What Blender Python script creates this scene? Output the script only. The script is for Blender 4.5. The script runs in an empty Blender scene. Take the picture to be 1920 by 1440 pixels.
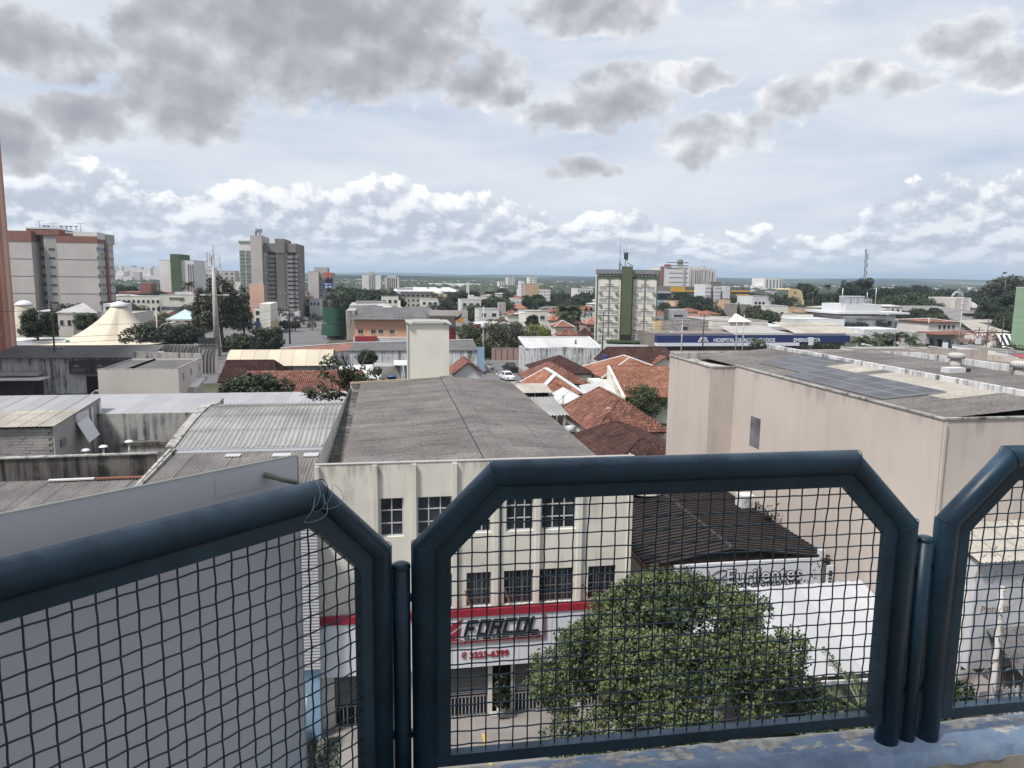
import bpy, math, random
import numpy as np
from mathutils import Matrix, Vector
S=bpy.context.scene
COL=S.collection
rng=random.Random(7)
# ------------------------------------------------------------------ camera
FPX=1400.0;CAM_H=18.0
YAW=math.radians(9.6);ROLL=math.radians(0.7);PITCH=math.atan(201/1400)
FW=np.array([math.sin(YAW)*math.cos(PITCH), math.cos(YAW)*math.cos(PITCH), -math.sin(PITCH)])
_rt=np.array([math.cos(YAW), -math.sin(YAW), 0.0]);_up=np.cross(_rt, FW)
RT=_rt*math.cos(ROLL)+_up*math.sin(ROLL);UP=_up*math.cos(ROLL)-_rt*math.sin(ROLL)
CAM=np.array([0.0, 0.0, CAM_H])
cd=bpy.data.cameras.new('camera');co=bpy.data.objects.new('camera', cd);COL.objects.link(co)
cd.sensor_fit='HORIZONTAL';cd.sensor_width=36;cd.lens=36*FPX/1920
cd.clip_start=0.05;cd.clip_end=40000
M3=np.array([RT, UP, -FW]).T
co.matrix_world=Matrix([[*M3[0], 0], [*M3[1], 0], [*M3[2], CAM_H], [0, 0, 0, 1]])
S.camera=co
def ray(u, v):return FW*FPX+RT*(u-960)+UP*(720-v)
def G(u, v, z=0.0):d=ray(u, v);return CAM+d*((z-CAM_H)/d[2])
def PY(u, v, Y):d=ray(u, v);return CAM+d*(Y/d[1])
def PX(u, v, X):d=ray(u, v);return CAM+d*(X/d[0])
# ------------------------------------------------------------------ colour management
S.view_settings.view_transform='Standard';S.view_settings.look='None'
S.view_settings.gamma=1;S.view_settings.use_curve_mapping=False
S.view_settings.exposure=0.5
S.cycles.max_bounces=6;S.cycles.diffuse_bounces=3;S.cycles.glossy_bounces=2
S.cycles.transmission_bounces=3;S.cycles.volume_bounces=1;S.cycles.transparent_max_bounces=6
S.cycles.caustics_reflective=False;S.cycles.caustics_refractive=False
# ------------------------------------------------------------------ sun
SUN_DIR=Vector((-0.46, -0.27, 0.85)).normalized()
sd=bpy.data.lights.new('sun', 'SUN');sd.energy=3.9;sd.angle=math.radians(8);sd.color=(1.0, 0.965, 0.92)
so=bpy.data.objects.new('sun', sd);COL.objects.link(so)
so.rotation_euler=SUN_DIR.to_track_quat('Z', 'Y').to_euler()
# ------------------------------------------------------------------ node helper
class NT:
 def __init__(s, tree):s.t=tree;s.n=tree.nodes;s.l=tree.links
 def put(s, sock, v):
  if isinstance(v, (int, float)):sock.default_value=v
  elif isinstance(v, (tuple, list)):
   sock.default_value=(*v, 1.0)[:4]if sock.type=='RGBA' else v
  else:s.l.new(v, sock)
 def m(s, op, a, b=None, c=None, clamp=False):
  n=s.n.new('ShaderNodeMath');n.operation=op;n.use_clamp=clamp
  for i, v in enumerate((a, b, c)):
   if v is not None:s.put(n.inputs[i], v)
  return n.outputs[0]
 def vm(s, op, a, b=None):
  n=s.n.new('ShaderNodeVectorMath');n.operation=op
  s.put(n.inputs[0], a)
  if b is not None:
   if op=='SCALE':s.put(n.inputs['Scale'], b)
   else:s.put(n.inputs[1], b)
  return n.outputs[0]
 def mr(s, v, a, b, c=0.0, d=1.0, smooth=True):
  n=s.n.new('ShaderNodeMapRange');n.interpolation_type='SMOOTHSTEP' if smooth else 'LINEAR';n.clamp=True
  s.put(n.inputs[0], v)
  for i, x in zip((1, 2, 3, 4), (a, b, c, d)):s.put(n.inputs[i], x)
  return n.outputs[0]
 def mix(s, f, a, b, blend='MIX'):
  n=s.n.new('ShaderNodeMix');n.data_type='RGBA';n.blend_type=blend;n.clamp_factor=True
  s.put(n.inputs[0], f);s.put(n.inputs[6], a);s.put(n.inputs[7], b)
  return n.outputs[2]
 def noise(s, vec, scale, detail=4.0, rough=0.55, dist=0.0, dims='3D', w=None):
  n=s.n.new('ShaderNodeTexNoise');n.noise_dimensions=dims
  s.put(n.inputs['Vector'], vec)
  n.inputs['Scale'].default_value=scale;n.inputs['Detail'].default_value=detail
  n.inputs['Roughness'].default_value=rough;n.inputs['Distortion'].default_value=dist
  return n.outputs[0]
 def comb(s, x, y, z=0.0):
  n=s.n.new('ShaderNodeCombineXYZ')
  for i, v in enumerate((x, y, z)):s.put(n.inputs[i], v)
  return n.outputs[0]
 def sep(s, v):
  n=s.n.new('ShaderNodeSeparateXYZ');s.put(n.inputs[0], v);return n.outputs
 def ramp(s, f, stops):
  n=s.n.new('ShaderNodeValToRGB');e=n.color_ramp.elements
  while len(e)<len(stops):e.new(0.5)
  for x, (p, c)in zip(e, stops):x.position=p;x.color=(*c, 1)
  s.put(n.inputs[0], f);return n.outputs[0]
  # ------------------------------------------------------------------ world: Nishita sky behind procedural clouds
def build_world():
 w=bpy.data.worlds.new('World');S.world=w;w.use_nodes=True
 w.cycles.sampling_method='MANUAL';w.cycles.sample_map_resolution=512
 t=NT(w.node_tree);t.n.clear()
 out=t.n.new('ShaderNodeOutputWorld');bg=t.n.new('ShaderNodeBackground')
 t.l.new(bg.outputs[0], out.inputs[0]);bg.inputs[1].default_value=0.1
 sky=t.n.new('ShaderNodeTexSky');sky.sky_type='NISHITA';sky.sun_disc=False
 sky.sun_elevation=math.asin(SUN_DIR.z);sky.sun_rotation=math.atan2(SUN_DIR.x, SUN_DIR.y)
 tc=t.n.new('ShaderNodeTexCoord');d=t.vm('NORMALIZE', tc.outputs['Generated'])
 sx, sy, sz=t.sep(d)
 el=t.m('MULTIPLY', t.m('ARCSINE', sz), 57.2958)
 # heading measured from the bearing the street looks along
 cx=t.m('ADD', t.m('MULTIPLY', sx, math.cos(YAW)), t.m('MULTIPLY', sy, -math.sin(YAW)))
 cy=t.m('ADD', t.m('MULTIPLY', sx, math.sin(YAW)), t.m('MULTIPLY', sy, math.cos(YAW)))
 az=t.m('MULTIPLY', t.m('ARCTAN2', cx, cy), 57.2958)
 def azel(u, v):
  r=ray(u, v);r=r/np.linalg.norm(r)
  a=math.degrees(math.atan2(r[0]*math.cos(YAW)-r[1]*math.sin(YAW), r[0]*math.sin(YAW)+r[1]*math.cos(YAW)))
  return a, math.degrees(math.asin(r[2]))
  # ---- high veil: pale grey white with bluer openings, streaked along the horizon
 pv=t.comb(t.m('MULTIPLY', az, 0.035), t.m('MULTIPLY', el, 0.14), 3.1)
 veil=t.noise(pv, 1.6, 5, 0.6, 0.4)
 veil2=t.noise(t.comb(t.m('MULTIPLY', az, 0.06), t.m('MULTIPLY', el, 0.45), 9.0), 1.0, 5, 0.6, 0.3)
 vf=t.m('ADD', t.m('MULTIPLY', veil, 0.65), t.m('MULTIPLY', veil2, 0.35))
 vcol=t.ramp(vf, [(0.30, (0.44, 0.53, 0.67)), (0.41, (0.57, 0.63, 0.72)), (0.52, (0.66, 0.70, 0.765)), (0.70, (0.77, 0.785, 0.825))])
 vcol=t.mix(t.mr(el, 0.0, 3.5, 0.55, 0.0), vcol, (0.62, 0.70, 0.775))
 col=t.mix(0.93, sky.outputs[0], t.vm('SCALE', vcol, 8.0))
 # ---- the field of cumulus low over the horizon: heaped heads, flat grey feet, rows closing up with distance
 eh=t.m('ADD', t.m('MAXIMUM', el, -1.0), 2.2)
 ly=t.m('MULTIPLY', t.m('LOGARITHM', eh, 2.718), 3.0)
 pc=t.comb(t.m('MULTIPLY', az, 0.33), ly, 0.0)
 wob=t.noise(t.comb(t.m('MULTIPLY', az, 0.16), 0.0, 4.0), 1.0, 4, 0.55)
 top=t.n.new('ShaderNodeFloatCurve');cu=top.mapping.curves[0]
 pts=[(-180, 5.5), (-60, 6.0), (-36, 8.0), (-30, 8.4), (-25, 6.6), (-20, 7.8), (-12, 8.0), (-6, 7.6), (0, 6.6), (5, 6.0), (10, 6.3), (15, 4.2), (22, 4.4), (25, 7.0), (31, 7.8), (40, 7.2), (70, 6.0), (180, 5.5)]
 while len(cu.points)<len(pts):cu.points.new(0.5, 0.5)
 for p_, (a_, h_)in zip(cu.points, pts):p_.location=((a_+180)/360, h_/12);p_.handle_type='AUTO_CLAMPED'
 top.mapping.update();t.put(top.inputs['Value'], t.m('DIVIDE', t.m('ADD', az, 180.0), 360.0))
 tope=t.m('ADD', t.m('MULTIPLY', top.outputs[0], 12.0), t.m('MULTIPLY', t.m('SUBTRACT', wob, 0.5), 3.4))
 def dens(off):
  q=t.vm('ADD', pc, off)
  return t.m('ADD', t.m('MULTIPLY', t.noise(q, 0.62, 2, 0.5), 0.6), t.m('MULTIPLY', t.noise(q, 1.9, 8, 0.60), 0.46))
 n0=dens((0, 0, 0));n1=dens((-0.12, 0.34, 0.0))
 head=t.mr(t.m('SUBTRACT', tope, el), -0.6, 2.2, -0.30, 0.085, False)
 d0=t.m('ADD', n0, head)
 cmask=t.mr(d0, 0.465, 0.525)
 lit=t.mr(t.m('SUBTRACT', n0, n1), -0.10, 0.10)
 rim=t.mr(t.m('SUBTRACT', tope, el), 0.3, 4.8, 1.0, 0.0)
 br=t.m('ADD', t.m('MULTIPLY', lit, 0.66), t.m('MULTIPLY', rim, 0.36))
 ccol=t.ramp(br, [(0.10, (0.44, 0.485, 0.56)), (0.38, (0.55, 0.59, 0.655)), (0.64, (0.74, 0.76, 0.795)), (0.95, (0.97, 0.97, 0.975))])
 ccol=t.mix(t.mr(el, 0.2, 2.8, 0.5, 0.0), ccol, (0.64, 0.70, 0.76))
 lowm=t.mr(el, -0.4, 1.6)
 col=t.mix(t.m('MULTIPLY', cmask, t.m('MULTIPLY', lowm, 0.92)), col, t.vm('SCALE', ccol, 8.5))
 # ---- big grey clouds overhead (direction, half width and half height in degrees, strength)
 blobs=[]
 for(u, v, ru, rv, k)in[(600, 40, 300, 135, 1.0), (345, 165, 130, 100, 0.95), (300, 60, 110, 100, 0.6), (720, 95, 170, 85, 0.9), (150, 215, 100, 52, 0.95), (85, 90, 115, 58, 0.85), (20, 262, 95, 60, 0.9), (905, 150, 90, 44, 0.6), (1130, 20, 150, 44, 0.8), (1050, 215, 75, 36, 0.65), (1170, 185, 110, 50, 0.85), (1300, 135, 70, 24, 0.6), (1490, 190, 75, 36, 0.65), (1640, 150, 130, 32, 0.7), (1800, 62, 100, 34, 0.7), (1890, 120, 110, 44, 0.8), (1310, 262, 100, 46, 0.6), (1090, 320, 80, 20, 0.5), (1400, 235, 60, 26, 0.4), (200, -200, 320, 130, 0.8), (900, -220, 380, 110, 0.6), (1600, -200, 320, 130, 0.7), (-270, 60, 230, 130, 0.7), (2200, 60, 230, 120, 0.7)]:
  a, e=azel(u, v);sc=1400/57.2958
  k2=math.cos(math.radians(a))**2
  blobs.append((a, e, ru/sc*k2, rv/sc*math.cos(math.radians(a)), k))
 wx=t.m('MULTIPLY', t.m('SUBTRACT', t.noise(t.comb(az, el, 1.0), 0.26, 4, 0.55), 0.5), 4.2)
 wy=t.m('MULTIPLY', t.m('SUBTRACT', t.noise(t.comb(az, el, 7.0), 0.26, 4, 0.55), 0.5), 3.4)
 ax=t.m('ADD', az, wx);ey=t.m('ADD', el, wy)
 acc=None
 for(a, e, ra, re, k)in blobs:
  fx=t.m('MULTIPLY', t.m('SUBTRACT', ax, a), 1/ra);fy=t.m('MULTIPLY', t.m('SUBTRACT', ey, e), 1/re)
  rr=t.m('ADD', t.m('MULTIPLY', fx, fx), t.m('MULTIPLY', fy, fy))
  g=t.m('MULTIPLY', t.m('SUBTRACT', 1.0, rr), k)
  acc=g if acc is None else t.m('SMOOTH_MAX', acc, g, 0.18)
 acc=t.m('MAXIMUM', acc, -1.2)
 # the same kind of cloud carries on over the rest of the sky
 iz=t.m('DIVIDE', 1.0, t.m('ADD', t.m('MAXIMUM', sz, 0.0), 0.12))
 pp=t.comb(t.m('MULTIPLY', sx, iz), t.m('MULTIPLY', sy, iz), 2.0)
 gen=t.m('MULTIPLY', t.m('SUBTRACT', t.noise(pp, 0.9, 3, 0.5), 0.56), 6.0)
 away=t.mr(el, 24.0, 32.0, -1.6, 0.0)
 acc=t.m('MAXIMUM', acc, t.m('ADD', gen, away))
 def puff(dx, dy):return t.m('ADD', t.m('MULTIPLY', t.noise(t.comb(t.m('ADD', t.m('MULTIPLY', az, 0.85), dx), t.m('ADD', el, dy), 0.0), 0.30, 3, 0.5), 0.5), t.m('MULTIPLY', t.noise(t.comb(t.m('ADD', t.m('MULTIPLY', az, 0.85), dx), t.m('ADD', el, dy), 0.0), 0.85, 7, 0.58), 0.5))
 fine=puff(0, 0)
 dg=t.m('ADD', acc, t.m('MULTIPLY', t.m('SUBTRACT', fine, 0.5), 2.9))
 gm=t.mr(dg, -0.26, 0.36)
 soft=lambda dx, dy:t.noise(t.comb(t.m('ADD', t.m('MULTIPLY', az, 0.85), dx), t.m('ADD', el, dy), 0.0), 0.34, 4, 0.45)
 relief=t.m('MULTIPLY', t.m('SUBTRACT', soft(-0.4, 0.9), soft(0, 0)), 3.0)
 th=t.m('ADD', t.m('ADD', t.m('MULTIPLY', dg, 0.45), t.m('MULTIPLY', acc, 0.55)), t.m('SUBTRACT', relief, t.mr(az, -2.0, 16.0, 0.0, 0.42)))
 gcol=t.ramp(t.mr(th, -0.45, 1.25, 0, 1, False), [(0.0, (0.84, 0.845, 0.86)), (0.18, (0.66, 0.67, 0.70)), (0.42, (0.50, 0.507, 0.54)), (0.70, (0.395, 0.40, 0.435)), (1.0, (0.325, 0.33, 0.368))])
 col=t.mix(t.m('MULTIPLY', gm, 0.95), col, t.vm('SCALE', gcol, 8.0))
 t.l.new(col, bg.inputs[0])
build_world()
# ------------------------------------------------------------------ materials
MAT={}
def _base(name):
 m=bpy.data.materials.new(name);m.use_nodes=True;t=NT(m.node_tree)
 b=t.n['Principled BSDF'];g=t.n.new('ShaderNodeNewGeometry')
 MAT[name]=m
 return m, t, b, g
def bump(t, b, h, strength=0.3, dist=0.02):
 n=t.n.new('ShaderNodeBump');n.inputs['Strength'].default_value=strength;n.inputs['Distance'].default_value=dist
 t.put(n.inputs['Height'], h);t.l.new(n.outputs[0], b.inputs['Normal'])
def plain(name, c, rough=0.7, metal=0.0, var=0.12, scale=0.6):
 m, t, b, g=_base(name)
 n=t.noise(g.outputs['Position'], scale, 5, 0.6)
 f=t.mr(n, 0.3, 0.7, 1-var, 1+var, False)
 t.put(b.inputs['Base Color'], t.mix(1.0, c, t.comb(f, f, f), 'MULTIPLY'))
 b.inputs['Roughness'].default_value=rough;b.inputs['Metallic'].default_value=metal
 return m
def stucco(name, c, stain=(0.25, 0.24, 0.22), amt=0.35, streak=1.0, scale=1.0, rough=0.85, patch=0.12, bmp=0.15, zt=None, lo=0.0):
 """painted render with blotches, rain streaks and a fine grain"""
 m, t, b, g=_base(name);p=g.outputs['Position']
 big=t.noise(p, 0.35*scale, 6, 0.6)
 f=t.mr(big, 0.3, 0.7, 1-patch, 1+patch, False)
 base=t.mix(1.0, c, t.comb(f, f, f), 'MULTIPLY')
 x, y, z=t.sep(p)
 st=t.noise(t.comb(t.m('MULTIPLY', x, 2.2*scale), t.m('MULTIPLY', y, 2.2*scale), t.m('MULTIPLY', z, 0.14*scale)), 1.0, 6, 0.62)
 bl=t.noise(p, 0.8*scale, 7, 0.68)
 sm=t.m('MULTIPLY', t.mr(st, 0.50-lo, 0.78-lo, 0, streak), t.mr(bl, 0.36-lo, 0.66-lo))
 sp=t.mr(t.noise(p, 5.0*scale, 5, 0.7), 0.66, 0.80, 0, 0.5)
 sm=t.m('MULTIPLY', t.m('MAXIMUM', sm, t.m('MULTIPLY', sp, t.mr(bl, 0.45, 0.62))), amt, clamp=True)
 if zt:
  drip=t.noise(t.comb(t.m('MULTIPLY', x, 1.9), t.m('MULTIPLY', y, 1.9), t.m('MULTIPLY', z, 0.06)), 1.0, 7, 0.72)
  reach=t.m('ADD', t.mr(drip, 0.40, 0.72, -0.40, 0.75, False), zt)
  hang=t.m('MULTIPLY', t.mr(t.m('ADD', t.m('SUBTRACT', z, 2*zt), reach), -0.55, 0.25), t.mr(drip, 0.42, 0.6, 0.15, 1))
  sm=t.m('MAXIMUM', sm, t.m('MULTIPLY', hang, 0.55))
 t.put(b.inputs['Base Color'], t.mix(sm, base, stain))
 b.inputs['Roughness'].default_value=rough;b.inputs['Specular IOR Level'].default_value=0.25
 bump(t, b, t.noise(p, 18*scale, 3, 0.6), bmp, 0.01)
 return m
def sheet(name, c, old=(0.10, 0.095, 0.09), amt=0.5, rough=0.6, metal=0.0, along='x', scale=1.0, patch=0.2):
 """roof sheeting: weathering drawn out along the fall of the roof, speckled with lichen"""
 m, t, b, g=_base(name);p=g.outputs['Position'];x, y, z=t.sep(p)
 k=(0.22, 1.6)if along=='x' else(1.6, 0.22)
 st=t.noise(t.comb(t.m('MULTIPLY', x, k[0]*scale), t.m('MULTIPLY', y, k[1]*scale), z), 1.0, 6, 0.65)
 big=t.noise(p, 0.28*scale, 5, 0.6);fin=t.noise(p, 6.5*scale, 5, 0.7)
 oi=t.n.new('ShaderNodeObjectInfo')
 f=t.mr(big, 0.3, 0.7, 1-patch, 1+patch, False)
 f=t.m('MULTIPLY', f, t.mr(oi.outputs['Random'], 0, 1, 0.9, 1.1, False))
 base=t.mix(1.0, c, t.comb(f, f, f), 'MULTIPLY')
 mk=t.m('ADD', t.mr(st, 0.44, 0.76, 0, 0.5), t.mr(fin, 0.42, 0.70, 0, 0.7))
 t.put(b.inputs['Base Color'], t.mix(t.m('MULTIPLY', mk, amt, clamp=True), base, old))
 b.inputs['Roughness'].default_value=rough;b.inputs['Metallic'].default_value=metal
 b.inputs['Specular IOR Level'].default_value=0.2
 bump(t, b, fin, 0.2, 0.01)
 return m
def tilemat(name, cols, scale=1.0):
 """fired clay: every tile a little different, moss in blotches"""
 m, t, b, g=_base(name);p=g.outputs['Position']
 r=g.outputs['Random Per Island']
 big=t.noise(p, 0.5*scale, 6, 0.65)
 f=t.m('ADD', t.m('MULTIPLY', r, 0.45), t.mr(big, 0.28, 0.72, 0, 0.55, False))
 t.put(b.inputs['Base Color'], t.ramp(f, cols))
 b.inputs['Roughness'].default_value=0.85;b.inputs['Specular IOR Level'].default_value=0.15
 bump(t, b, t.noise(p, 14, 4, 0.6), 0.3, 0.01)
 return m
def leafmat(name, dark, mid, light, trans=0.0):
 m, t, b, g=_base(name)
 r=g.outputs['Random Per Island'];big=t.noise(g.outputs['Position'], 0.55, 4, 0.6)
 oi=t.n.new('ShaderNodeObjectInfo')
 f=t.m('ADD', t.m('MULTIPLY', r, 0.55), t.mr(big, 0.3, 0.7, 0, 0.45, False))
 c=t.ramp(f, [(0.12, dark), (0.5, mid), (0.92, light)])
 k=t.mr(oi.outputs['Random'], 0, 1, 0.82, 1.18, False)
 t.put(b.inputs['Base Color'], t.mix(1.0, c, t.comb(k, k, k), 'MULTIPLY'))
 b.inputs['Roughness'].default_value=0.6;b.inputs['Specular IOR Level'].default_value=0.3
 return m
def glassmat(name, c=(0.02, 0.024, 0.03), rough=0.12):
 m, t, b, g=_base(name)
 n=t.noise(g.outputs['Position'], 0.9, 3, 0.5)
 t.put(b.inputs['Base Color'], t.mix(t.mr(n, 0.35, 0.65, 0, 1), c, tuple(min(1, k*2.2)for k in c)))
 b.inputs['Roughness'].default_value=rough;b.inputs['Specular IOR Level'].default_value=0.6
 return m
 # ------------------------------------------------------------------ mesh building
WL={}
class MB:
 def __init__(s):s.v=[];s.f=[];s.mi=[];s.sm=[]
 def quad(s, a, b, c, d, mi=0, sm=False):
  n=len(s.v);s.v+=[tuple(a), tuple(b), tuple(c), tuple(d)];s.f.append((n, n+1, n+2, n+3));s.mi.append(mi);s.sm.append(sm);return s
 def poly(s, pts, mi=0):
  n=len(s.v);s.v+=[tuple(p)for p in pts];s.f.append(tuple(range(n, n+len(pts))));s.mi.append(mi);s.sm.append(False);return s
 def box(s, x0, x1, y0, y1, z0, z1, mi=0, skip=''):
  n=len(s.v)
  s.v+=[(x0, y0, z0), (x1, y0, z0), (x1, y1, z0), (x0, y1, z0), (x0, y0, z1), (x1, y0, z1), (x1, y1, z1), (x0, y1, z1)]
  for k, f in(('b', (0, 3, 2, 1)), ('t', (4, 5, 6, 7)), ('f', (0, 1, 5, 4)), ('r', (1, 2, 6, 5)), ('k', (2, 3, 7, 6)), ('l', (3, 0, 4, 7))):
   if k not in skip:s.f.append(tuple(n+i for i in f));s.mi.append(mi);s.sm.append(False)
  return s
 def bar(s, a, b, w, h=None, mi=0, up=(0, 0, 1)):
  """a square bar between two points"""
  a=Vector(a);b=Vector(b);d=(b-a).normalized();u=Vector(up)
  if abs(d.dot(u))>0.98:u=Vector((1, 0, 0))
  x=d.cross(u).normalized()*(w/2);y=x.cross(d).normalized()*((h or w)/2)
  n=len(s.v)
  for p in(a, b):
   for sx, sy in((-1, -1), (1, -1), (1, 1), (-1, 1)):s.v.append(tuple(p+x*sx+y*sy))
  for f in((0, 1, 5, 4), (1, 2, 6, 5), (2, 3, 7, 6), (3, 0, 4, 7), (3, 2, 1, 0), (4, 5, 6, 7)):
   s.f.append(tuple(n+i for i in f));s.mi.append(mi);s.sm.append(False)
  return s
 def tube(s, pts, r, seg=8, mi=0, caps=True, sm=True, frame=None):
  """a swept pipe with mitred bends; r may be a list"""
  P=[Vector(p)for p in pts];N=len(P)
  R=r if isinstance(r, (list, tuple))else[r]*N
  T=[(P[min(i+1, N-1)]-P[max(i-1, 0)]).normalized()for i in range(N)]
  u=Vector(frame)if frame else(Vector((0, 0, 1))if abs(T[0].z)<0.9 else Vector((1, 0, 0)))
  n0=len(s.v)
  for i in range(N):
   x=u.cross(T[i]);x=x.normalized()if x.length>1e-6 else Vector((1, 0, 0));y=T[i].cross(x).normalized()
   if not frame:u=y
   k=1.0;bend=None
   if 0<i<N-1:
    a=(P[i]-P[i-1]).normalized();b=(P[i+1]-P[i]).normalized()
    ca=max(0.3, math.sqrt(max(0, (1+a.dot(b))/2)));bend=(b-a)
    if bend.length>1e-5:bend.normalize();k=1/ca
    else:bend=None
   for j in range(seg):
    an=2*math.pi*j/seg;o=x*math.cos(an)*R[i]+y*math.sin(an)*R[i]
    if bend is not None and k>1.0005:o=o+bend*(o.dot(bend))*(k-1)
    s.v.append(tuple(P[i]+o))
  for i in range(N-1):
   for j in range(seg):
    a=n0+i*seg+j;b=n0+i*seg+(j+1)%seg
    s.f.append((a, b, b+seg, a+seg));s.mi.append(mi);s.sm.append(sm)
  if caps:
   s.f.append(tuple(n0+j for j in range(seg))[::-1]);s.mi.append(mi);s.sm.append(False)
   s.f.append(tuple(n0+(N-1)*seg+j for j in range(seg)));s.mi.append(mi);s.sm.append(False)
  return s
 def lathe(s, prof, c, seg=16, mi=0, sm=True):
  n0=len(s.v)
  for r, z in prof:
   for j in range(seg):
    a=2*math.pi*j/seg;s.v.append((c[0]+r*math.cos(a), c[1]+r*math.sin(a), c[2]+z))
  for i in range(len(prof)-1):
   for j in range(seg):
    a=n0+i*seg+j;b=n0+i*seg+(j+1)%seg
    s.f.append((a, b, b+seg, a+seg));s.mi.append(mi);s.sm.append(sm)
  return s
 def prism(s, pts, h, mi=0):
  """a polygon (counter-clockwise from above) pushed up by h"""
  n=len(s.v);k=len(pts)
  s.v+=[tuple(p)for p in pts]+[(p[0], p[1], p[2]+h)for p in pts]
  s.f.append(tuple(range(n, n+k))[::-1]);s.f.append(tuple(range(n+k, n+2*k)))
  for i in range(k):s.f.append((n+i, n+(i+1)%k, n+k+(i+1)%k, n+k+i))
  s.mi+=[mi]*(k+2);s.sm+=[False]*(k+2);return s
 def slab(s, pts, th, mi=0, mi_side=None):
  """a flat polygon of any tilt with thickness th on its back"""
  P=[Vector(p)for p in pts];nrm=(P[1]-P[0]).cross(P[2]-P[0]).normalized()
  n=len(s.v);k=len(P)
  s.v+=[tuple(p)for p in P]+[tuple(p-nrm*th)for p in P]
  s.f.append(tuple(range(n, n+k)));s.f.append(tuple(range(n+k, n+2*k))[::-1])
  for i in range(k):s.f.append((n+i, n+k+i, n+k+(i+1)%k, n+(i+1)%k))
  s.mi+=[mi, mi]+[mi if mi_side is None else mi_side]*k;s.sm+=[False]*(k+2);return s
 def mesh(s, name, mats, loc=(0, 0, 0)):
  me=bpy.data.meshes.new(name)
  L=np.array(loc, float)
  me.from_pydata((np.array(s.v, float)-L).tolist()if s.v else[], [], s.f)
  for m in(mats if isinstance(mats, (list, tuple))else[mats]):me.materials.append(MAT[m])
  me.polygons.foreach_set('material_index', s.mi);me.polygons.foreach_set('use_smooth', s.sm)
  me.update();return me
 def build(s, name, mats, parent=None):
  """link as one object; vertices were given in world space"""
  loc=wloc(parent)if parent is not None else(np.mean(np.array(s.v), axis=0)if s.v else(0, 0, 0))
  o=bpy.data.objects.new(name, s.mesh(name, mats, loc));COL.objects.link(o)
  if parent is not None:o.parent=parent
  else:o.location=loc
  WL[o.name]=tuple(float(c)for c in loc)
  return o
def wloc(o):return WL.get(o.name, (0.0, 0.0, 0.0))
def thing(name, label, cat, loc=(0, 0, 0), group=None):
 o=bpy.data.objects.new(name, None);COL.objects.link(o);o.location=tuple(float(c)for c in loc);o.empty_display_size=0.3
 WL[o.name]=tuple(float(c)for c in loc)
 o['label']=label;o['category']=cat
 if group:o['group']=group
 return o
def tag(o, label, cat, group=None):
 o['label']=label;o['category']=cat
 if group:o['group']=group
 return o
def sub(o, parent_part):
 """make o a sub-part of a part (both built under one thing)"""
 o.parent=parent_part;return o
def obj(name, me, parent=None, loc=(0, 0, 0), rot=(0, 0, 0), scale=(1, 1, 1)):
 """an object on shared mesh data, loc in world space"""
 o=bpy.data.objects.new(name, me);COL.objects.link(o)
 L=wloc(parent)if parent is not None else(0, 0, 0)
 o.location=tuple(float(a-b)for a, b in zip(loc, L));o.rotation_euler=rot;o.scale=scale
 if parent is not None:o.parent=parent
 WL[o.name]=tuple(float(c)for c in loc)
 return o
def kind(o, k):o['kind']=k;return o
def clone(src, loc, rz=0.0, scale=None, label=None, group=None):
 """a thing with all of its parts and sub-parts, moved"""
 def cp(o, par):
  c=o.copy();COL.objects.link(c);c.parent=par
  for ch in list(o.children):cp(ch, c)
  return c
 r=cp(src, None);r.location=tuple(float(a)for a in loc);r.rotation_euler=(0, 0, rz)
 if scale:r.scale=scale if isinstance(scale, (tuple, list))else(scale, )*3
 if label:r['label']=label
 if group:r['group']=group
 WL[r.name]=tuple(loc)
 return r
def text_mesh(txt, size, mat, depth=0.02, shear=0.0, bold=0.0, align='LEFT', space=1.0, width=None):
 cu=bpy.data.curves.new('txt', 'FONT');cu.body=txt;cu.size=size;cu.extrude=depth;cu.shear=shear
 cu.offset=bold;cu.align_x=align;cu.space_character=space;cu.resolution_u=3
 o=bpy.data.objects.new('txt', cu);COL.objects.link(o)
 dg=bpy.context.evaluated_depsgraph_get();dg.update()
 me=bpy.data.meshes.new_from_object(o.evaluated_get(dg));bpy.data.objects.remove(o)
 me.materials.clear();me.materials.append(MAT[mat])
 if width:
  xs=[v.co.x for v in me.vertices];k=width/(max(xs)-min(xs));x0=min(xs)
  for v in me.vertices:v.co.x=(v.co.x-x0)*k
 return me
def wall_text(name, txt, x, y, z, size, mat, parent, **kw):
 """letters standing on a wall that faces the street (-Y)"""
 return obj(name, text_mesh(txt, size, mat, **kw), parent, (x, y, z), (math.pi/2, 0, 0))
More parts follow.
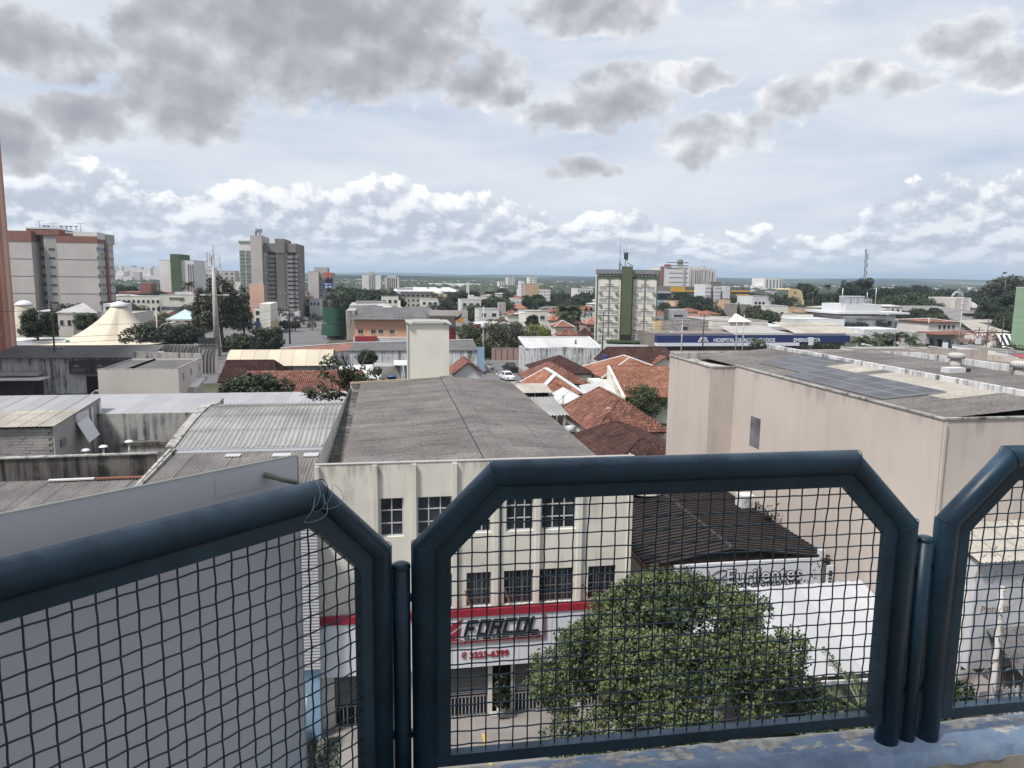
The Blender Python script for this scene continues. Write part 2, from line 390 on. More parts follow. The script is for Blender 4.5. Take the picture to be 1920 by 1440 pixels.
 # ------------------------------------------------------------------ the palette
def make_palette():
 stucco('cream_render', (0.59, 0.565, 0.50), (0.20, 0.185, 0.155), 0.6, 1.0, 1.0, zt=10.86)
 stucco('cream_plain', (0.62, 0.60, 0.53), (0.33, 0.30, 0.26), 0.45, 0.8, 0.8)
 stucco('beige_render', (0.46, 0.405, 0.365), (0.27, 0.225, 0.205), 0.5, 0.7, 0.6, patch=0.09, zt=12.8, lo=0.03)
 stucco('pale_render', (0.52, 0.475, 0.44), (0.28, 0.26, 0.24), 0.35, 0.7, 0.4)
 stucco('grey_render', (0.33, 0.32, 0.31), (0.13, 0.125, 0.12), 0.6, 1.0, 0.8)
 stucco('concrete', (0.34, 0.33, 0.31), (0.055, 0.052, 0.048), 0.9, 1.3, 1.0, patch=0.22, lo=0.07)
 stucco('dark_concrete', (0.125, 0.115, 0.105), (0.022, 0.021, 0.019), 0.92, 1.3, 1.1, patch=0.45, lo=0.10)
 stucco('streaked_white', (0.55, 0.55, 0.56), (0.085, 0.08, 0.078), 0.85, 1.3, 1.3, lo=0.09)
 stucco('white_render', (0.54, 0.54, 0.55), (0.30, 0.36, 0.36), 0.4, 0.7, 0.7)
 stucco('tower_grey', (0.44, 0.405, 0.385), (0.24, 0.21, 0.20), 0.5, 0.5, 0.25)
 stucco('tower_white', (0.60, 0.585, 0.57), (0.36, 0.34, 0.32), 0.4, 0.6, 0.25)
 stucco('brick_red', (0.215, 0.105, 0.082), (0.40, 0.30, 0.26), 0.75, 0.7, 0.5)
 stucco('salmon', (0.47, 0.25, 0.195), (0.28, 0.16, 0.13), 0.3, 0.6, 0.3)
 stucco('salmon_pale', (0.56, 0.36, 0.28), (0.3, 0.2, 0.16), 0.25, 0.6, 0.3)
 stucco('orange_wall', (0.52, 0.30, 0.20), (0.35, 0.22, 0.17), 0.3, 0.6, 0.4)
 stucco('hotel_cream', (0.58, 0.555, 0.495), (0.34, 0.31, 0.27), 0.3, 0.6, 0.3)
 stucco('yellow_wall', (0.52, 0.42, 0.25), (0.30, 0.24, 0.17), 0.4, 0.6, 0.3)
 stucco('tan_wall', (0.42, 0.30, 0.20), (0.28, 0.2, 0.14), 0.3, 0.6, 0.3)
 stucco('taupe_wall', (0.20, 0.175, 0.165), (0.11, 0.10, 0.095), 0.4, 0.6, 0.7)
 stucco('brown_grey', (0.145, 0.13, 0.12), (0.09, 0.085, 0.08), 0.3, 0.6, 0.3)
 stucco('green_paint', (0.088, 0.105, 0.058), (0.055, 0.06, 0.04), 0.45, 0.8, 0.3)
 stucco('green_panel', (0.020, 0.062, 0.037), (0.015, 0.05, 0.03), 0.4, 0.6, 0.4)
 stucco('green_pale', (0.23, 0.33, 0.23), (0.17, 0.24, 0.18), 0.3, 0.6, 0.3)
 stucco('green_mid', (0.070, 0.105, 0.056), (0.05, 0.075, 0.045), 0.3, 0.6, 0.3)
 stucco('light_blue', (0.24, 0.36, 0.48), (0.18, 0.25, 0.33), 0.3, 0.6, 0.8)
 stucco('graffiti_white', (0.46, 0.46, 0.48), (0.28, 0.27, 0.28), 0.45, 0.7, 1.0)
 stucco('pink_brick', (0.34, 0.23, 0.20), (0.20, 0.13, 0.11), 0.4, 0.6, 1.0)
 stucco('cinder_block', (0.28, 0.265, 0.25), (0.12, 0.115, 0.11), 0.7, 0.8, 1.3, patch=0.3, bmp=0.5)
 stucco('board_grey', (0.70, 0.715, 0.76), (0.52, 0.53, 0.56), 0.3, .6, 1.6, .5, .04, 0.02)
 plain('board_edge', (0.62, 0.60, 0.56), 0.7)
 plain('wood', (0.32, 0.295, 0.27), 0.8, 0, 0.3, 40)
 plain('nylon', (0.28, 0.42, 0.46), 0.35)
 plain('white_paint', (0.54, 0.55, 0.565), 0.45, 0, 0.05)
 plain('sign_white', (0.60, 0.62, 0.66), 0.4, 0, 0.04)
 plain('sign_red', (0.27, 0.02, 0.035), 0.45, 0, 0.1)
 plain('sign_black', (0.012, 0.012, 0.014), 0.4)
 plain('sign_grey', (0.22, 0.16, 0.15), 0.5)
 plain('sign_navy', (0.016, 0.028, 0.11), 0.45, 0, 0.1)
 plain('red_shop', (0.27, 0.03, 0.04), 0.5)
 plain('dark_metal', (0.045, 0.045, 0.05), 0.5, 0.3)
 plain('black_void', (0.012, 0.012, 0.013), 0.9)
 plain('grey_metal', (0.22, 0.22, 0.23), 0.45, 0.4)
 plain('galvanised', (0.45, 0.46, 0.48), 0.4, 0.5)
 plain('shutter_grey', (0.15, 0.145, 0.145), 0.5, 0.2)
 plain('rust', (0.20, 0.085, 0.05), 0.8)
 plain('pole_concrete', (0.40, 0.385, 0.37), 0.85, 0, 0.15, 1.2)
 plain('cable_black', (0.02, 0.02, 0.02), 0.6)
 plain('trunk', (0.10, 0.08, 0.06), 0.9, 0, 0.3, 3)
 plain('branch_pale', (0.24, 0.21, 0.18), 0.9, 0, 0.3, 3)
 plain('window_frame', (0.46, 0.46, 0.46), 0.5)
 plain('ac_grey', (0.30, 0.29, 0.28), 0.6)
 plain('awning', (0.62, 0.62, 0.61), 0.6)
 plain('tent', (0.52, 0.465, 0.37), 0.7, 0, 0.06, 0.15)
 plain('asphalt', (0.075, 0.073, 0.074), 0.9, 0, 0.2, 0.35)
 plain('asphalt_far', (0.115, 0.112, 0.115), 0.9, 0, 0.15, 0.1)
 plain('pavement', (0.19, 0.175, 0.165), 0.9, 0, 0.2, 0.7)
 plain('kerb', (0.36, 0.35, 0.33), 0.9)
 plain('line_yellow', (0.42, 0.30, 0.07), 0.8)
 plain('line_white', (0.60, 0.60, 0.58), 0.8)
 plain('car_white', (0.66, 0.67, 0.68), 0.25, 0, 0.03)
 plain('car_black', (0.02, 0.02, 0.022), 0.25)
 plain('car_silver', (0.32, 0.33, 0.34), 0.3, 0.4)
 plain('car_red', (0.25, 0.02, 0.02), 0.3)
 plain('tyre', (0.02, 0.02, 0.02), 0.9)
 plain('lamp_red', (0.35, 0.02, 0.02), 0.3)
 plain('solar_frame', (0.30, 0.30, 0.32), 0.5, 0.3)
 plain('blue_tank', (0.035, 0.10, 0.22), 0.4)
 plain('bill_red', (0.40, 0.10, 0.07), 0.5);plain('bill_blue', (0.05, 0.10, 0.34), 0.5)
 plain('bill_dark', (0.07, 0.05, 0.05), 0.5);plain('band_yellow', (0.56, 0.31, 0.04), 0.5)
 plain('flame_orange', (0.52, 0.24, 0.03), 0.5)
 plain('soil', (0.17, 0.13, 0.10), 0.95, 0, 0.3, 0.3)
 plain('teal', (0.10, 0.30, 0.27), 0.6);plain('cyan_tent', (0.36, 0.50, 0.49), 0.6)
 plain('blue_roof', (0.06, 0.14, 0.36), 0.5)
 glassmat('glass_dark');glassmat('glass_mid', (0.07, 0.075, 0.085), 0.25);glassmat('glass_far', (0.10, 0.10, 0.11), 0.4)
 glassmat('solar_glass', (0.030, 0.031, 0.038), 0.4)
 plain('shutter_pale', (0.36, 0.365, 0.37), 0.6);plain('shutter_mid', (0.22, 0.205, 0.20), 0.6)
 sheet('roof_fibre', (0.150, 0.139, 0.133), (0.050, 0.047, 0.045), 0.85, 0.9, along='x', patch=0.3)
 sheet('roof_fibre_y', (0.165, 0.157, 0.150), (0.06, 0.056, 0.053), 0.8, 0.9, along='y', patch=0.3)
 sheet('roof_cream', (0.36, 0.335, 0.295), (0.17, 0.155, 0.135), 0.7, 0.85, along='x')
 sheet('roof_metal', (0.33, 0.335, 0.35), (0.27, 0.265, 0.26), 0.5, 0.55, 0.1, along='y', patch=0.1)
 sheet('roof_barrel', (0.26, 0.255, 0.25), (0.12, 0.116, 0.11), 0.5, 0.8, along='y', patch=0.25)
 sheet('roof_brown', (0.036, 0.030, 0.030), (0.020, 0.018, 0.018), 0.6, 0.45, 0.0, along='x', patch=0.12)
 sheet('roof_white', (0.44, 0.445, 0.45), (0.28, 0.275, 0.27), 0.45, 0.55, along='y', patch=0.06)
 sheet('roof_beige_arch', (0.47, 0.415, 0.325), (0.36, 0.31, 0.25), 0.4, 0.8, along='x', patch=0.08)
 sheet('roof_greytile', (0.21, 0.20, 0.195), (0.12, 0.11, 0.105), 0.6, 0.8, along='x')
 sheet('roof_slate', (0.12, 0.115, 0.118), (0.06, 0.058, 0.058), 0.6, 0.7, along='x')
 sheet('rib_white', (0.38, 0.385, 0.40), (0.36, 0.36, 0.37), 0.3, 0.5, along='x', patch=0.05)
 tilemat('tile_old', [(0.1, (0.070, 0.035, 0.028)), (0.45, (0.145, 0.068, 0.052)), (0.75, (0.215, 0.105, 0.080)), (0.95, (0.32, 0.20, 0.16))])
 tilemat('tile_dark', [(0.1, (0.030, 0.017, 0.015)), (0.5, (0.058, 0.031, 0.027)), (0.8, (0.085, 0.045, 0.038)), (0.97, (0.17, 0.12, 0.10))])
 tilemat('tile_orange', [(0.1, (0.13, 0.055, 0.038)), (0.5, (0.24, 0.11, 0.075)), (0.9, (0.34, 0.19, 0.135))])
 tilemat('tile_red', [(0.1, (0.12, 0.050, 0.040)), (0.5, (0.22, 0.098, 0.075)), (0.9, (0.36, 0.22, 0.18))])
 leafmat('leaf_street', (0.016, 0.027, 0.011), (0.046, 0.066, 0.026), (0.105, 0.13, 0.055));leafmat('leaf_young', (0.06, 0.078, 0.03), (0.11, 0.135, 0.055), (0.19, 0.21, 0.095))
 leafmat('leaf_dark', (0.011, 0.018, 0.010), (0.024, 0.036, 0.017), (0.050, 0.066, 0.030))
 leafmat('leaf_mid', (0.018, 0.028, 0.013), (0.040, 0.057, 0.023), (0.080, 0.10, 0.040))
 leafmat('leaf_yellow', (0.060, 0.080, 0.015), (0.13, 0.155, 0.030), (0.24, 0.25, 0.06))
 leafmat('leaf_olive', (0.024, 0.028, 0.016), (0.048, 0.054, 0.028), (0.090, 0.094, 0.050))
 leafmat('leaf_palm', (0.018, 0.030, 0.014), (0.040, 0.060, 0.026), (0.085, 0.11, 0.05))
 leafmat('leaf_far', (0.016, 0.024, 0.016), (0.032, 0.043, 0.027), (0.058, 0.07, 0.042))
 leafmat('grass_green', (0.02, 0.045, 0.012), (0.04, 0.08, 0.02), (0.08, 0.13, 0.04))
 # painted pipe of the railing: navy enamel with chips, sky highlight painted on upward faces
 m, t, b, g=_base('rail_blue');p=g.outputs['Position']
 n=t.noise(p, 9, 5, 0.6);c=t.mix(t.mr(n, 0.35, 0.7), (0.0055, 0.027, 0.049), (0.011, 0.045, 0.076))
 chip=t.mr(t.noise(p, 34, 4, 0.75), 0.69, 0.72)
 c=t.mix(t.m('MULTIPLY', chip, t.mr(t.noise(p, 5, 2, 0.5), 0.5, 0.62)), c, (0.006, 0.012, 0.02))
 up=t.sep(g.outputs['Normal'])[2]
 top_sheen=t.m('MULTIPLY', t.mr(up, 0.35, 1.0, 0, 0.42), t.mr(t.noise(p, 14, 5, 0.7), 0.32, 0.68))
 c=t.mix(top_sheen, c, (0.13, 0.23, 0.34))
 t.put(b.inputs['Base Color'], c);b.inputs['Roughness'].default_value=0.40;b.inputs['Specular IOR Level'].default_value=0.5
 bump(t, b, t.m('ADD', t.noise(p, 60, 4, 0.6), t.m('MULTIPLY', chip, -0.6)), 0.12, 0.002)
 # the parapet: thick blue paint flaking off to old plaster
 m, t, b, g=_base('parapet_blue');p=g.outputs['Position'];x, y, z=t.sep(p)
 n=t.noise(p, 14, 6, 0.65);c=t.mix(t.mr(n, 0.3, 0.7), (0.16, 0.235, 0.37), (0.28, 0.37, 0.50))
 c=t.mix(t.mr(t.noise(p, 70, 4, 0.7), 0.56, 0.72, 0, 0.7), c, (0.33, 0.42, 0.55))
 fl=t.m('ADD', t.noise(t.comb(t.m('MULTIPLY', x, 0.7), t.m('MULTIPLY', y, 1.6), z), 16, 8, 0.68), t.mr(y, 1.45, 1.57, -0.10, 0.15, False))
 flake=t.mr(fl, 0.545, 0.565)
 under=t.mix(t.mr(t.noise(p, 30, 5, 0.6), 0.4, 0.65), (0.60, 0.58, 0.53), (0.40, 0.34, 0.29))
 c=t.mix(flake, c, under)
 dirt=t.mr(t.noise(p, 45, 6, 0.75), 0.60, 0.70, 0, 0.7)
 c=t.mix(t.m('MULTIPLY', dirt, t.mr(t.noise(p, 8, 2, 0.5), 0.45, 0.6)), c, (0.035, 0.045, 0.07))
 t.put(b.inputs['Base Color'], c);b.inputs['Roughness'].default_value=0.65
 bump(t, b, t.m('ADD', t.m('MULTIPLY', t.noise(p, 90, 5, 0.65), 0.6), t.m('MULTIPLY', flake, -0.5)), 0.6, 0.004)
 stucco('white_wash', (0.76, 0.76, 0.76), (0.5, 0.5, 0.5), 0.2)
 stucco('parapet_cream', (0.42, 0.38, 0.32), (0.25, 0.22, 0.19), 0.4, 0.6, 12)
 # the wide ground, hills and fields
 m, t, b, g=_base('terrain');p=g.outputs['Position'];x, y, z=t.sep(p)
 fld=t.n.new('ShaderNodeTexVoronoi');t.put(fld.inputs['Vector'], t.comb(t.m('MULTIPLY', x, 0.0016), t.m('MULTIPLY', y, 0.0007)));fld.inputs['Scale'].default_value=1.0
 r=t.sep(fld.outputs['Color'])[0]
 wood=t.noise(t.comb(t.m('MULTIPLY', x, 0.0011), t.m('MULTIPLY', y, 0.0007)), 1.0, 7, 0.62)
 c=t.ramp(r, [(0.15, (0.030, 0.042, 0.026)), (0.5, (0.050, 0.066, 0.034)), (0.75, (0.085, 0.10, 0.05)), (0.95, (0.13, 0.12, 0.085))])
 c=t.mix(t.mr(wood, 0.47, 0.55), c, (0.018, 0.026, 0.018))
 near=t.mr(y, 500, 1500)
 loc=t.mix(t.mr(t.noise(p, 0.03, 6, 0.65), 0.4, 0.62), (0.10, 0.095, 0.075), (0.045, 0.06, 0.03))
 t.put(b.inputs['Base Color'], t.mix(near, loc, c));b.inputs['Roughness'].default_value=0.95;b.inputs['Specular IOR Level'].default_value=0.1
make_palette()
# ------------------------------------------------------------------ where the photographer stands: a railed gallery on the fifth floor
def own_building():
 fl=MB().box(-3.2, 9.0, -2.6, 1.42, 16.02, 16.2).build('gallery_floor', 'parapet_cream');kind(fl, 'structure')
 wl=MB().box(-3.2, 9.0, -2.9, -2.6, 0.0, 26.0).box(-3.5, -3.2, -2.6, 0.9, 0, 26.0).build('house_wall_sun_screen', 'white_wash');kind(wl, 'structure')  # out of view: side wall added to block sun, white to bounce light
 # parapet under the railing: painted cap on a plastered wall, wall face follows the two legs of the gallery
 a=math.radians(47.7);dx, dy=math.sin(a), math.cos(a)
 nx, ny=-math.cos(a), math.sin(a)
 def line(off, s):
  return(-0.02+dx*s+nx*off, 1.49+dy*s+ny*off)
 inn=[(9.0, 1.434), (0.02, 1.434), line(-0.06, -3.2)]
 out=[(9.0, 1.56), (-0.06, 1.56), line(0.07, -3.2)]
 t=thing('parapet_wall', 'flaking blue painted parapet under the railing with a plastered inner face', 'parapet', (1.2, 1.5, 16.2))
 w=MB()
 for k in range(2):
  A, B, Cc, D=inn[k], inn[k+1], out[k+1], out[k]
  w.prism([(A[0], A[1], 13.0), (D[0], D[1], 13.0), (Cc[0], Cc[1], 13.0), (B[0], B[1], 13.0)], 3.869)
 w.build('wall', 'parapet_cream', t)
 c=MB();r2=random.Random(3)
 nX, nY=260, 14
 for leg in range(2):
  A, B=(inn[0], out[0]), (inn[1], out[1])
  if leg:A, B=(inn[1], out[1]), (inn[2], out[2])
  N=nX if leg==0 else 120
  n0=len(c.v)
  for i in range(N+1):
   f=i/N
   for j in range(nY+1):
    g=-0.03+1.06*j/nY
    p0=(A[0][0]+(B[0][0]-A[0][0])*f, A[0][1]+(B[0][1]-A[0][1])*f)
    p1=(A[1][0]+(B[1][0]-A[1][0])*f, A[1][1]+(B[1][1]-A[1][1])*f)
    edge=max(0.0, abs(g-0.5)-0.40)/0.13
    z=16.895-0.009*edge**2+r2.uniform(-.0012, .0012)
    if abs(g-0.5)>0.525:z=16.864
    c.v.append((p0[0]+(p1[0]-p0[0])*g+r2.uniform(-.001, .001), p0[1]+(p1[1]-p0[1])*g+r2.uniform(-.002, .002)*(1+2*edge), z))
  for i in range(N):
   for j in range(nY):
    q=n0+i*(nY+1)+j
    c.f.append((q, q+1, q+nY+2, q+nY+1)[::-1]if False else(q, q+nY+1, q+nY+2, q+1));c.mi.append(0);c.sm.append(True)
 o=c.build('cap', 'parapet_blue', t)
def rail_panel(label, org, dirv, w, s0=0.0, cut_right=True, cut_left=True, zb=16.945, zt=17.593, seed=1):
 """a steel frame of bent pipe (chamfered top corners), a flat inner frame and woven wire"""
 ox, oy=org;dx, dy=dirv;nx, ny=-dy, dx
 def P(s, z, n=0.0):return(ox+dx*s+nx*n, oy+dy*s+ny*n, z)
 R=0.0268;ch=0.147
 t=thing('mesh_railing', label, 'railing', P(w/2, 16.9), 'blue railing panels with woven wire')
 zc=zt-ch*1.03
 pts=[]
 pts+=[P(0, 16.86), P(0, zc), P(ch, zt)]if cut_left else[P(0, zt)]
 pts+=[P(w-ch, zt), P(w, zc), P(w, 16.86)]if cut_right else[P(w, zt)]
 m=MB();m.tube(pts, R, 20, frame=(nx, ny, 0));m.build('pipe_frame', 'rail_blue', t)
 wb=MB();rw=random.Random(seed+40)
 for q in pts[1:-1]:
  i=pts.index(q);A, B=Vector(pts[i-1]), Vector(pts[i+1]);q=Vector(q);tn=((q-A).normalized()+(B-q).normalized()).normalized();bd=Vector((nx, ny, 0));sd_=tn.cross(bd)
  ca=(q-A).normalized().dot(tn)
  wb.tube([q+(sd_*math.cos(k*.262)/ca+bd*math.sin(k*.262))*(R+.0003+rw.uniform(0, .0006))for k in range(25)], [.0010+rw.uniform(-.0003, .0004)for k in range(25)], 6, caps=False)
 kind(wb.build("weld_bead", "rail_blue", t), "stuff")
 # flat bars inside the pipe; a black strip paints the shadow line between the two
 q=0.0245;b=0.030;k=math.tan(math.radians(22.5))
 def loop(d):
  L=[]
  L+=[P(d, zb), P(d, zc-0+(d*k)*0.0-d*0.41), P(ch+d*0.41, zt-d)]if cut_left else[P(0, zb), P(0, zt-d)]
  L+=[P(w-ch-d*0.41, zt-d), P(w-d, zc-d*0.41), P(w-d, zb)]if cut_right else[P(w, zt-d), P(w, zb)]
  return L
 lo, li=loop(q-0.004), loop(q+b)
 f=MB()
 for i in range(len(lo)-1):
  if not cut_left and i==0:continue
  if not cut_right and i==len(lo)-2:continue
  a0, a1, b0, b1=[Vector(x)for x in(lo[i], lo[i+1], li[i], li[i+1])]
  off=Vector((nx, ny, 0))*0.011
  f.quad(a0-off, a1-off, b1-off, b0-off);f.quad(b0-off, b1-off, b1+off, b0+off)
  f.quad(a0+off, b0+off, b1+off, a1+off);f.quad(a0-off, a0+off, a1+off, a1-off)
 f.build('flat_frame', 'rail_blue', t)
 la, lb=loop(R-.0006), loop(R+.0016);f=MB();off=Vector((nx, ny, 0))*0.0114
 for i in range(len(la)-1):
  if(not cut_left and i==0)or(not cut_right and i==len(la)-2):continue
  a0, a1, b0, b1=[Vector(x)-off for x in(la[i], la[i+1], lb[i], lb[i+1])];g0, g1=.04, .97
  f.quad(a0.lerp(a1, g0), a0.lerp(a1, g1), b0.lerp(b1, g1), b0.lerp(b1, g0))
 f.build('shadow_line', 'sign_black', t)
 s_l=q+b if cut_left else 0;s_r=w-q-b if cut_right else w
 MB().bar(P(q-.004 if cut_left else 0, zb+0.013), P(w-q+.004 if cut_right else w, zb+0.013), 0.024, 0.026).build('bottom_bar', 'rail_blue', t)
 # woven wire: every wire bends over and under the ones it crosses
 r2=random.Random(seed);sp=0.0312;wr=0.0017
 def ztop(s):
  z=zt-q-b
  if cut_left and s<ch+(q+b)*0.41:z=min(z, zc-(q+b)*.41+(s-q-b)*1.03)
  if cut_right and s>w-ch-(q+b)*0.41:z=min(z, zc-(q+b)*.41+(w-q-b-s)*1.03)
  return z+0.006
 def srange(z):
  a, c=s_l, s_r
  zz=zc-(q+b)*.41
  if z>zz:
   if cut_left:a=s_l+(z-zz)/1.03
   if cut_right:c=s_r-(z-zz)/1.03
  return a-0.006, c+0.006
 i=0;s=s_l+0.014
 while s<s_r-0.004:
  zz0, zz1=zb+0.02, ztop(s);js=r2.uniform(-.0011, .0011);lean=r2.uniform(-.002, .002);odd=r2.random()<0.05
  if zz1-zz0>0.02:
   z=zz0;pts=[];j=0;n=max(2, int((zz1-zz0)/(sp/2)))
   for j in range(n+1):
    z=zz0+(zz1-zz0)*j/n
    wv=math.sin((z/sp)*math.pi+i*math.pi)
    k2=0.006*max(0, (z-zt+.15)/.1)if odd else 0
    pts.append(P(s+js+lean*(z-zz0)+k2+r2.uniform(-.0003, .0003), z, 0.0014*wv))
   m=MB();m.tube(pts, wr, 5, caps=False);m.build('wire', 'rail_blue', t)
  s+=sp;i+=1
 z=zb+0.042;i=0
 while z<zt-q-b-0.003:
  a, c=srange(z);js=r2.uniform(-.0015, .0015)
  n=max(3, int((c-a)/(sp/2)))
  pts=[]
  for j in range(n+1):
   s=a+(c-a)*j/n
   wv=math.sin(((s-s_l)/sp)*math.pi+i*math.pi+math.pi)
   pts.append(P(s, z+js+r2.uniform(-.0003, .0003), 0.0014*wv))
  m=MB();m.tube(pts, wr, 5, caps=False);m.build('wire', 'rail_blue', t)
  z+=sp;i+=1
 return t
def railing():
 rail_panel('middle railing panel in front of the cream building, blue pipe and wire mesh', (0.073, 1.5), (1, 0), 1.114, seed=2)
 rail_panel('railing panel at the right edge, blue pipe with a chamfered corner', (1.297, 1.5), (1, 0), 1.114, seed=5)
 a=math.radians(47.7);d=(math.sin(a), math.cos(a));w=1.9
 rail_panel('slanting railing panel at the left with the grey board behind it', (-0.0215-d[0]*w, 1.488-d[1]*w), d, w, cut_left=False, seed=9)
 for x, lab in((0.0245, 'short round blue post between the left and middle railing panels'), (1.242, 'short round blue post between the middle and right railing panels')):
  t=thing('railing_post', lab, 'post', (x, 1.5, 16.9), 'posts of the railing')
  MB().tube([(x, 1.5, 16.86), (x, 1.5, 17.402)], 0.0188, 20).build('pipe', 'rail_blue', t)
  MB().lathe([(0.0, .0085), (0.012, .0075), (0.0185, .004), (0.0195, 0.0), (0.0195, -.004), (0.0185, -0.006)], (x, 1.5, 17.402), 20).build('end_cap', 'rail_blue', t)
  g=MB()
  for s in(-1, 1):
   for z in(17.33, 17.02):g.bar((x+s*.012, 1.505, z), (x+s*.03, 1.505, z), 0.012, 0.014)
  g.build('weld_lug', 'rail_blue', t)
  # the back of a sign board hung outside the slanting panel
 n=Vector((-d[1], d[0], 0));o=Vector((-0.02, 1.49, 0))+n*0.11;dv=Vector((d[0], d[1], 0))
 def B(s, z, k=0.0):return tuple(o+dv*s+n*k+Vector((0, 0, z)))
 t=thing('sign_board', 'plain grey back of a sign board hung outside the slanting railing', 'board', B(-1, 16.0))
 s1=-0.116
 MB().slab([B(-2.6, 15.2), B(s1, 15.2), B(s1+0.002, 17.643), B(-2.6, 17.668)], 0.006).build('panel', 'board_grey', t)
 e=MB();e.bar(B(-2.6, 17.6695, .003), B(s1+.002, 17.6445, .003), 0.0075, 0.003);e.bar(B(s1+.0035, 15.2, .003), B(s1+.0035, 17.6435, .003), 0.003, 0.0075, up=(1, 0, 0))
 e.build('edge_strip', 'board_edge', t)
 MB().slab([B(-.29, 17.597, -.0008), B(s1-.012, 17.597, -.0008), B(s1-.012, 17.634, -.0008), B(-.29, 17.636, -.0008)], 0.0006).build('tape_patch', 'board_grey', t)
 pg=thing('wooden_peg', 'weathered wooden peg stuck through the corner of the grey board', 'peg', B(-.175, 17.61))
 MB().tube([B(-.188, 17.621, -.002), B(-.170, 17.614, -.03), B(-.152, 17.607, -.058)], [.0056, .0062, .0046], 7).build('stick', 'wood', pg)
 tw=thing('wire_tie', 'loose loops of thin wire tied round the slanting railing', 'wire', B(-.15, 17.6, -.15))
 m=MB()
 for(cs, cz, rs, rz, ph)in((-.180, 17.578, .022, .022, 0.4), (-.140, 17.592, .019, .021, 1.0), (-.172, 17.60, .006, .028, 0.1)):
  pts=[]
  for k in range(21):
   an=ph+k/20*5.9
   zz=cz+rz*math.sin(an+.5)
   pts.append(B(cs+rs*math.cos(an), zz, -0.142+0.012*math.sin(an*2)-max(0, (17.6-zz))*.1))
  m.tube(pts, 0.00065, 4, caps=False)
 m.build('loop', 'nylon', tw)
own_building();railing()
# ------------------------------------------------------------------ roof builders
def place(name, me, parent, org, ex, ey):
 """shared mesh with its x along ex and its y along ey (unit vectors)"""
 ex=Vector(ex).normalized();ey=Vector(ey);ez=ex.cross(ey).normalized();ey=ez.cross(ex)
 if ez.z<0:ez=-ez
 o=bpy.data.objects.new(name, me);COL.objects.link(o)
 L=Vector(wloc(parent))if parent is not None else Vector((0, 0, 0));p=Vector(tuple(float(a)for a in org))-L
 o.matrix_basis=Matrix(((ex.x, ey.x, ez.x, p.x), (ex.y, ey.y, ez.y, p.y), (ex.z, ey.z, ez.z, p.z), (0, 0, 0, 1)))
 if parent is not None:o.parent=parent
 WL[o.name]=tuple(float(a)for a in org)
 return o
def corr_mesh(name, L, W, pitch, amp, mat, seg=4, prof='sin', th=0.0, nL=1, bow=0.0):
 """corrugated sheet: waves run along x (length L), profile across y (width W)"""
 m=MB();n=max(2, int(round(W/pitch)))
 ys=[];zs=[]
 if prof=='sin':
  for i in range(n*seg+1):
   y=W*i/(n*seg);ys.append(y);zs.append(amp*math.sin(2*math.pi*i/seg))
 else:
  for i in range(n):
   y=W*i/n;p=W/n
   ys+=[y, y+p*.62, y+p*.70, y+p*.86, y+p*.94];zs+=[0, 0, amp, amp, 0]
  ys.append(W);zs.append(0)
 for k in range(nL+1):
  x=L*k/nL;b=bow*(1-(2*k/nL-1)**2)
  for y, z in zip(ys, zs):m.v.append((x, y, z+b))
 N=len(ys)
 for k in range(nL):
  for i in range(N-1):
   a=k*N+i;m.f.append((a, a+N, a+N+1, a+1));m.mi.append(0);m.sm.append(prof=='sin')
 return m.mesh(name, mat)
def sheet_roof(parent, org, fall, across, nL, nW, pitch, amp, mats, prof='sin', lap=0.12, seed=0, name='roof_sheet', seg=4, pick=None, jit=1.0):
 """nL courses down the fall by nW sheets across, each sheet an object; lower courses tuck under the upper"""
 r=random.Random(seed);F=Vector(fall);A=Vector(across);L=F.length/nL;W=A.length/nW
 ex=F.normalized();ey=A.normalized();nrm=ex.cross(ey);
 if nrm.z<0:ex, L0=ex, 0
 up=Vector((0, 0, 1))
 ms=mats if isinstance(mats, (list, tuple))else[mats]
 me={x:corr_mesh(name, L+lap, W*1.03, pitch, amp, x, seg, prof)for x in ms}
 out=[]
 for i in range(nL):
  for j in range(nW):
   mt=pick(i, j)if pick else ms[r.randrange(len(ms))]if len(ms)>1 else ms[0]
   if mt is None:continue
   o0=Vector(org)+ex*(L*i)+ey*(W*j)+up*(0.02*((i+1)%2)-0.022*i*0+(j%2)*0.006)
   e2=(ex*L+up*(-0.012 if i<nL-1 else 0)).normalized()
   rot=r.uniform(-.004, .004)*jit;e2=(e2+ey*rot).normalized()
   out.append(place(name, me[mt], parent, o0+up*r.uniform(0, .008)*jit, e2, ey))
 return out
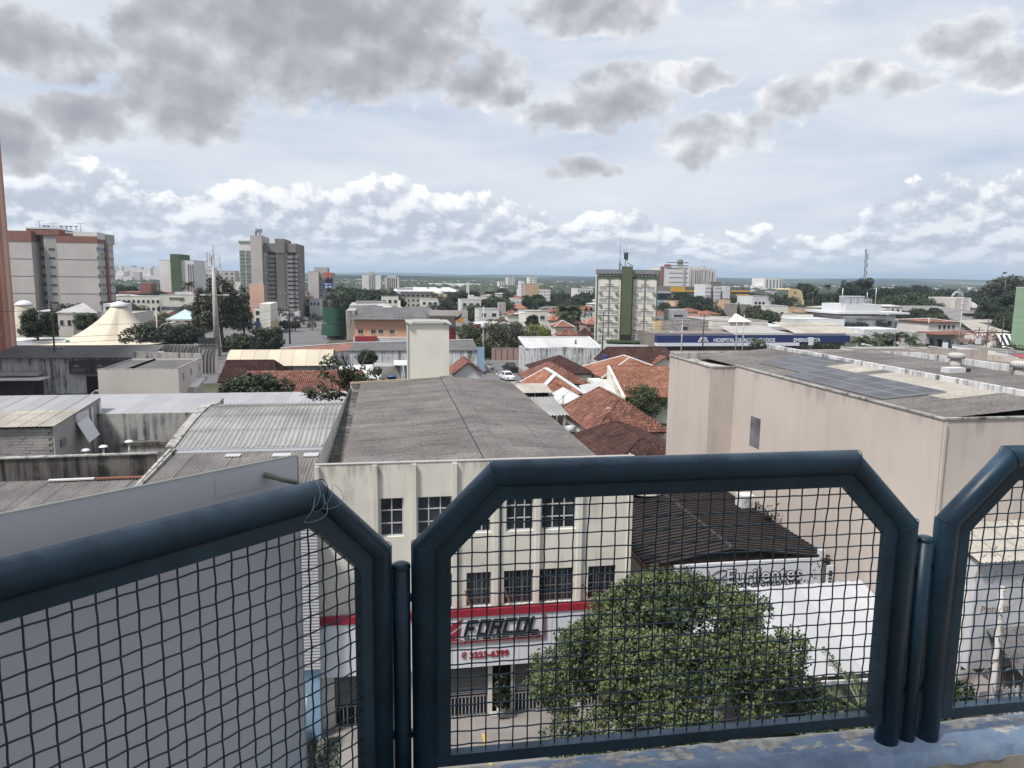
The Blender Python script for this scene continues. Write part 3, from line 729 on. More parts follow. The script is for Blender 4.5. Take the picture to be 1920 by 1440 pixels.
def tile_plane(m, pts, pitch=0.24, row=0.38, h=0.075, seed=0, base=True):
 """barrel tiles laid course by course over a sloping polygon, added to mesh builder m"""
 r=random.Random(seed+11);P=[Vector(tuple(float(c)for c in p))for p in pts]
 n=Vector((0, 0, 0))
 for i in range(1, len(P)-1):n+=(P[i]-P[0]).cross(P[i+1]-P[0])
 n.normalize()
 if n.z<0:n=-n
 s=Vector((0, 0, 1)).cross(n).normalized();t=n.cross(s).normalized()
 if t.z<0:t=-t
 o=P[0];Q=[((p-o).dot(s), (p-o).dot(t))for p in P]
 s0, s1=min(q[0]for q in Q), max(q[0]for q in Q)
 if base:m.poly([p-n*.09 for p in(P if(P[1]-P[0]).cross(P[2]-P[0]).z>0 else P[::-1])])
 N=max(1, int((s1-s0)/pitch));pt=(s1-s0)/N
 prof=[(-.5, -.045), (-.34, h*.75), (0.0, h*1.15), (.34, h*.75), (.5, -.045)]
 for k in range(N):
  sc=s0+(k+.5)*pt;ts=[]
  for i in range(len(Q)):
   a, b=Q[i], Q[(i+1)%len(Q)]
   if(a[0]-sc)*(b[0]-sc)<0:ts.append(a[1]+(b[1]-a[1])*(sc-a[0])/(b[0]-a[0]))
  if len(ts)<2:continue
  t0, t1=min(ts), max(ts)
  if t1-t0<.1:continue
  x=t0+r.uniform(-.03, .03)
  while x<t1-.03:
   e=min(x+row*1.08, t1);js=r.uniform(-.012, .012);jz=r.uniform(-.006, .012);n0=len(m.v)
   for(tt, lift, wd)in((x, .032, 1.04), (e, 0.0, .92)):
    for(a, z)in prof:
     m.v.append(tuple(o+s*(sc+js+a*pt*wd)+t*tt+n*(z+lift+jz)))
   for i in range(4):m.f.append((n0+i, n0+i+1, n0+i+6, n0+i+5));m.mi.append(0);m.sm.append(True)
   x+=row
 return m
def cap_line(m, a, b, r=0.12, mi=0, step=0.42):
 a=Vector(tuple(float(c)for c in a));b=Vector(tuple(float(c)for c in b));n=max(1, int((b-a).length/step));up=Vector((0, 0, .03))
 for i in range(n):
  p=a.lerp(b, i/n)+up;q=a.lerp(b, (i+1.08)/n)+up
  m.tube([p, q], [r*1.1, r*.88], 8, mi)
def hip_faces(x0, x1, y0, y1, ze, zr, ridge='x', hip0=1.0, hip1=1.0):
 """the four slopes of a hipped (hip=1) or gabled (hip=0) roof; returns (faces, ridge/hip lines)"""
 if ridge=='x':
  d=(y1-y0)/2;ym=(y0+y1)/2;a=(x0+d*hip0, ym, zr);b=(x1-d*hip1, ym, zr)
  if a[0]>b[0]:mx=(a[0]+b[0])/2;a=b=(mx, ym, zr)
  A, B, C_, D=(x0, y0, ze), (x1, y0, ze), (x1, y1, ze), (x0, y1, ze)
  fs=[[A, B, b, a], [C_, D, a, b]]
  if hip0>0:fs.append([D, A, a])
  if hip1>0:fs.append([B, C_, b])
  ls=[(a, b), (A, a), (D, a), (B, b), (C_, b)]
 else:
  d=(x1-x0)/2;xm=(x0+x1)/2;a=(xm, y0+d*hip0, zr);b=(xm, y1-d*hip1, zr)
  if a[1]>b[1]:my=(a[1]+b[1])/2;a=b=(xm, my, zr)
  A, B, C_, D=(x0, y0, ze), (x1, y0, ze), (x1, y1, ze), (x0, y1, ze)
  fs=[[D, A, a, b], [B, C_, b, a]]
  if hip0>0:fs.append([A, B, a])
  if hip1>0:fs.append([C_, D, b])
  ls=[(a, b), (A, a), (B, a), (D, b), (C_, b)]
 fs=[[p for i, p in enumerate(f)if p!=f[i-1]]for f in fs]
 return fs, [l for l in ls if l[0]!=l[1]]
def tiled_house(label, x0, x1, y0, y1, ze, zr, tmat='tile_old', wmat='cream_plain', ridge='x', hip0=1.0, hip1=1.0, over=0.45, cap=None, seed=0, fine=True, windows=(), name='tiled_house', zb=0.0):
 t=thing(name, label, 'house', ((x0+x1)/2, (y0+y1)/2, zb))
 w=MB().box(x0+over, x1-over, y0+over, y1-over, zb, ze, skip='b')
 fs, ls=hip_faces(x0, x1, y0, y1, ze, zr, ridge, hip0, hip1)
 xm, ym=(x0+x1)/2, (y0+y1)/2;k=(zr-ze)
 if ridge=='x':
  if not hip0:w.poly([(x0+over, y1-over, ze), (x0+over, y0+over, ze), (x0+over, ym, zr-.1)])
  if not hip1:w.poly([(x1-over, y0+over, ze), (x1-over, y1-over, ze), (x1-over, ym, zr-.1)])
 else:
  if not hip0:w.poly([(x0+over, y0+over, ze), (x1-over, y0+over, ze), (xm, y0+over, zr-.1)])
  if not hip1:w.poly([(x1-over, y1-over, ze), (x0+over, y1-over, ze), (xm, y1-over, zr-.1)])
 w.build('wall', wmat, t)
 m=MB()
 for i, f in enumerate(fs):tile_plane(m, f, 0.24 if fine else 0.42, 0.38 if fine else 0.6, 0.075 if fine else .09, seed+i)
 r=m.build('roof', tmat, t);kind(r, 'stuff')
 c=MB()
 for a, b in ls:cap_line(c, a, b, 0.13 if fine else .16)
 c.build('ridge_cap', cap or tmat, t)
 for(face, s, z, ww, hh)in windows:window(t, face, (x0+over, x1-over, y0+over, y1-over), s, z, ww, hh)
 return t
 # ------------------------------------------------------------------ windows
_WIN={}
def win_mesh(w, h, nx, ny, fr='window_frame', gl='glass_dark', bar=0.05, sill=0.06):
 key=(round(w, 2), round(h, 2), nx, ny, fr, gl, bar)
 if key in _WIN:return _WIN[key]
 f=MB();b=bar
 f.box(-w/2, w/2, -.05, 0.0, 0, b).box(-w/2, w/2, -.05, 0, h-b, h).box(-w/2, -w/2+b, -.05, 0, b, h-b).box(w/2-b, w/2, -.05, 0, b, h-b)
 for i in range(1, nx):x=-w/2+w*i/nx;f.box(x-b*.4, x+b*.4, -.045, -.002, b, h-b)
 for j in range(1, ny):
  z=h*j/ny
  for i in range(nx):
   xa=-w/2+w*i/nx+b*.4;xb=-w/2+w*(i+1)/nx-b*.4
   f.box(xa, xb, -.042, -.003, z-b*.35, z+b*.35)
 if sill:f.box(-w/2-.06, w/2+.06, -.11, 0.0, -sill, -.002)
 g=MB().quad((-w/2+b*.5, -.012, b*.5), (w/2-b*.5, -.012, b*.5), (w/2-b*.5, -.012, h-b*.5), (-w/2+b*.5, -.012, h-b*.5))
 _WIN[key]=(f.mesh('window', fr), g.mesh('pane', gl));return _WIN[key]
ROT={'f':0.0, 'r':math.pi/2, 'k':math.pi, 'l':-math.pi/2}
def window_at(t, p, face, w, h, nx=2, ny=1, fr='window_frame', gl='glass_dark', bar=0.05, sill=0.06, name='window'):
 fm, gm=win_mesh(w, h, nx, ny, fr, gl, bar, sill)
 o=obj(name, fm, t, p, (0, 0, ROT[face]));g=bpy.data.objects.new('pane', gm);COL.objects.link(g);g.parent=o
 return o
def window(t, face, ext, s, z, w, h, **k):
 """s: distance along the wall from its left end as seen from outside"""
 x0, x1, y0, y1=ext
 p={'f':(x0+s, y0-.004, z), 'r':(x1+.004, y0+s, z), 'l':(x0-.004, y1-s, z), 'k':(x1-s, y1+.004, z)}[face]
 return window_at(t, p, face, w, h, **k)
def wall_holes(m, x0, x1, z0, z1, y, holes, depth=0.18, mi=0):
 """a facade at y facing -Y, with real openings (hx0,hx1,hz0,hz1) and their reveals"""
 xs=sorted({x0, x1, *[h[0]for h in holes], *[h[1]for h in holes]});zs=sorted({z0, z1, *[h[2]for h in holes], *[h[3]for h in holes]})
 for i in range(len(xs)-1):
  for j in range(len(zs)-1):
   cx, cz=(xs[i]+xs[i+1])/2, (zs[j]+zs[j+1])/2
   if any(h[0]<cx<h[1]and h[2]<cz<h[3]for h in holes):continue
   m.quad((xs[i], y, zs[j]), (xs[i+1], y, zs[j]), (xs[i+1], y, zs[j+1]), (xs[i], y, zs[j+1]), mi)
 for a, b, c, d in holes:
  m.quad((a, y, c), (a, y+depth, c), (a, y+depth, d), (a, y, d), mi);m.quad((b, y+depth, c), (b, y, c), (b, y, d), (b, y+depth, d), mi)
  m.quad((a, y, d), (a, y+depth, d), (b, y+depth, d), (b, y, d), mi);m.quad((a, y+depth, c), (a, y, c), (b, y, c), (b, y+depth, c), mi)
  # ------------------------------------------------------------------ the cream shop building across the street
def cream_building():
 FY=28.3;X0, X1=-2.72, 9.86;ZT=10.86
 t=thing('shop_building', 'cream three storey shop building across the street with grey corrugated roof and tall water tower', 'building', (3.6, 40, 0))
 px=lambda u, v:PY(u, v, FY)
 up=[(712, 757, 925, 997, 2), (782, 848, 921, 993, 3), (868, 922, 918, 988, 3), (949, 1002, 914, 983, 3), (1015, 1081, 909, 978, 3)]
 lo=[(830, 848, 1072, 1135, 1), (875, 922, 1066, 1131, 3), (946, 1002, 1062, 1127, 3), (1013, 1078, 1058, 1122, 4), (1106, 1158, 1053, 1112, 3), (716, 760, 1078, 1138, 3)]
 zt=px(757, 922)[2];
 def rect(u0, u1, z0, z1):return(px(u0, 960)[0], px(u1, 960)[0], z0, z1)
 holes_u=[rect(a, b, 7.92, 9.48)for a, b, *_ in up];holes_l=[rect(a, b, 4.85, 6.28)for a, b, *_ in lo]
 gates=[(-2.2, 0.75, 0.06, 2.25), (1.35, 3.95, 0.06, 2.25), (5.05, 7.4, 0.06, 2.25), (7.9, 9.4, 0.06, 2.25), (4.12, 4.9, 0.06, 2.25)]
 w=MB();wall_holes(w, X0, X1, 0, ZT, FY, holes_u+holes_l+gates, 0.22)
 w.quad((X1, FY, 0), (X1, 56.4, 0), (X1, 56.4, 9.3), (X1, FY, 9.3));w.quad((X1, FY, 9.3), (X1, 29.0, 9.3), (X1, 29.0, ZT), (X1, FY, ZT));w.quad((X1, 29, 9.3), (X1, 56.4, 9.3), (9.1, 56.4, 9.5), (9.1, 29, 9.5))
 w.quad((X0, 56.4, 0), (X0, FY, 0), (X0, FY, ZT), (X0, 56.4, 9.7));w.quad((X1, 56.4, 0), (X0, 56.4, 0), (X0, 56.4, 10), (X1, 56.4, 10))
 w.quad((X0, FY, ZT), (X1, FY, ZT), (X1, FY+.18, ZT), (X0, FY+.18, ZT));w.quad((X1, FY+.18, ZT), (X0, FY+.18, ZT), (X0, FY+.18, 9.6), (X1, FY+.18, 9.6))
 wl=w.build('wall', 'cream_render', t)
 MB().box(X0+.24, X1-.24, FY+.5, FY+.55, 0, 9.6).build('back_wall', 'black_void', t)
 for u in(594, 704, 776, 852, 930, 1008, 1087, 1180):
  x=min(max(px(u, 960)[0], X0+.07), X1-.08)
  MB().box(x-.09, x+.09, FY-.13, FY-.002, 4.7, ZT-.04).build('pilaster', 'cream_render', t)
 cp=MB();cp.box(X0-.02, X1+.02, FY-.02, FY+.2, ZT+.002, ZT+.03);cp.build('coping', 'grey_render', t)
 for(a, b, *_), h, q in zip(up, holes_u, up):
  o=window_at(t, ((h[0]+h[1])/2, FY+.16, h[2]), 'f', h[1]-h[0], h[3]-h[2], q[4], 3, 'window_frame', 'glass_dark', 0.055, 0.05)
 for h, q in zip(holes_l, lo):
  o=window_at(t, ((h[0]+h[1])/2, FY+.16, h[2]), 'f', h[1]-h[0], h[3]-h[2], q[4], 1, 'grey_metal', 'glass_dark', 0.045, 0.0)
  g=MB()
  for k in range(1, 4):z=h[2]+(h[3]-h[2])*k/4;g.box(h[0]+.002, h[1]-.002, FY+.02, FY+.035, z-.012, z+.012)
  for k in range(1, q[4]+2):x=h[0]+(h[1]-h[0])*k/(q[4]+2);g.box(x-.011, x+.011, FY+.037, FY+.05, h[2]+.002, h[3]-.002)
  sub(g.build('window_grille', 'grey_metal', t), t)
 for x, z in((3.30, 4.6), (4.9, 4.6), (8.15, 4.6)):
  MB().bar((x, FY-.3, z), (x-.32, FY-.02, z+.95), 0.04).build('stay_rod', 'rust', t)
  # roof: four courses of fibre cement sheet, low ridge with caps
 ZR, ZE, XR=10.40, 10.02, 4.30;Y0, Y1=28.62, 56.2
 nW=26
 sheet_roof(t, (XR-.1, Y0, ZR), (1.48-XR+.1, 0, (ZE-ZR)*.49), (0, Y1-Y0, 0), 1, nW, 0.177, 0.026, 'roof_fibre', seed=1)
 sheet_roof(t, (1.60, Y0, ZR-.20), (-1.80-1.60, 0, (ZE-ZR)*.55), (0, Y1-Y0, 0), 1, nW, 0.177, 0.026, 'roof_fibre', seed=2)
 sheet_roof(t, (XR+.5, Y0, ZR-.03), (7.3-XR-.5, 0, (ZE-ZR)*.5), (0, Y1-Y0, 0), 1, nW, 0.177, 0.026, 'roof_fibre', seed=3)
 sheet_roof(t, (7.15, Y0, ZR-.21), (9.22-7.15, 0, (ZE-ZR)*.5), (0, Y1-Y0, 0), 1, nW, 0.177, 0.026, 'roof_fibre', seed=4)
 sheet_roof(t, (XR-.32, Y0, ZR+.03), (0.46, 0, 0.045), (0, Y1-Y0, 0), 1, 18, 0.177, 0.024, 'roof_fibre', seed=5, name='ridge_cap')
 sheet_roof(t, (XR+.08, Y0+.3, ZR+.085), (0.56, 0, -0.075), (0, Y1-Y0-.3, 0), 1, 18, 0.177, 0.024, 'roof_fibre', seed=6, name='ridge_cap')
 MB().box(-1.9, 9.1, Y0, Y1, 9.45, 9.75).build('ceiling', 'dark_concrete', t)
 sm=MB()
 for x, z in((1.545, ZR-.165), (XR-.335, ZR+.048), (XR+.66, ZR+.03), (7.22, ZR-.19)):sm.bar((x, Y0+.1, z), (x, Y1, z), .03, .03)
 sm.build('lap_shadow_bar', 'black_void', t)  # black bars laid in as the shade along the sheet laps
 MB().box(X0+.02, -1.85, 30.5, 55.9, 9.3, 9.5).build('gutter', 'dark_concrete', t)
 # water tower at the back
 tx0, tx1=PY(765, 650, 56.6)[0], PY(842, 650, 56.6)[0]
 zt=PY(800, 607, 56.6)[2]
 tw=MB().box(tx0, tx1, 56.6, 60.2, 8.0, zt, skip='b');o=tw.build('water_tower', 'cream_plain', t)
 l=MB();l.box(tx0-.12, tx1+.12, 56.45, 60.4, zt+.002, zt+.10);l.box(tx0+.4, tx1-.5, 56.9, 60, zt+.102, zt+.16)
 l.build('tower_lid', 'grey_render', t)
 e=MB();e.bar((tx0-.12, 56.40, zt+.14), (tx0+.28, 56.42, zt-.02), .1, .1);e.bar((tx1+.16, 56.40, zt-.04), (tx1-.45, 56.42, zt+.2), .09, .1);e.bar((tx0-.035, 56.56, 9.9), (tx0-.035, 56.56, zt), .07)
 e.build('tower_trim', 'white_paint', t)
 f=MB();f.bar((tx0-.3, 56.38, 10.18), (tx1+.3, 56.38, 10.22), .26, .14);f.bar((tx0-.25, 56.4, 10.16), (tx0-.3, 54.9, 10.12), .2, .1);f.bar((X0, 56.35, 10.0), (tx0-.3, 56.38, 10.2), .2, .14)
 f.build('flashing', 'tan_wall', t)
 # fascia over the shop
 SY=27.98;sx0, sx1=-2.93, 9.2;z0, z1=PY(900, 1250, SY)[2], PY(900, 1155, SY)[2];z2=z1+.30
 zA=z0;
 sg=thing('shop_sign', 'long white shop fascia with red top band, black slanting lettering and a red phone number', 'sign', (3, SY, z0))
 MB().box(sx0, sx1, SY, FY-.14, z0, z1).build('fascia', 'sign_white', sg)
 MB().box(sx0-.02, sx1+.02, SY-.04, FY-.14, z1+.002, z2).build('top_band', 'sign_red', sg)
 sj=MB()
 for k in range(1, 9):x=sx0+(sx1-sx0)*k/9;sj.box(x-.006, x+.006, SY-.003, SY-.0005, z0+.01, z1-.01)
 sj.build('panel_joint', 'sign_grey', sg)
 a=PY(868, 1192, SY);b=PY(1016, 1192, SY)
 zc0, zc1=PY(940, 1190, SY)[2], PY(940, 1159, SY)[2]
 h=zc1-zc0
 # squared slanting capitals, each letter a part
 W6=(b[0]-a[0]-.1)/6;th=.19;sh_=.26
 strokes={'F':((0, 0, .27, 1), (.27, .79, 1, 1), (.27, .40, .82, .60)), 'O':((0, 0, .27, 1), (.73, 0, 1, 1), (.27, .79, .73, 1), (.27, 0, .73, .21)), 'R':((0, 0, .27, 1), (.27, .79, 1, 1), (.73, .42, 1, .79), (.27, .42, .73, .60), (.62, 0, .92, .42)), 'C':((0, 0, .27, 1), (.27, .79, 1, 1), (.27, 0, 1, .21)), 'L':((0, 0, .27, 1), (.27, 0, 1, .21))}
 for k, ch in enumerate('FORCOL'):
  m=MB();ww=W6*.84;xo=a[0]+W6*k
  for(p0, q0, p1, q1)in strokes[ch]:
   P4=[(xo+p*ww+sh_*h*q, SY-.05, zc0+q*h)for p, q in((p0, q0), (p1, q0), (p1, q1), (p0, q1))];m.slab(P4, .045)
  m.build('letter', 'sign_black', sg)
 za=PY(940, 1198, SY)[2]
 wall_text('small_letters', 'JÓIAS - RELÓGIOS - PRESENTES', a[0]+.04, SY-.02, za-.03, 00.22, 'sign_black', sg, depth=.01, bold=.012, width=b[0]-a[0]-.1)
 zp=PY(920, 1231, SY)[2];pa, pb=PY(880, 1230, SY)[0], PY(954, 1230, SY)[0]
 wall_text('phone_number', '3223-6399', pa, SY-.02, zp, 0.36, 'sign_red', sg, depth=.012, bold=.012, width=pb-pa)
 hd=MB();cx=PY(871, 1229, SY)[0]
 for k in range(8):an=k*.55+.9;hd.bar((cx+.11*math.cos(an), SY-.015, zp+.14+.13*math.sin(an)), (cx+.11*math.cos(an+.5), SY-.015, zp+.14+.13*math.sin(an+.5)), .03)
 hd.bar((cx-.05, SY-.015, zp+.1), (cx+.06, SY-.015, zp+.2), .05);hd.build('phone_symbol', 'sign_red', sg)
 def sp(u, v):q=PY(u, v, SY-.02);return(q[0], SY-.02, q[2])
 lg=MB();
 lg.slab([sp(868, 1164), sp(866, 1171), sp(838, 1190), sp(824, 1186)][::-1]if False else[sp(822, 1188), sp(836, 1192), sp(864, 1172), sp(868, 1160)], .015)
 lg.slab([sp(840, 1194), sp(862, 1195), sp(865, 1176)], .015);lg.slab([sp(815, 1208), sp(868, 1200), sp(832, 1194)], .015)
 lg.build('arrow_logo', 'sign_red', sg)
 br=MB();bq=MB()
 for k, (mb)in enumerate((bq, br, bq)):
  o=k*3.2;mb.bar(sp(1017+o, 1150), sp(1017+o, 1189+o), .045, .02);mb.bar(sp(822, 1206+o), sp(1017+o, 1190+o), .045, .02)
 bq.build('border_line', 'sign_grey', sg);br.build('border_line', 'sign_red', sg)
 # shutters and gates under the fascia
 for i, g in enumerate(gates[:4]):
  x0, x1, a, b=g
  sh=MB();n=15
  for k in range(n):z=0.98+(b-0.98)*k/n;dz=(b-.98)/n;sh.quad((x0, FY+.12, z), (x1, FY+.12, z), (x1, FY+.085, z+dz*.7), (x0, FY+.085, z+dz*.7));sh.quad((x0, FY+.085, z+dz*.7), (x1, FY+.085, z+dz*.7), (x1, FY+.12, z+dz), (x0, FY+.12, z+dz))
  kind(sh.build('shutter', 'shutter_grey', t), 'stuff')
  MB().quad((x0, FY+.2, a), (x1, FY+.2, a), (x1, FY+.2, .98), (x0, FY+.2, .98)).build('opening', 'black_void', t)
  gt=MB();gt.box(x0, x1, FY+.03, FY+.06, .92, .97);gt.box(x0, x1, FY+.03, FY+.06, .12, .17)
  gate=gt.build('gate', 'grey_metal', t)
  me=MB().box(-.018, .018, -.012, .012, 0.171, .919).mesh('gate_bar', 'galvanised')
  n=int((x1-x0)/.15)
  for k in range(n+1):
   o=bpy.data.objects.new('gate_bar', me);COL.objects.link(o);o.parent=gate;o.location=(x0+.03+(x1-x0-.06)*k/n-WL[t.name][0], FY+.045-WL[t.name][1], 0)
 MB().box(4.0, 5.0, FY-.35, FY-.01, 0.12, 0.24).build('doorstep', 'kerb', t)
 pl=thing('potted_plant', 'dark potted shrub beside the shop doorway under the fascia', 'plant', (4.45, 27.95, .12))
 MB().lathe([(.0, 0), (.16, 0), (.22, .4), (.19, .4), (.0, .34)], (4.45, 27.95, .25), 12).build('pot', 'kerb', pl)
 rr=random.Random(5);cr=MB()
 for k in range(240):
  a=rr.uniform(0, 6.28);z=rr.uniform(.55, 2.0);r0=.34*math.sqrt(rr.random())*(1.1-abs(z-1.2)/1.3)
  c=Vector((4.45+r0*math.cos(a), 27.95+r0*math.sin(a), z));d=Vector((rr.uniform(-1, 1), rr.uniform(-1, 1), rr.uniform(-.3, 1))).normalized()*.13;s=d.cross(Vector((rr.uniform(-1, 1), rr.uniform(-1, 1), .2))).normalized()*.05
  cr.quad(c-d, c+s, c+d, c-s)
 cr.build('foliage', 'leaf_dark', pl)
def lens_building():
 FY=31.0;XL, XR=11.75, 20.72
 t=thing('optics_shop', 'low shop with dark brown ribbed roof and white fascia reading Eurilentes', 'building', (16, 38, 0))
 zt=5.05
 MB().box(XL, XR, FY+.3, 46.0, 0, 4.55, skip='b').build('wall', 'pale_render', t)
 zf0, zf1=3.35, 4.98
 xr=15.75;zr, ze=5.62, 4.98;Y1=47.0;n=44
 me={}
 for side, xe in(('l', XL-.15), ('r', XR-.03)):
  L=math.hypot(xe-xr, zr-ze);W=(Y1-FY)/n
  m=MB();W2=W*1.0
  # one course: a flat pan with a raised lap along its near edge
  m.quad((0, .10, .012), (L, .10, .012), (L, W2, .0), (0, W2, .0));m.quad((0, .0, .075), (L, .0, .075), (L, .10, .075), (0, .10, .075));m.quad((0, .10, .075), (L, .10, .075), (L, .10, .012), (0, .10, .012));m.quad((0, 0, .0), (L, 0, 0), (L, 0, .075), (0, 0, .075))
  m.quad((L, 0, -.02), (L, W2, -.02), (L, W2, .02), (L, 0, .075))
  me[side]=m.mesh('roof_panel', 'roof_brown')
  r=random.Random(4)
  for k in range(n):
   ex=Vector((xe-xr, 0, ze-zr)).normalized();e=r.uniform(-.015, .015)
   p=place('roof_panel', me[side], t, (xr, FY+W*k, zr+r.uniform(-.006, .006)), ex, (0, 1, 0))
   if side=='l':p.matrix_basis=p.matrix_basis
 me2=MB()
 for k in range(18):y=FY+.1+k*(Y1-FY)/18;me2.tube([(xr, y, zr+.01), (xr, y+.9, zr+.02)], [.13, .11], 8)
 me2.build('ridge_cap', 'roof_brown', t)
 MB().bar((XL-.2, FY+.1, 4.86), (XL-.2, Y1, 4.86), .06, .22).build('barge_board', 'rust', t)
 MB().box(XL-.18, XR-.1, FY+.14, FY+.28, 4.78, 4.96).build('eaves_board', 'rust', t)
 s=thing('fascia_sign', 'white fascia reading Eurilentes in outlined letters below the brown ribbed roof', 'sign', (16, FY, 4))
 sx0, sx1=12.9, 20.35
 MB().box(sx0, sx1, FY-.02, FY+.13, zf0, zf1).build('fascia', 'sign_white', s)
 MB().box(sx1-.22, sx1+.06, FY-.06, FY+.2, zf1+.002, zf1+.38).build('end_block', 'white_paint', s)
 def sp(u, v):q=PY(u, v, FY-.03);return(q[0], FY-.03, q[2])
 a, b=sp(1362, 1093), sp(1503, 1080)
 cu_w=b[0]-a[0]
 hs=.95
 me=text_mesh('Eurilentes', hs, 'sign_black', .012, 0, .045, width=cu_w);obj('letter_outline', me, s, (a[0], FY-.032, a[2]-.02), (math.pi/2, 0, 0))
 me=text_mesh('Eurilentes', hs, 'sign_white', .012, 0, .004, width=cu_w-.03);obj('letters', me, s, (a[0]+.015, FY-.052, a[2]-.02), (math.pi/2, 0, 0))
 c, d=sp(1360, 1099), sp(1502, 1087)
 wall_text('small_letters', 'PRODUTOS OTICOS LTDA', c[0], FY-.03, c[2]-.10, .24, 'sign_black', s, depth=.008, bold=.004, width=d[0]-c[0])
 wall_text('phone_number', 'FONE: 3626-1777 / 3281-0501', c[0]+.9, FY-.03, c[2]-.40, .21, 'sign_black', s, depth=.008, bold=.003, width=(d[0]-c[0])*.68)
 e=MB();cx, cz=sp(1347, 1079)[0], sp(1347, 1079)[2]
 pts=[(cx+.42*math.cos(k*.33), FY-.035, cz+.20*math.sin(k*.33)+.14*math.cos(k*.33))for k in range(20)]
 e.tube(pts, .022, 5, caps=False);e.tube([(cx-.62, FY-.035, cz-.32), (cx-.45, FY-.035, cz+.1), (cx-.5, FY-.035, cz+.28)], .02, 5);e.tube([(cx-.62, FY-.035, cz-.32), (cx-.9, FY-.035, cz-.36)], .018, 5)
 e.build('eye_logo', 'sign_black', s)
 dt=MB();r=random.Random(2)
 for k in range(22):
  x=sp(1513, 1080)[0]+r.uniform(-.15, .75);z=cz+r.uniform(-.55, .4);dt.lathe([(0, -.03), (.03, 0), (0, .03)], (x, FY-.03, z), 5)
 dt.build('dot_pattern', 'sign_black', s)
 # little side sign at the end of the fascia
 q=thing('side_sign', 'small white sign with a black emblem at the end of the fascia', 'sign', (20.5, FY-.4, 3.6))
 MB().box(20.36, 20.72, FY-.35, FY-.28, 3.15, 4.7).build('panel', 'sign_white', q)
 em=MB();r=random.Random(8)
 for k in range(7):em.box(20.46, 20.62, FY-.37, FY-.352, 3.35+k*.17, 3.44+k*.17)
 em.build('emblem', 'sign_black', q)
 # white sheet canopy in front
 c=thing('canopy', 'white sheet metal canopy in front of the low optics shop', 'canopy', (16.5, 26, 4))
 sheet_roof(c, (11.2, 28.55, 4.80), (0, -5.0, -1.35), (9.45, 0, 0), 1, 9, 0.52, 0.055, 'rib_white', prof='trap', seed=3, lap=0.0)
 sheet_roof(c, (20.66, 24.4, 3.70), (0, -1.35, -.36), (1.15, 0, 0), 1, 1, 0.52, 0.055, 'rib_white', prof='trap', seed=3, lap=0.0)
 f=MB();f.bar((11.2, 23.6, 3.36), (21.8, 23.1, 3.30), .08, .14)
 for x in(11.6, 16, 20.2):f.bar((x, 23.75, 0), (x, 23.75, 3.38), .1);f.bar((x, 23.6, 3.3), (x, 28.5, 4.7), .07, .12)
 f.build('frame', 'white_paint', c)
 # things on the roof against the big beige wall
 wt=thing('water_tank', 'old round grey water tank standing on the brown ribbed roof', 'tank', (14.9, 40.5, 5.5))
 MB().lathe([(0, 0), (.82, 0), (.85, .05), (.80, 1.2), (.84, 1.24), (.84, 1.32), (.3, 1.5), (0, 1.52)], (14.9, 40.6, 5.72), 20).build('barrel', 'concrete', wt)
 MB().lathe([(0, -.1), (1.05, -.1), (1.05, 0), (0, 0)], (14.9, 40.6, 5.70), 16).build('stand', 'kerb', wt)
 ac=thing('ac_unit', 'white air conditioner condenser against the beige wall at the edge of the brown roof', 'air conditioner', (20.0, 38.6, 5.2))
 MB().box(19.75, 20.55, 38.2, 39.0, 5.15, 5.85).build('case', 'white_paint', ac)
 g=MB()
 for k in range(3):g.lathe([(.25-k*.09, -.0), (.25-k*.09, .02)], (0, 0, 0), 14)
 gm=g.mesh('fan_grille', 'ac_grey');obj('fan_grille', gm, ac, (20.15, 38.19, 5.5), (math.pi/2, 0, 0))
 MB().box(19.85, 19.92, 38.25, 38.9, 5.0, 5.148).box(20.38, 20.45, 38.25, 38.9, 5.0, 5.148).build('foot', 'grey_metal', ac)
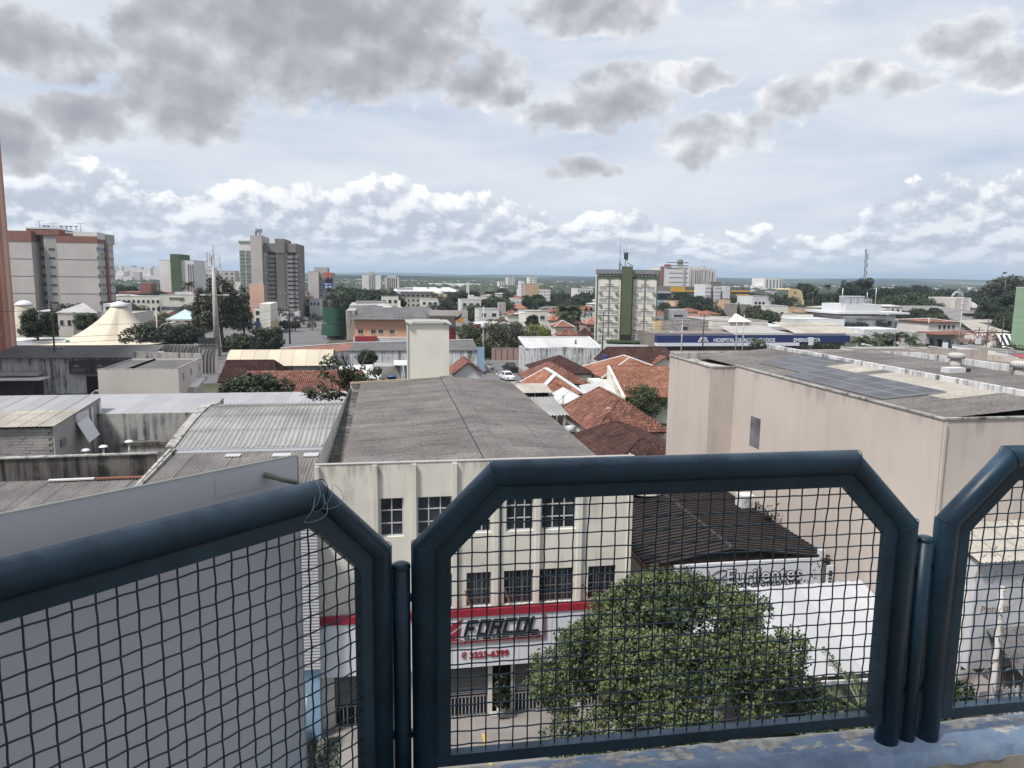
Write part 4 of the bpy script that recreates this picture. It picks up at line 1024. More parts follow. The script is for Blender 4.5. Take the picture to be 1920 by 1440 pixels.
def beige_building():
 XW, Y0, ZT=20.8, 24.75, 12.83;XE=44.0;YB=48.6;ZB=12.75
 t=thing('warehouse', 'big plain beige warehouse at the right with solar panels on its grey and cream roof', 'building', (30, 36, 0))
 w=MB()
 w.quad((XW, 42.0, 0), (XW, Y0, 0), (XW, Y0, ZT), (XW, 42.0, ZT));w.quad((XW, Y0, 0), (XE, Y0, 0), (XE, Y0, ZT+.3), (XW, Y0, ZT))
 w.quad((19.2, 42.0, 0), (XW, 42.0, 0), (XW, 42.0, ZB), (19.2, 42.0, ZB));w.quad((19.2, YB, 0), (19.2, 42.0, 0), (19.2, 42.0, ZB), (19.2, YB, ZB))
 w.quad((XE, YB, 0), (19.2, YB, 0), (19.2, YB, ZB+.35), (XE, YB, ZB+.35));w.quad((XE, Y0, 0), (XE, YB, 0), (XE, YB, ZB), (XE, Y0, ZB))
 w.quad((19.2, 42.0, ZB), (XW+.0, 42.0, ZB), (XW, YB, ZB-.3), (19.2, YB, ZB-.3))
 w.build('wall', 'beige_render', t)
 # narrow window in the long wall
 g=MB();wy0, wy1=PX(1407, 810, XW)[1], PX(1425, 810, XW)[1]
 z0, z1=PX(1416, 838, XW)[2], PX(1416, 782, XW)[2]
 g.box(XW-.03, XW-.003, min(wy0, wy1), max(wy0, wy1), z0, z1);g.build('window', 'glass_mid', t)
 MB().bar((XW+.10, Y0-.045, 0.2), (XW+.10, Y0-.045, ZT-.1), .09).build('downpipe', 'beige_render', t)
 c=MB();c.box(XW-.05, XW+.12, Y0-.05, 42.0, ZT+.002, ZT+.07);c.box(XW+.122, XE, Y0-.05, Y0+.1, ZT+.002, ZT+.07);c.box(19.15, 19.3, 42.0, YB, ZB+.002, ZB+.07);c.box(19.302, XW+.2, 41.95, 42.1, ZB+.002, ZB+.07)
 c.build('coping', 'concrete', t)
 # back parapet
 bp=MB();bp.box(19.3, 33.0, YB-.2, YB, ZB-.4, ZB+.22);bp.build('parapet', 'concrete', t)
 sp=MB();sp.quad((19.32, 42.1, ZB-.2), (XW+1.2, 42.1, ZB-.2), (XW+3, YB-.2, ZB-.2), (19.32, YB-.2, ZB-.2));sp.build('flat_roof', 'concrete', t)
 # front slope up to the ridge beam
 XR, ZR=26.2, 13.28
 pat=['g', 'g', 'g', 'g', 'c', 'c', 'c', 'c', 'g', 'g', 'c', 'c', 'c', 'c', 'c', 'g', 'g', 'g', 'g', 'g', 'g', 'g', 'g', 'g']
 def pick(i, j):
  hi=('roof_cream' if 3<=j<=9 or 11<=j<=14 else 'roof_fibre')
  lo='roof_fibre'
  return hi if i==0 else lo
 sheet_roof(t, (XR, Y0+.12, ZR), (XW+.1-XR, 0, ZT+.02-ZR), (0, 23.0, 0), 2, 23, 0.177, 0.026, ['roof_fibre', 'roof_cream'], seed=7, pick=pick)
 MB().quad((XW+.12, Y0, ZT-.3), (XR, Y0, ZR-.3), (XR, YB, ZR-.3), (XW+.12, YB, ZT-.3)).build('ceiling', 'dark_concrete', t)
 b=MB();b.bar((XR+.12, Y0+.1, ZR+.10), (XR+.12, YB-.3, ZR+.10), .26, .34);b.build('ridge_beam', 'streaked_white', t)
 # the second roof beyond the beam
 sheet_roof(t, (32.7, Y0+.12, 13.27), (XR+.35-32.7, 0, -.12), (0, 21.2, 0), 2, 21, 0.177, 0.026, 'roof_fibre', seed=8)
 # solar array
 sa=thing('solar_array', 'block of dark solar panels lying on the warehouse roof', 'solar panels', (23, 40, 13))
 fall=Vector((XR-XW, 0, ZR-ZT)).normalized()
 m=MB();W_, L_=1.62, 1.02
 m2=MB().box(0.022, L_-.022, .022, W_-.022, .036, .041);pm=m2.mesh('solar_panel', 'solar_glass')
 m3=MB();m3.box(0, L_, 0, .022, 0, .046).box(0, L_, W_-.022, W_, 0, .046).box(0, .022, .023, W_-.023, 0, .046).box(L_-.022, L_, .023, W_-.023, 0, .046).box(.02, L_-.02, .02, W_-.02, 0, .03)
 fm=m3.mesh('frame', 'solar_frame')
 ya=28.9
 for i in range(5):
  for j in range(9):
   if(i==0 and j>4)or(0<i<3 and j>7)or(i>2 and j<6):continue
   o=Vector((XW+.45, ya+j*(W_+.02), ZT+.10))+fall*(i*(L_+.02))
   p=place('solar_panel', pm, sa, o, fall, (0, 1, 0));f=bpy.data.objects.new('frame', fm);COL.objects.link(f);f.parent=p
 rl=MB()
 for i in range(5):o=Vector((XW+.8, ya+.1, ZT+.075))+fall*(i*1.04);rl.bar(o, o+Vector((0, (8.0, 13, 13, 0, 0)[i], 0)), .04, .05)if i<3 else rl.bar(o+Vector((0, 9.9, 0)), o+Vector((0, 14.6, 0)), .04, .05)
 rl.build('mounting_rail', 'galvanised', sa)
 # turbine ventilators
 for(x, y, z, lab)in((32.2, 37.8, 13.25, 'round turbine ventilator in the middle of the dark warehouse roof'), (32.4, 33.6, 13.25, 'round turbine ventilator at the right end of the dark warehouse roof')):
  v=thing('roof_ventilator', lab, 'ventilator', (x, y, z), 'turbine ventilators on the warehouse roof')
  MB().lathe([(.32, -.1), (.32, .30), (.29, .31), (.29, .38)], (x, y, z), 18).build('neck', 'concrete', v)
  MB().lathe([(.29, 0), (.42, .06), (.47, .16), (.46, .26), (.33, .35), (.12, .38), (0, .385)], (x, y, z+.38), 22).build('turbine', 'kerb', v)
  fn=MB()
  for k in range(22):
   a=k*2*math.pi/22;fn.bar((x+.44*math.cos(a), y+.44*math.sin(a), z+.44), (x+.47*math.cos(a+.2), y+.47*math.sin(a+.2), z+.66), .016)
  fn.build('vane', 'ac_grey', v)
 MB().quad((32.7, Y0, 13.2), (XE, Y0, 13.1), (XE, YB, 12.3), (32.7, YB, 12.3)).build('far_roof', 'roof_fibre', t)
 bw=thing('parapet_screen', 'stained pale concrete wall along the far side of the dark warehouse roof', 'wall', (36, 46, 12))
 MB().slab([(33.15, 45.6, 12.0), (33.15, 24.9, 12.0), (33.15, 24.9, 13.72), (33.15, 42.5, 13.55), (33.15, 45.6, 13.3)], .2).build('wall', 'streaked_white', bw)
 bx=thing('roof_duct', 'small pale box duct on the dark warehouse roof beyond the ridge beam', 'duct', (0, 0, 0))
 p=(29.8, 35);MB().box(p[0]-.5, p[0]+.5, 34.8, 35.4, 13.2, 13.5).build('case', 'white_render', bx)
 MB().box(p[0]+.5, p[0]+.9, 34.9, 35.3, 13.2, 13.46).build('louvre', 'dark_metal', bx)
def right_building():
 t=thing('graffiti_building', 'low building at the right edge with pale scrawled wall and grey roof', 'building', (24, 23, 0))
 MB().box(20.9, 34, 22.55, 24.6, 3.9, 8.05, skip='b').build('wall', 'graffiti_white', t)
 sheet_roof(t, (20.75, 24.72, 8.72), (0, -2.35, -.58), (13, 0, 0), 1, 12, .177, .025, 'roof_cream', seed=4)
 g=MB();r=random.Random(4)
 for(u, v, s)in((1855, 1050, .5), (1826, 1085, .9), (1858, 1094, .5), (1880, 1062, .4)):
  q=PY(u, v, 22.54);a=r.uniform(.8, 1.4)
  g.slab([(q[0], 22.545, q[2]), (q[0]+.10, 22.545, q[2]-.02), (q[0]+.12+s*.35, 22.545, q[2]+s), (q[0]+s*.35, 22.545, q[2]+s)], .004)
 plain('faded_red', (0.44, 0.33, 0.345), .8);g.build('paint_mark', 'faded_red', t)
 q=PY(1840, 1147, 22.5)
 wall_text('letters', 'Pinturas', q[0], 22.54, q[2]-.05, .36, 'sign_grey', t, depth=.004)
 MB().box(21.6, 34, 22.58, 23.0, 0, 3.898).build('ground_wall', 'taupe_wall', t)
 aw=thing('ribbed_awning', 'dark grey ribbed awning roof below the scrawled pale wall', 'awning', (25, 22, 4))
 sheet_roof(aw, (21.5, 22.52, 5.45), (0, -2.6, -1.35), (12.5, 0, 0), 1, 12, .13, .02, 'roof_slate', seed=4, lap=0)
 MB().bar((21.5, 20.0, 4.02), (34, 20.0, 4.02), .08, .14).build('edge_beam', 'dark_metal', aw)
 kiosk=thing('kiosk', 'small taupe kiosk with pale notices below the dark ribbed awning', 'kiosk', (22.6, 22, 0))
 a, b=PY(1812, 1290, 21.0), PY(1880, 1290, 21.0)
 MB().box(a[0], b[0], 21.0, 22.4, 0, 4.0).build('wall', 'taupe_wall', kiosk)
 nt=MB();r=random.Random(1)
 for u, v in((1817, 1312), (1826, 1310), (1850, 1312), (1858, 1268)):
  q=PY(u, v, 20.99);nt.box(q[0], q[0]+.18, 20.985, 20.998, q[2], q[2]+.22)
 nt.build('notice', 'sign_white', kiosk)
 f=thing('picket_fence', 'white bar fence at the lower right corner beside the taupe kiosk', 'fence', (24.5, 21.5, 0))
 a, b=PY(1878, 1290, 21.3), PY(1960, 1280, 21.3);zt=PY(1890, 1288, 21.3)[2]
 me=MB().box(-.04, .04, -.02, .02, 0, zt).mesh('picket', 'white_paint')
 n=9
 for k in range(n):obj('picket', me, f, (a[0]+(b[0]-a[0])*k/(n-1), 21.3, 0))
 MB().box(a[0], b[0], 21.33, 21.37, zt-.25, zt-.12).build('rail', 'white_paint', f)
 # utility pole with insulators and a tangle of bare climbing stems
 p=PY(1804, 1150, 21.2)
 up=thing('utility_pole', 'grey concrete utility pole with a column of black insulators at the right', 'pole', (p[0], 21.2, 0))
 zt=PY(1806, 1098, 21.2)[2]
 MB().tube([(p[0], 21.2, 0), (p[0]+.03, 21.2, zt)], [.14, .10], 10).build('shaft', 'pole_concrete', up)
 for k in range(7):
  z=zt-.15-k*.26;MB().lathe([(0, 0), (.07, 0), (.08, .05), (.05, .12), (.0, .13)], (p[0]-.26, 21.15, z), 8).build('insulator', 'cable_black', up)
 MB().bar((p[0]-.26, 21.15, zt-1.8), (p[0]-.26, 21.15, zt), .03).build('bracket', 'dark_metal', up)
 q=PY(1873, 1150, 20.6);zq=PY(1878, 1100, 20.6)[2]
 up2=thing('utility_pole', 'leaning utility pole wrapped in bare creeper stems at the right', 'pole', (q[0], 20.6, 0))
 MB().tube([(q[0]+.15, 20.6, 0), (q[0], 20.6, zq)], [.13, .09], 10).build('shaft', 'pole_concrete', up2)
 cr=thing('bare_creeper', 'leafless tangled creeper on the leaning utility pole', 'plant', (q[0], 20.5, 0))
 r=random.Random(6);m=MB()
 for k in range(26):
  z=r.uniform(1, zq);x=q[0]+r.uniform(-.1, .2);pts=[(x, 20.45, z)]
  dx, dz=r.uniform(-1, 1.3), r.uniform(-.9, 1.0)
  for j in range(5):x+=dx*.16+r.uniform(-.06, .06);z+=dz*.16+r.uniform(-.08, .08);pts.append((x, 20.45+r.uniform(-.2, .15), z))
  m.tube(pts, [.022, .018, .014, .011, .009, .006], 4, caps=False)
 for k in range(5):
  x=q[0]+r.uniform(-1.6, 1.8);m.tube([(x, 20.3, 5.8+r.uniform(-.5, .5)), (x+.35, 20.2, 4.2), (x+r.uniform(.3, .8), 20.1, 2.2)], [.012, .016, .02], 4, caps=False)
 m.build('stem', 'branch_pale', cr)
cream_building();lens_building();beige_building();right_building()
# ------------------------------------------------------------------ ground, streets and kerbs
def ground():
 m=MB();r=random.Random(1)
 xs=np.concatenate([np.linspace(-14000, -3000, 12), np.linspace(-2600, 2600, 27), np.linspace(3000, 14000, 12)])
 ys=np.concatenate([[-300, -60, 60, 200, 400, 600, 800], np.linspace(1000, 9000, 41), np.linspace(9600, 16000, 12)])
 def hz(x, y):
  a=math.degrees(math.atan2(x, y))-9.6
  h=0
  def ridge(y0, w, top, f, ph, lo=-90, hi=90):
   if a<lo-6 or a>hi+6:return 0
   e=min(1, max(0, (a-lo+6)/6))*min(1, max(0, (hi+6-a)/6))
   n=.5+.5*math.sin(x*f+ph)*math.sin(x*f*2.3+ph*2)+.25*math.sin(x*f*5.1+ph)
   return e*top*(0.45+.55*n)*math.exp(-((y-y0)/w)**2)
  h+=ridge(2300, 650, 24, .0013, 0.5, -90, -24)
  h+=ridge(3400, 900, 26, .0009, 1.0, -22, 8)
  h+=ridge(5200, 1000, 46, .0007, 2.1)
  h+=ridge(5600, 1000, 44, .0011, 0.3, 12, 90)
  h+=ridge(8200, 1100, 76, .0006, 4.1)
  h+=ridge(12000, 1600, 105, .0004, 0.9)
  return h*(.55 if y>2900 else 1)
 n=len(ys)
 for x in xs:
  for y in ys:m.v.append((float(x), float(y), hz(float(x), float(y))-(0.0 if y>900 else 0)))
 for i in range(len(xs)-1):
  for j in range(n-1):a=i*n+j;m.f.append((a, a+n, a+n+1, a+1));m.mi.append(0);m.sm.append(True)
 o=bpy.data.objects.new('ground', m.mesh('ground', 'terrain'));COL.objects.link(o);kind(o, 'structure')
 def flat(name, pts, z, mat):o=MB().poly([(p[0], p[1], z)for p in pts]).build(name, mat);return kind(o, 'structure')
 flat('road', [(-80, 4), (90, 4), (90, 22.3), (-80, 22.3)], .008, 'asphalt')
 pv=MB().box(-80, 90, 22.3, 28.2, -.2, .12).build('pavement', 'pavement');kind(pv, 'structure')
 pk=MB().box(-80, 90, 22.12, 22.296, -.2, .125).build('kerb', 'kerb');kind(pk, 'structure')
 # a yellow guide line over the pavement and flag joints
 yl=MB();a, b=G(905, 1375, .124), G(925, 1440, .124);yl.quad((a[0]-.06, a[1], .126), (a[0]+.06, a[1], .126), (b[0]+.06, b[1]-2.4, .126), (b[0]-.06, b[1]-2.4, .126));kind(yl.build('yellow_line', 'line_yellow'), 'structure')
 # avenue in the middle distance and the street that runs away from it
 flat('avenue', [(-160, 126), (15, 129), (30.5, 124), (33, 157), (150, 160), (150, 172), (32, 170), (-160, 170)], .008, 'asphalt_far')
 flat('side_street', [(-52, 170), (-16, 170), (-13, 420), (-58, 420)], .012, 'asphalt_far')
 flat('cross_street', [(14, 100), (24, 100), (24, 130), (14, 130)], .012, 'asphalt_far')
 for k, (x0, x1, y)in enumerate(((22, 30, 157.4), (33.2, 60, 156.6))):
  kind(MB().box(x0, x1, y, y+.3, 0, .16).build('kerb', 'kerb'), 'structure')
 mk=MB()
 for k in range(9):mk.quad((20.2+k*.0, 130+k*3, .02), (20.4, 130+k*3, .02), (20.4, 131.5+k*3, .02), (20.2, 131.5+k*3, .02))
 kind(mk.build('lane_marking', 'line_white'), 'structure')
 # ------------------------------------------------------------------ vegetation
def leaf_cloud(clumps, n, size, seed, flat=0.3, upb=0.35):
 """numpy: n leaf quads spread over clumps [(x,y,z,r)], returns verts, faces"""
 r=np.random.default_rng(seed);C=np.array(clumps, float);wgt=C[:, 3]**2;wgt/=wgt.sum()
 k=r.choice(len(C), n, p=wgt)
 d=r.normal(size=(n, 3));d/=np.linalg.norm(d, axis=1)[:, None]
 rad=(0.35+0.65*r.random(n)**0.4)[:, None]
 p=C[k, :3]+d*rad*C[k, 3:4]*np.array([1, 1, 1-flat])
 nrm=d*.8+r.normal(size=(n, 3))*.7+np.array([0, 0, upb]);nrm/=np.linalg.norm(nrm, axis=1)[:, None]
 u=np.cross(nrm, r.normal(size=(n, 3)));u/=np.linalg.norm(u, axis=1)[:, None];w=np.cross(nrm, u)
 s=(size*(.6+.8*r.random(n)))[:, None];u=u*s;w=w*s*.52
 V=np.stack([p-u, p-u*.1+w, p+u, p-u*.1-w], 1).reshape(-1, 3)
 return V
def quads_mesh(name, V, mat):
 me=bpy.data.meshes.new(name);n=len(V);me.vertices.add(n);me.vertices.foreach_set('co', V.astype(np.float32).ravel())
 me.loops.add(n);me.loops.foreach_set('vertex_index', np.arange(n, dtype=np.int32));me.polygons.add(n//4)
 me.polygons.foreach_set('loop_start', np.arange(0, n, 4, dtype=np.int32));me.update(calc_edges=True)
 me.materials.append(MAT[mat]);return me
def crown_clumps(r, rx, ry, rz, n, cr, shell=0.55, squash=0.0):
 out=[]
 for i in range(n):
  a=r.uniform(0, 6.2832);c=r.uniform(-0.85, 1);q=math.sqrt(max(0, 1-c*c));f=shell+(1-shell)*r.random()**.5
  f*=r.uniform(.82, 1.08)
  z=c*rz*f
  if squash and z<0:z*=(1-squash)
  out.append((q*math.cos(a)*rx*f, q*math.sin(a)*ry*f, z, cr*r.uniform(.65, 1.35)))
 return out
def trunk_mb(m, r, h, r0, spread, rz, limbs=5, zc=None):
 m.tube([(0, 0, 0), (r.uniform(-.1, .1), r.uniform(-.1, .1), h*.5), (0, 0, h)], [r0*1.25, r0, r0*.8], 8)
 for k in range(limbs):
  a=k*6.283/limbs+r.uniform(-.4, .4);e=spread*r.uniform(.5, .85);z1=h+rz*r.uniform(.05, .35)
  m.tube([(0, 0, h*.92), (math.cos(a)*e*.4, math.sin(a)*e*.4, h+(z1-h)*.5), (math.cos(a)*e, math.sin(a)*e, z1)], [r0*.6, r0*.4, r0*.14], 6)
PROTO={}
def proto_crown(kind_, mat):
 """unit crowns (radius 1) shared by the trees of a kind: (crown mesh, trunk mesh)"""
 key=(kind_, mat)
 if key in PROTO:return PROTO[key]
 sd={'round':1, 'round_b':2, 'dome':3, 'tall':4, 'wide':5, 'airy':6, 'fine':8, 'cone':9}[kind_];r=random.Random(sd)
 par={'round':(1, 1, .9, 60, .30, 8000, .06), 'round_b':(1, 1, .8, 46, .33, 6000, .06), 'dome':(1, 1, .95, 90, .24, 14000, .045), 'tall':(.8, .8, 1.25, 70, .26, 9000, .057), 'wide':(1.15, 1.0, .58, 56, .27, 9000, .058), 'airy':(1, 1, .85, 34, .26, 2400, .055), 'fine':(1, 1, .78, 80, .25, 9000, .042), 'cone':(.55, .55, 1.4, 60, .22, 5000, .055)}[kind_]
 rx, ry, rz, nc, cr, nl, ls=par
 cl=crown_clumps(r, rx, ry, rz, nc, cr, .6, .25)
 if kind_=='cone':cl=[(x*(1-z/2.2), y*(1-z/2.2), z, c)for x, y, z, c in cl]
 if kind_ not in('airy', ):cl.append((0, 0, -.05, .55))
 V=leaf_cloud(cl, nl, ls, sd, .15)
 me=quads_mesh('crown', V, mat)
 t=MB();trunk_mb(t, r, .9, .07, .7, .6, 5);tm=t.mesh('trunk', 'trunk')
 PROTO[key]=(me, tm);return PROTO[key]
def tree(name, label, x, y, h, rad, kind_='round', mat='leaf_mid', group=None, z0=0.0, rz=None, sz=None, cat='tree'):
 """h: height of the crown's top; rad: crown radius"""
 me, tm=proto_crown(kind_, mat);kz={'dome':1.1, 'tall':1.45, 'wide':.75, 'cone':1.55}.get(kind_, 1.05)
 sz=sz or rad;zc=h-kz*sz
 t=thing(name, label, cat, (x, y, z0), group)
 rot=rz if rz is not None else(x*3.7+y*1.3)%6.28
 obj('crown', me, t, (x, y, z0+zc), (0, 0, rot), (rad, rad, sz))
 hh=max(.3, zc)
 obj('trunk', tm, t, (x, y, z0-.02), (0, 0, rot), (rad, rad, hh/.9*1.0))
 return t
def street_tree():
 """the big leafy tree below the railing: sprays of small leaves on a branching frame"""
 cx, cy=8.85, 20.6;t=thing('street_tree', 'big leafy green tree on the pavement below the middle railing panel', 'tree', (cx, cy, 0))
 r=random.Random(21);m=MB()
 m.tube([(cx, cy, 0), (cx+.1, cy, 1.2), (cx, cy+.05, 2.3)], [.30, .24, .21], 10)
 cl=[]
 top=8.45
 # lopsided dome with a broad low skirt, built of bunches with gaps between them
 for k in range(190):
  a=r.uniform(0, 6.283);z=1.2+(top-1.2)*r.random()**0.8
  f=(z-1.2)/(top-1.2)
  R=4.75*(1-f**3.0)**.52*(1-.25*max(0, .22-f)/.22)
  R*=.97+.07*math.sin(3*a+1+3*f)+.10*math.sin(5*a+7*f)+.08*math.sin(9*a+15*f)
  q=R*(.62+.38*r.random()**.45)
  cl.append((cx+q*math.cos(a), cy+q*math.sin(a)*.95, z, r.uniform(.34, .74)))
 for k in range(14):
  c=cl[k*13];mid=(cx+(c[0]-cx)*.4, cy+(c[1]-cy)*.4, 2.2+(c[2]-2.2)*.55)
  m.tube([(cx, cy, 2.1), mid, c[:3]], [.15, .09, .03], 6)
 m.build('trunk', 'trunk', t)
 rr=np.random.default_rng(5);V=[]
 C=np.array(cl);n=34000
 k=rr.choice(len(C), n, p=C[:, 3]**2/(C[:, 3]**2).sum())
 d=rr.normal(size=(n, 3));d[:, 2]+=.25;d/=np.linalg.norm(d, axis=1)[:, None]
 p=C[k, :3]+d*(C[k, 3:4]*(.45+.55*rr.random((n, 1))**.5))*np.array([1, 1, .85])
 ax=d*.7+rr.normal(size=(n, 3))*.35+np.array([0, 0, .55]);ax/=np.linalg.norm(ax, axis=1)[:, None]
 for j in range(4):
  u=np.cross(ax, rr.normal(size=(n, 3)));u/=np.linalg.norm(u, axis=1)[:, None]
  dr=ax*.55+u*.85;dr/=np.linalg.norm(dr, axis=1)[:, None]
  w=np.cross(dr, ax);w/=np.linalg.norm(w, axis=1)[:, None]
  L=(.075+.055*rr.random((n, 1)));b=p+ax*(.042*j)+rr.normal(size=(n, 3))*.012
  W=w*L*.30
  V.append(np.stack([b, b+dr*L*.55+W, b+dr*L, b+dr*L*.55-W], 1))
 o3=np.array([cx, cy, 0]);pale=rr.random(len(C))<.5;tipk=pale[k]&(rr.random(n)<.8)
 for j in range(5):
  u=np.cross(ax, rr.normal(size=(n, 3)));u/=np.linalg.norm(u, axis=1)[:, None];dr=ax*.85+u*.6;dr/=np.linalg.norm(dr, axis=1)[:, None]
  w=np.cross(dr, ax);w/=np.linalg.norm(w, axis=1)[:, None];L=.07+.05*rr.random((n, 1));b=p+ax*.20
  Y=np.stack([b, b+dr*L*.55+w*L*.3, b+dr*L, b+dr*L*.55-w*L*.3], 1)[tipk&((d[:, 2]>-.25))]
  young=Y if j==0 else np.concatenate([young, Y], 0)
 V=np.concatenate(V, 0).reshape(-1, 3)-o3
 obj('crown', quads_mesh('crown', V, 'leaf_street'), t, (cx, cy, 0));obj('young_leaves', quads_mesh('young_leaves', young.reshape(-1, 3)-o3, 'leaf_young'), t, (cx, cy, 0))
 # the feathery tree to its right, its crown level with the canopy
 fx, fy=15.4, 20.9;f=thing('feathery_tree', 'feathery fine leaved tree in front of the white canopy, right of the big tree', 'tree', (fx, fy, 0))
 m=MB();r=random.Random(4);VV=[]
 m.tube([(fx, fy, 0), (fx-.1, fy, 1.8), (fx, fy, 3.2)], [.13, .11, .08], 7)
 for k in range(70):
  a=r.uniform(0, 6.28);z0=r.uniform(2.2, 4.0);L=r.uniform(1.0, 2.9);rise=r.uniform(.2, 1.0)
  pts=[]
  for j in range(6):
   s=j/5;pts.append((fx+.08+math.cos(a)*L*s, fy+math.sin(a)*L*s, z0+rise*L*(s-.45*s*s)))
  m.tube(pts, [.018, .015, .012, .009, .007, .004], 4, caps=False)
  for j in range(1, 6):
   for q in range(11):
    s=(j-1+q/11)/5;b=np.array([fx+.08+math.cos(a)*L*s, fy+math.sin(a)*L*s, z0+rise*L*(s-.45*s*s)])
    for sg in(-1, 1):
     dr=np.array([math.cos(a+sg*1.1), math.sin(a+sg*1.1), r.uniform(-.1, .5)])*r.uniform(.10, .26);w=np.array([-dr[1], dr[0], .03])*.13
     VV.append([b, b+dr*.5+w, b+dr, b+dr*.5-w])
 m.build('trunk', 'branch_pale', f)
 V=np.array(VV).reshape(-1, 3)-np.array([fx, fy, 0]);obj('foliage', quads_mesh('foliage', V, 'leaf_mid'), f, (fx, fy, 0))
 hd=thing('bushy_tree', 'dense low fine leaved tree between the big tree and the railing post', 'tree', (14, 20.4, 0));MB().tube([(14, 20.4, 0), (14, 20.4, 3.4)], [.14, .1], 7).build('trunk', 'trunk', hd)
 cl=[(x+r.uniform(-.3, .3), 20.3+r.uniform(-.8, .8), 3.3+r.uniform(-.9, .75), r.uniform(.4, .7))for x in np.linspace(11.8, 17.2, 34)]
 V=leaf_cloud(cl, 9000, .085, 4, .1)-np.array([14, 20.4, 0]);obj('foliage', quads_mesh('foliage', V, 'grass_green'), hd, (14, 20.4, 0))
 sb=thing('shrub', 'small leafy shrub by the kiosk at the lower right', 'shrub', (21.2, 20.9, 0))
 q=PY(1788, 1290, 20.9)
 cl=[(q[0]+r.uniform(-.35, .35), 20.9+r.uniform(-.3, .3), r.uniform(.6, q[2]+.3), r.uniform(.3, .5))for k in range(14)]
 V=leaf_cloud(cl, 1800, .11, 4, .1)-np.array([21.2, 20.9, 0]);obj('foliage', quads_mesh('foliage', V, 'leaf_mid'), sb, (21.2, 20.9, 0))
 # plant rooted in the warehouse wall over the brown roof
 wp=thing('wall_plant', 'straggly plant growing out of the beige wall above the brown roof', 'plant', (20.6, 33.5, 6))
 q=PX(1442, 960, 20.5);m=MB();VV=[]
 for k in range(16):
  a=r.uniform(-.5, 3.6);L=r.uniform(.5, 1.3);pts=[(q[0], q[1], q[2]-.4)]
  for j in range(1, 4):pts.append((q[0]-abs(math.sin(a))*L*j/3*.6, q[1]+math.cos(a)*L*j/3, q[2]-.4+L*j/3*r.uniform(.3, 1)))
  m.tube(pts, [.02, .014, .01, .006], 4, caps=False)
  for j in range(12):
   b=np.array(pts[r.randrange(1, 4)])+np.array([r.uniform(-.15, .15)for _ in range(3)]);dr=np.array([r.uniform(-1, 1)for _ in range(3)])*.15;w=np.cross(dr, [0, .5, .4])*.6
   VV.append([b, b+dr*.5+w, b+dr, b+dr*.5-w])
 m.build('stem', 'branch_pale', wp);obj('foliage', quads_mesh('foliage', np.array(VV).reshape(-1, 3)-np.array([20.6, 33.5, 6]), 'leaf_olive'), wp, (20.6, 33.5, 6))
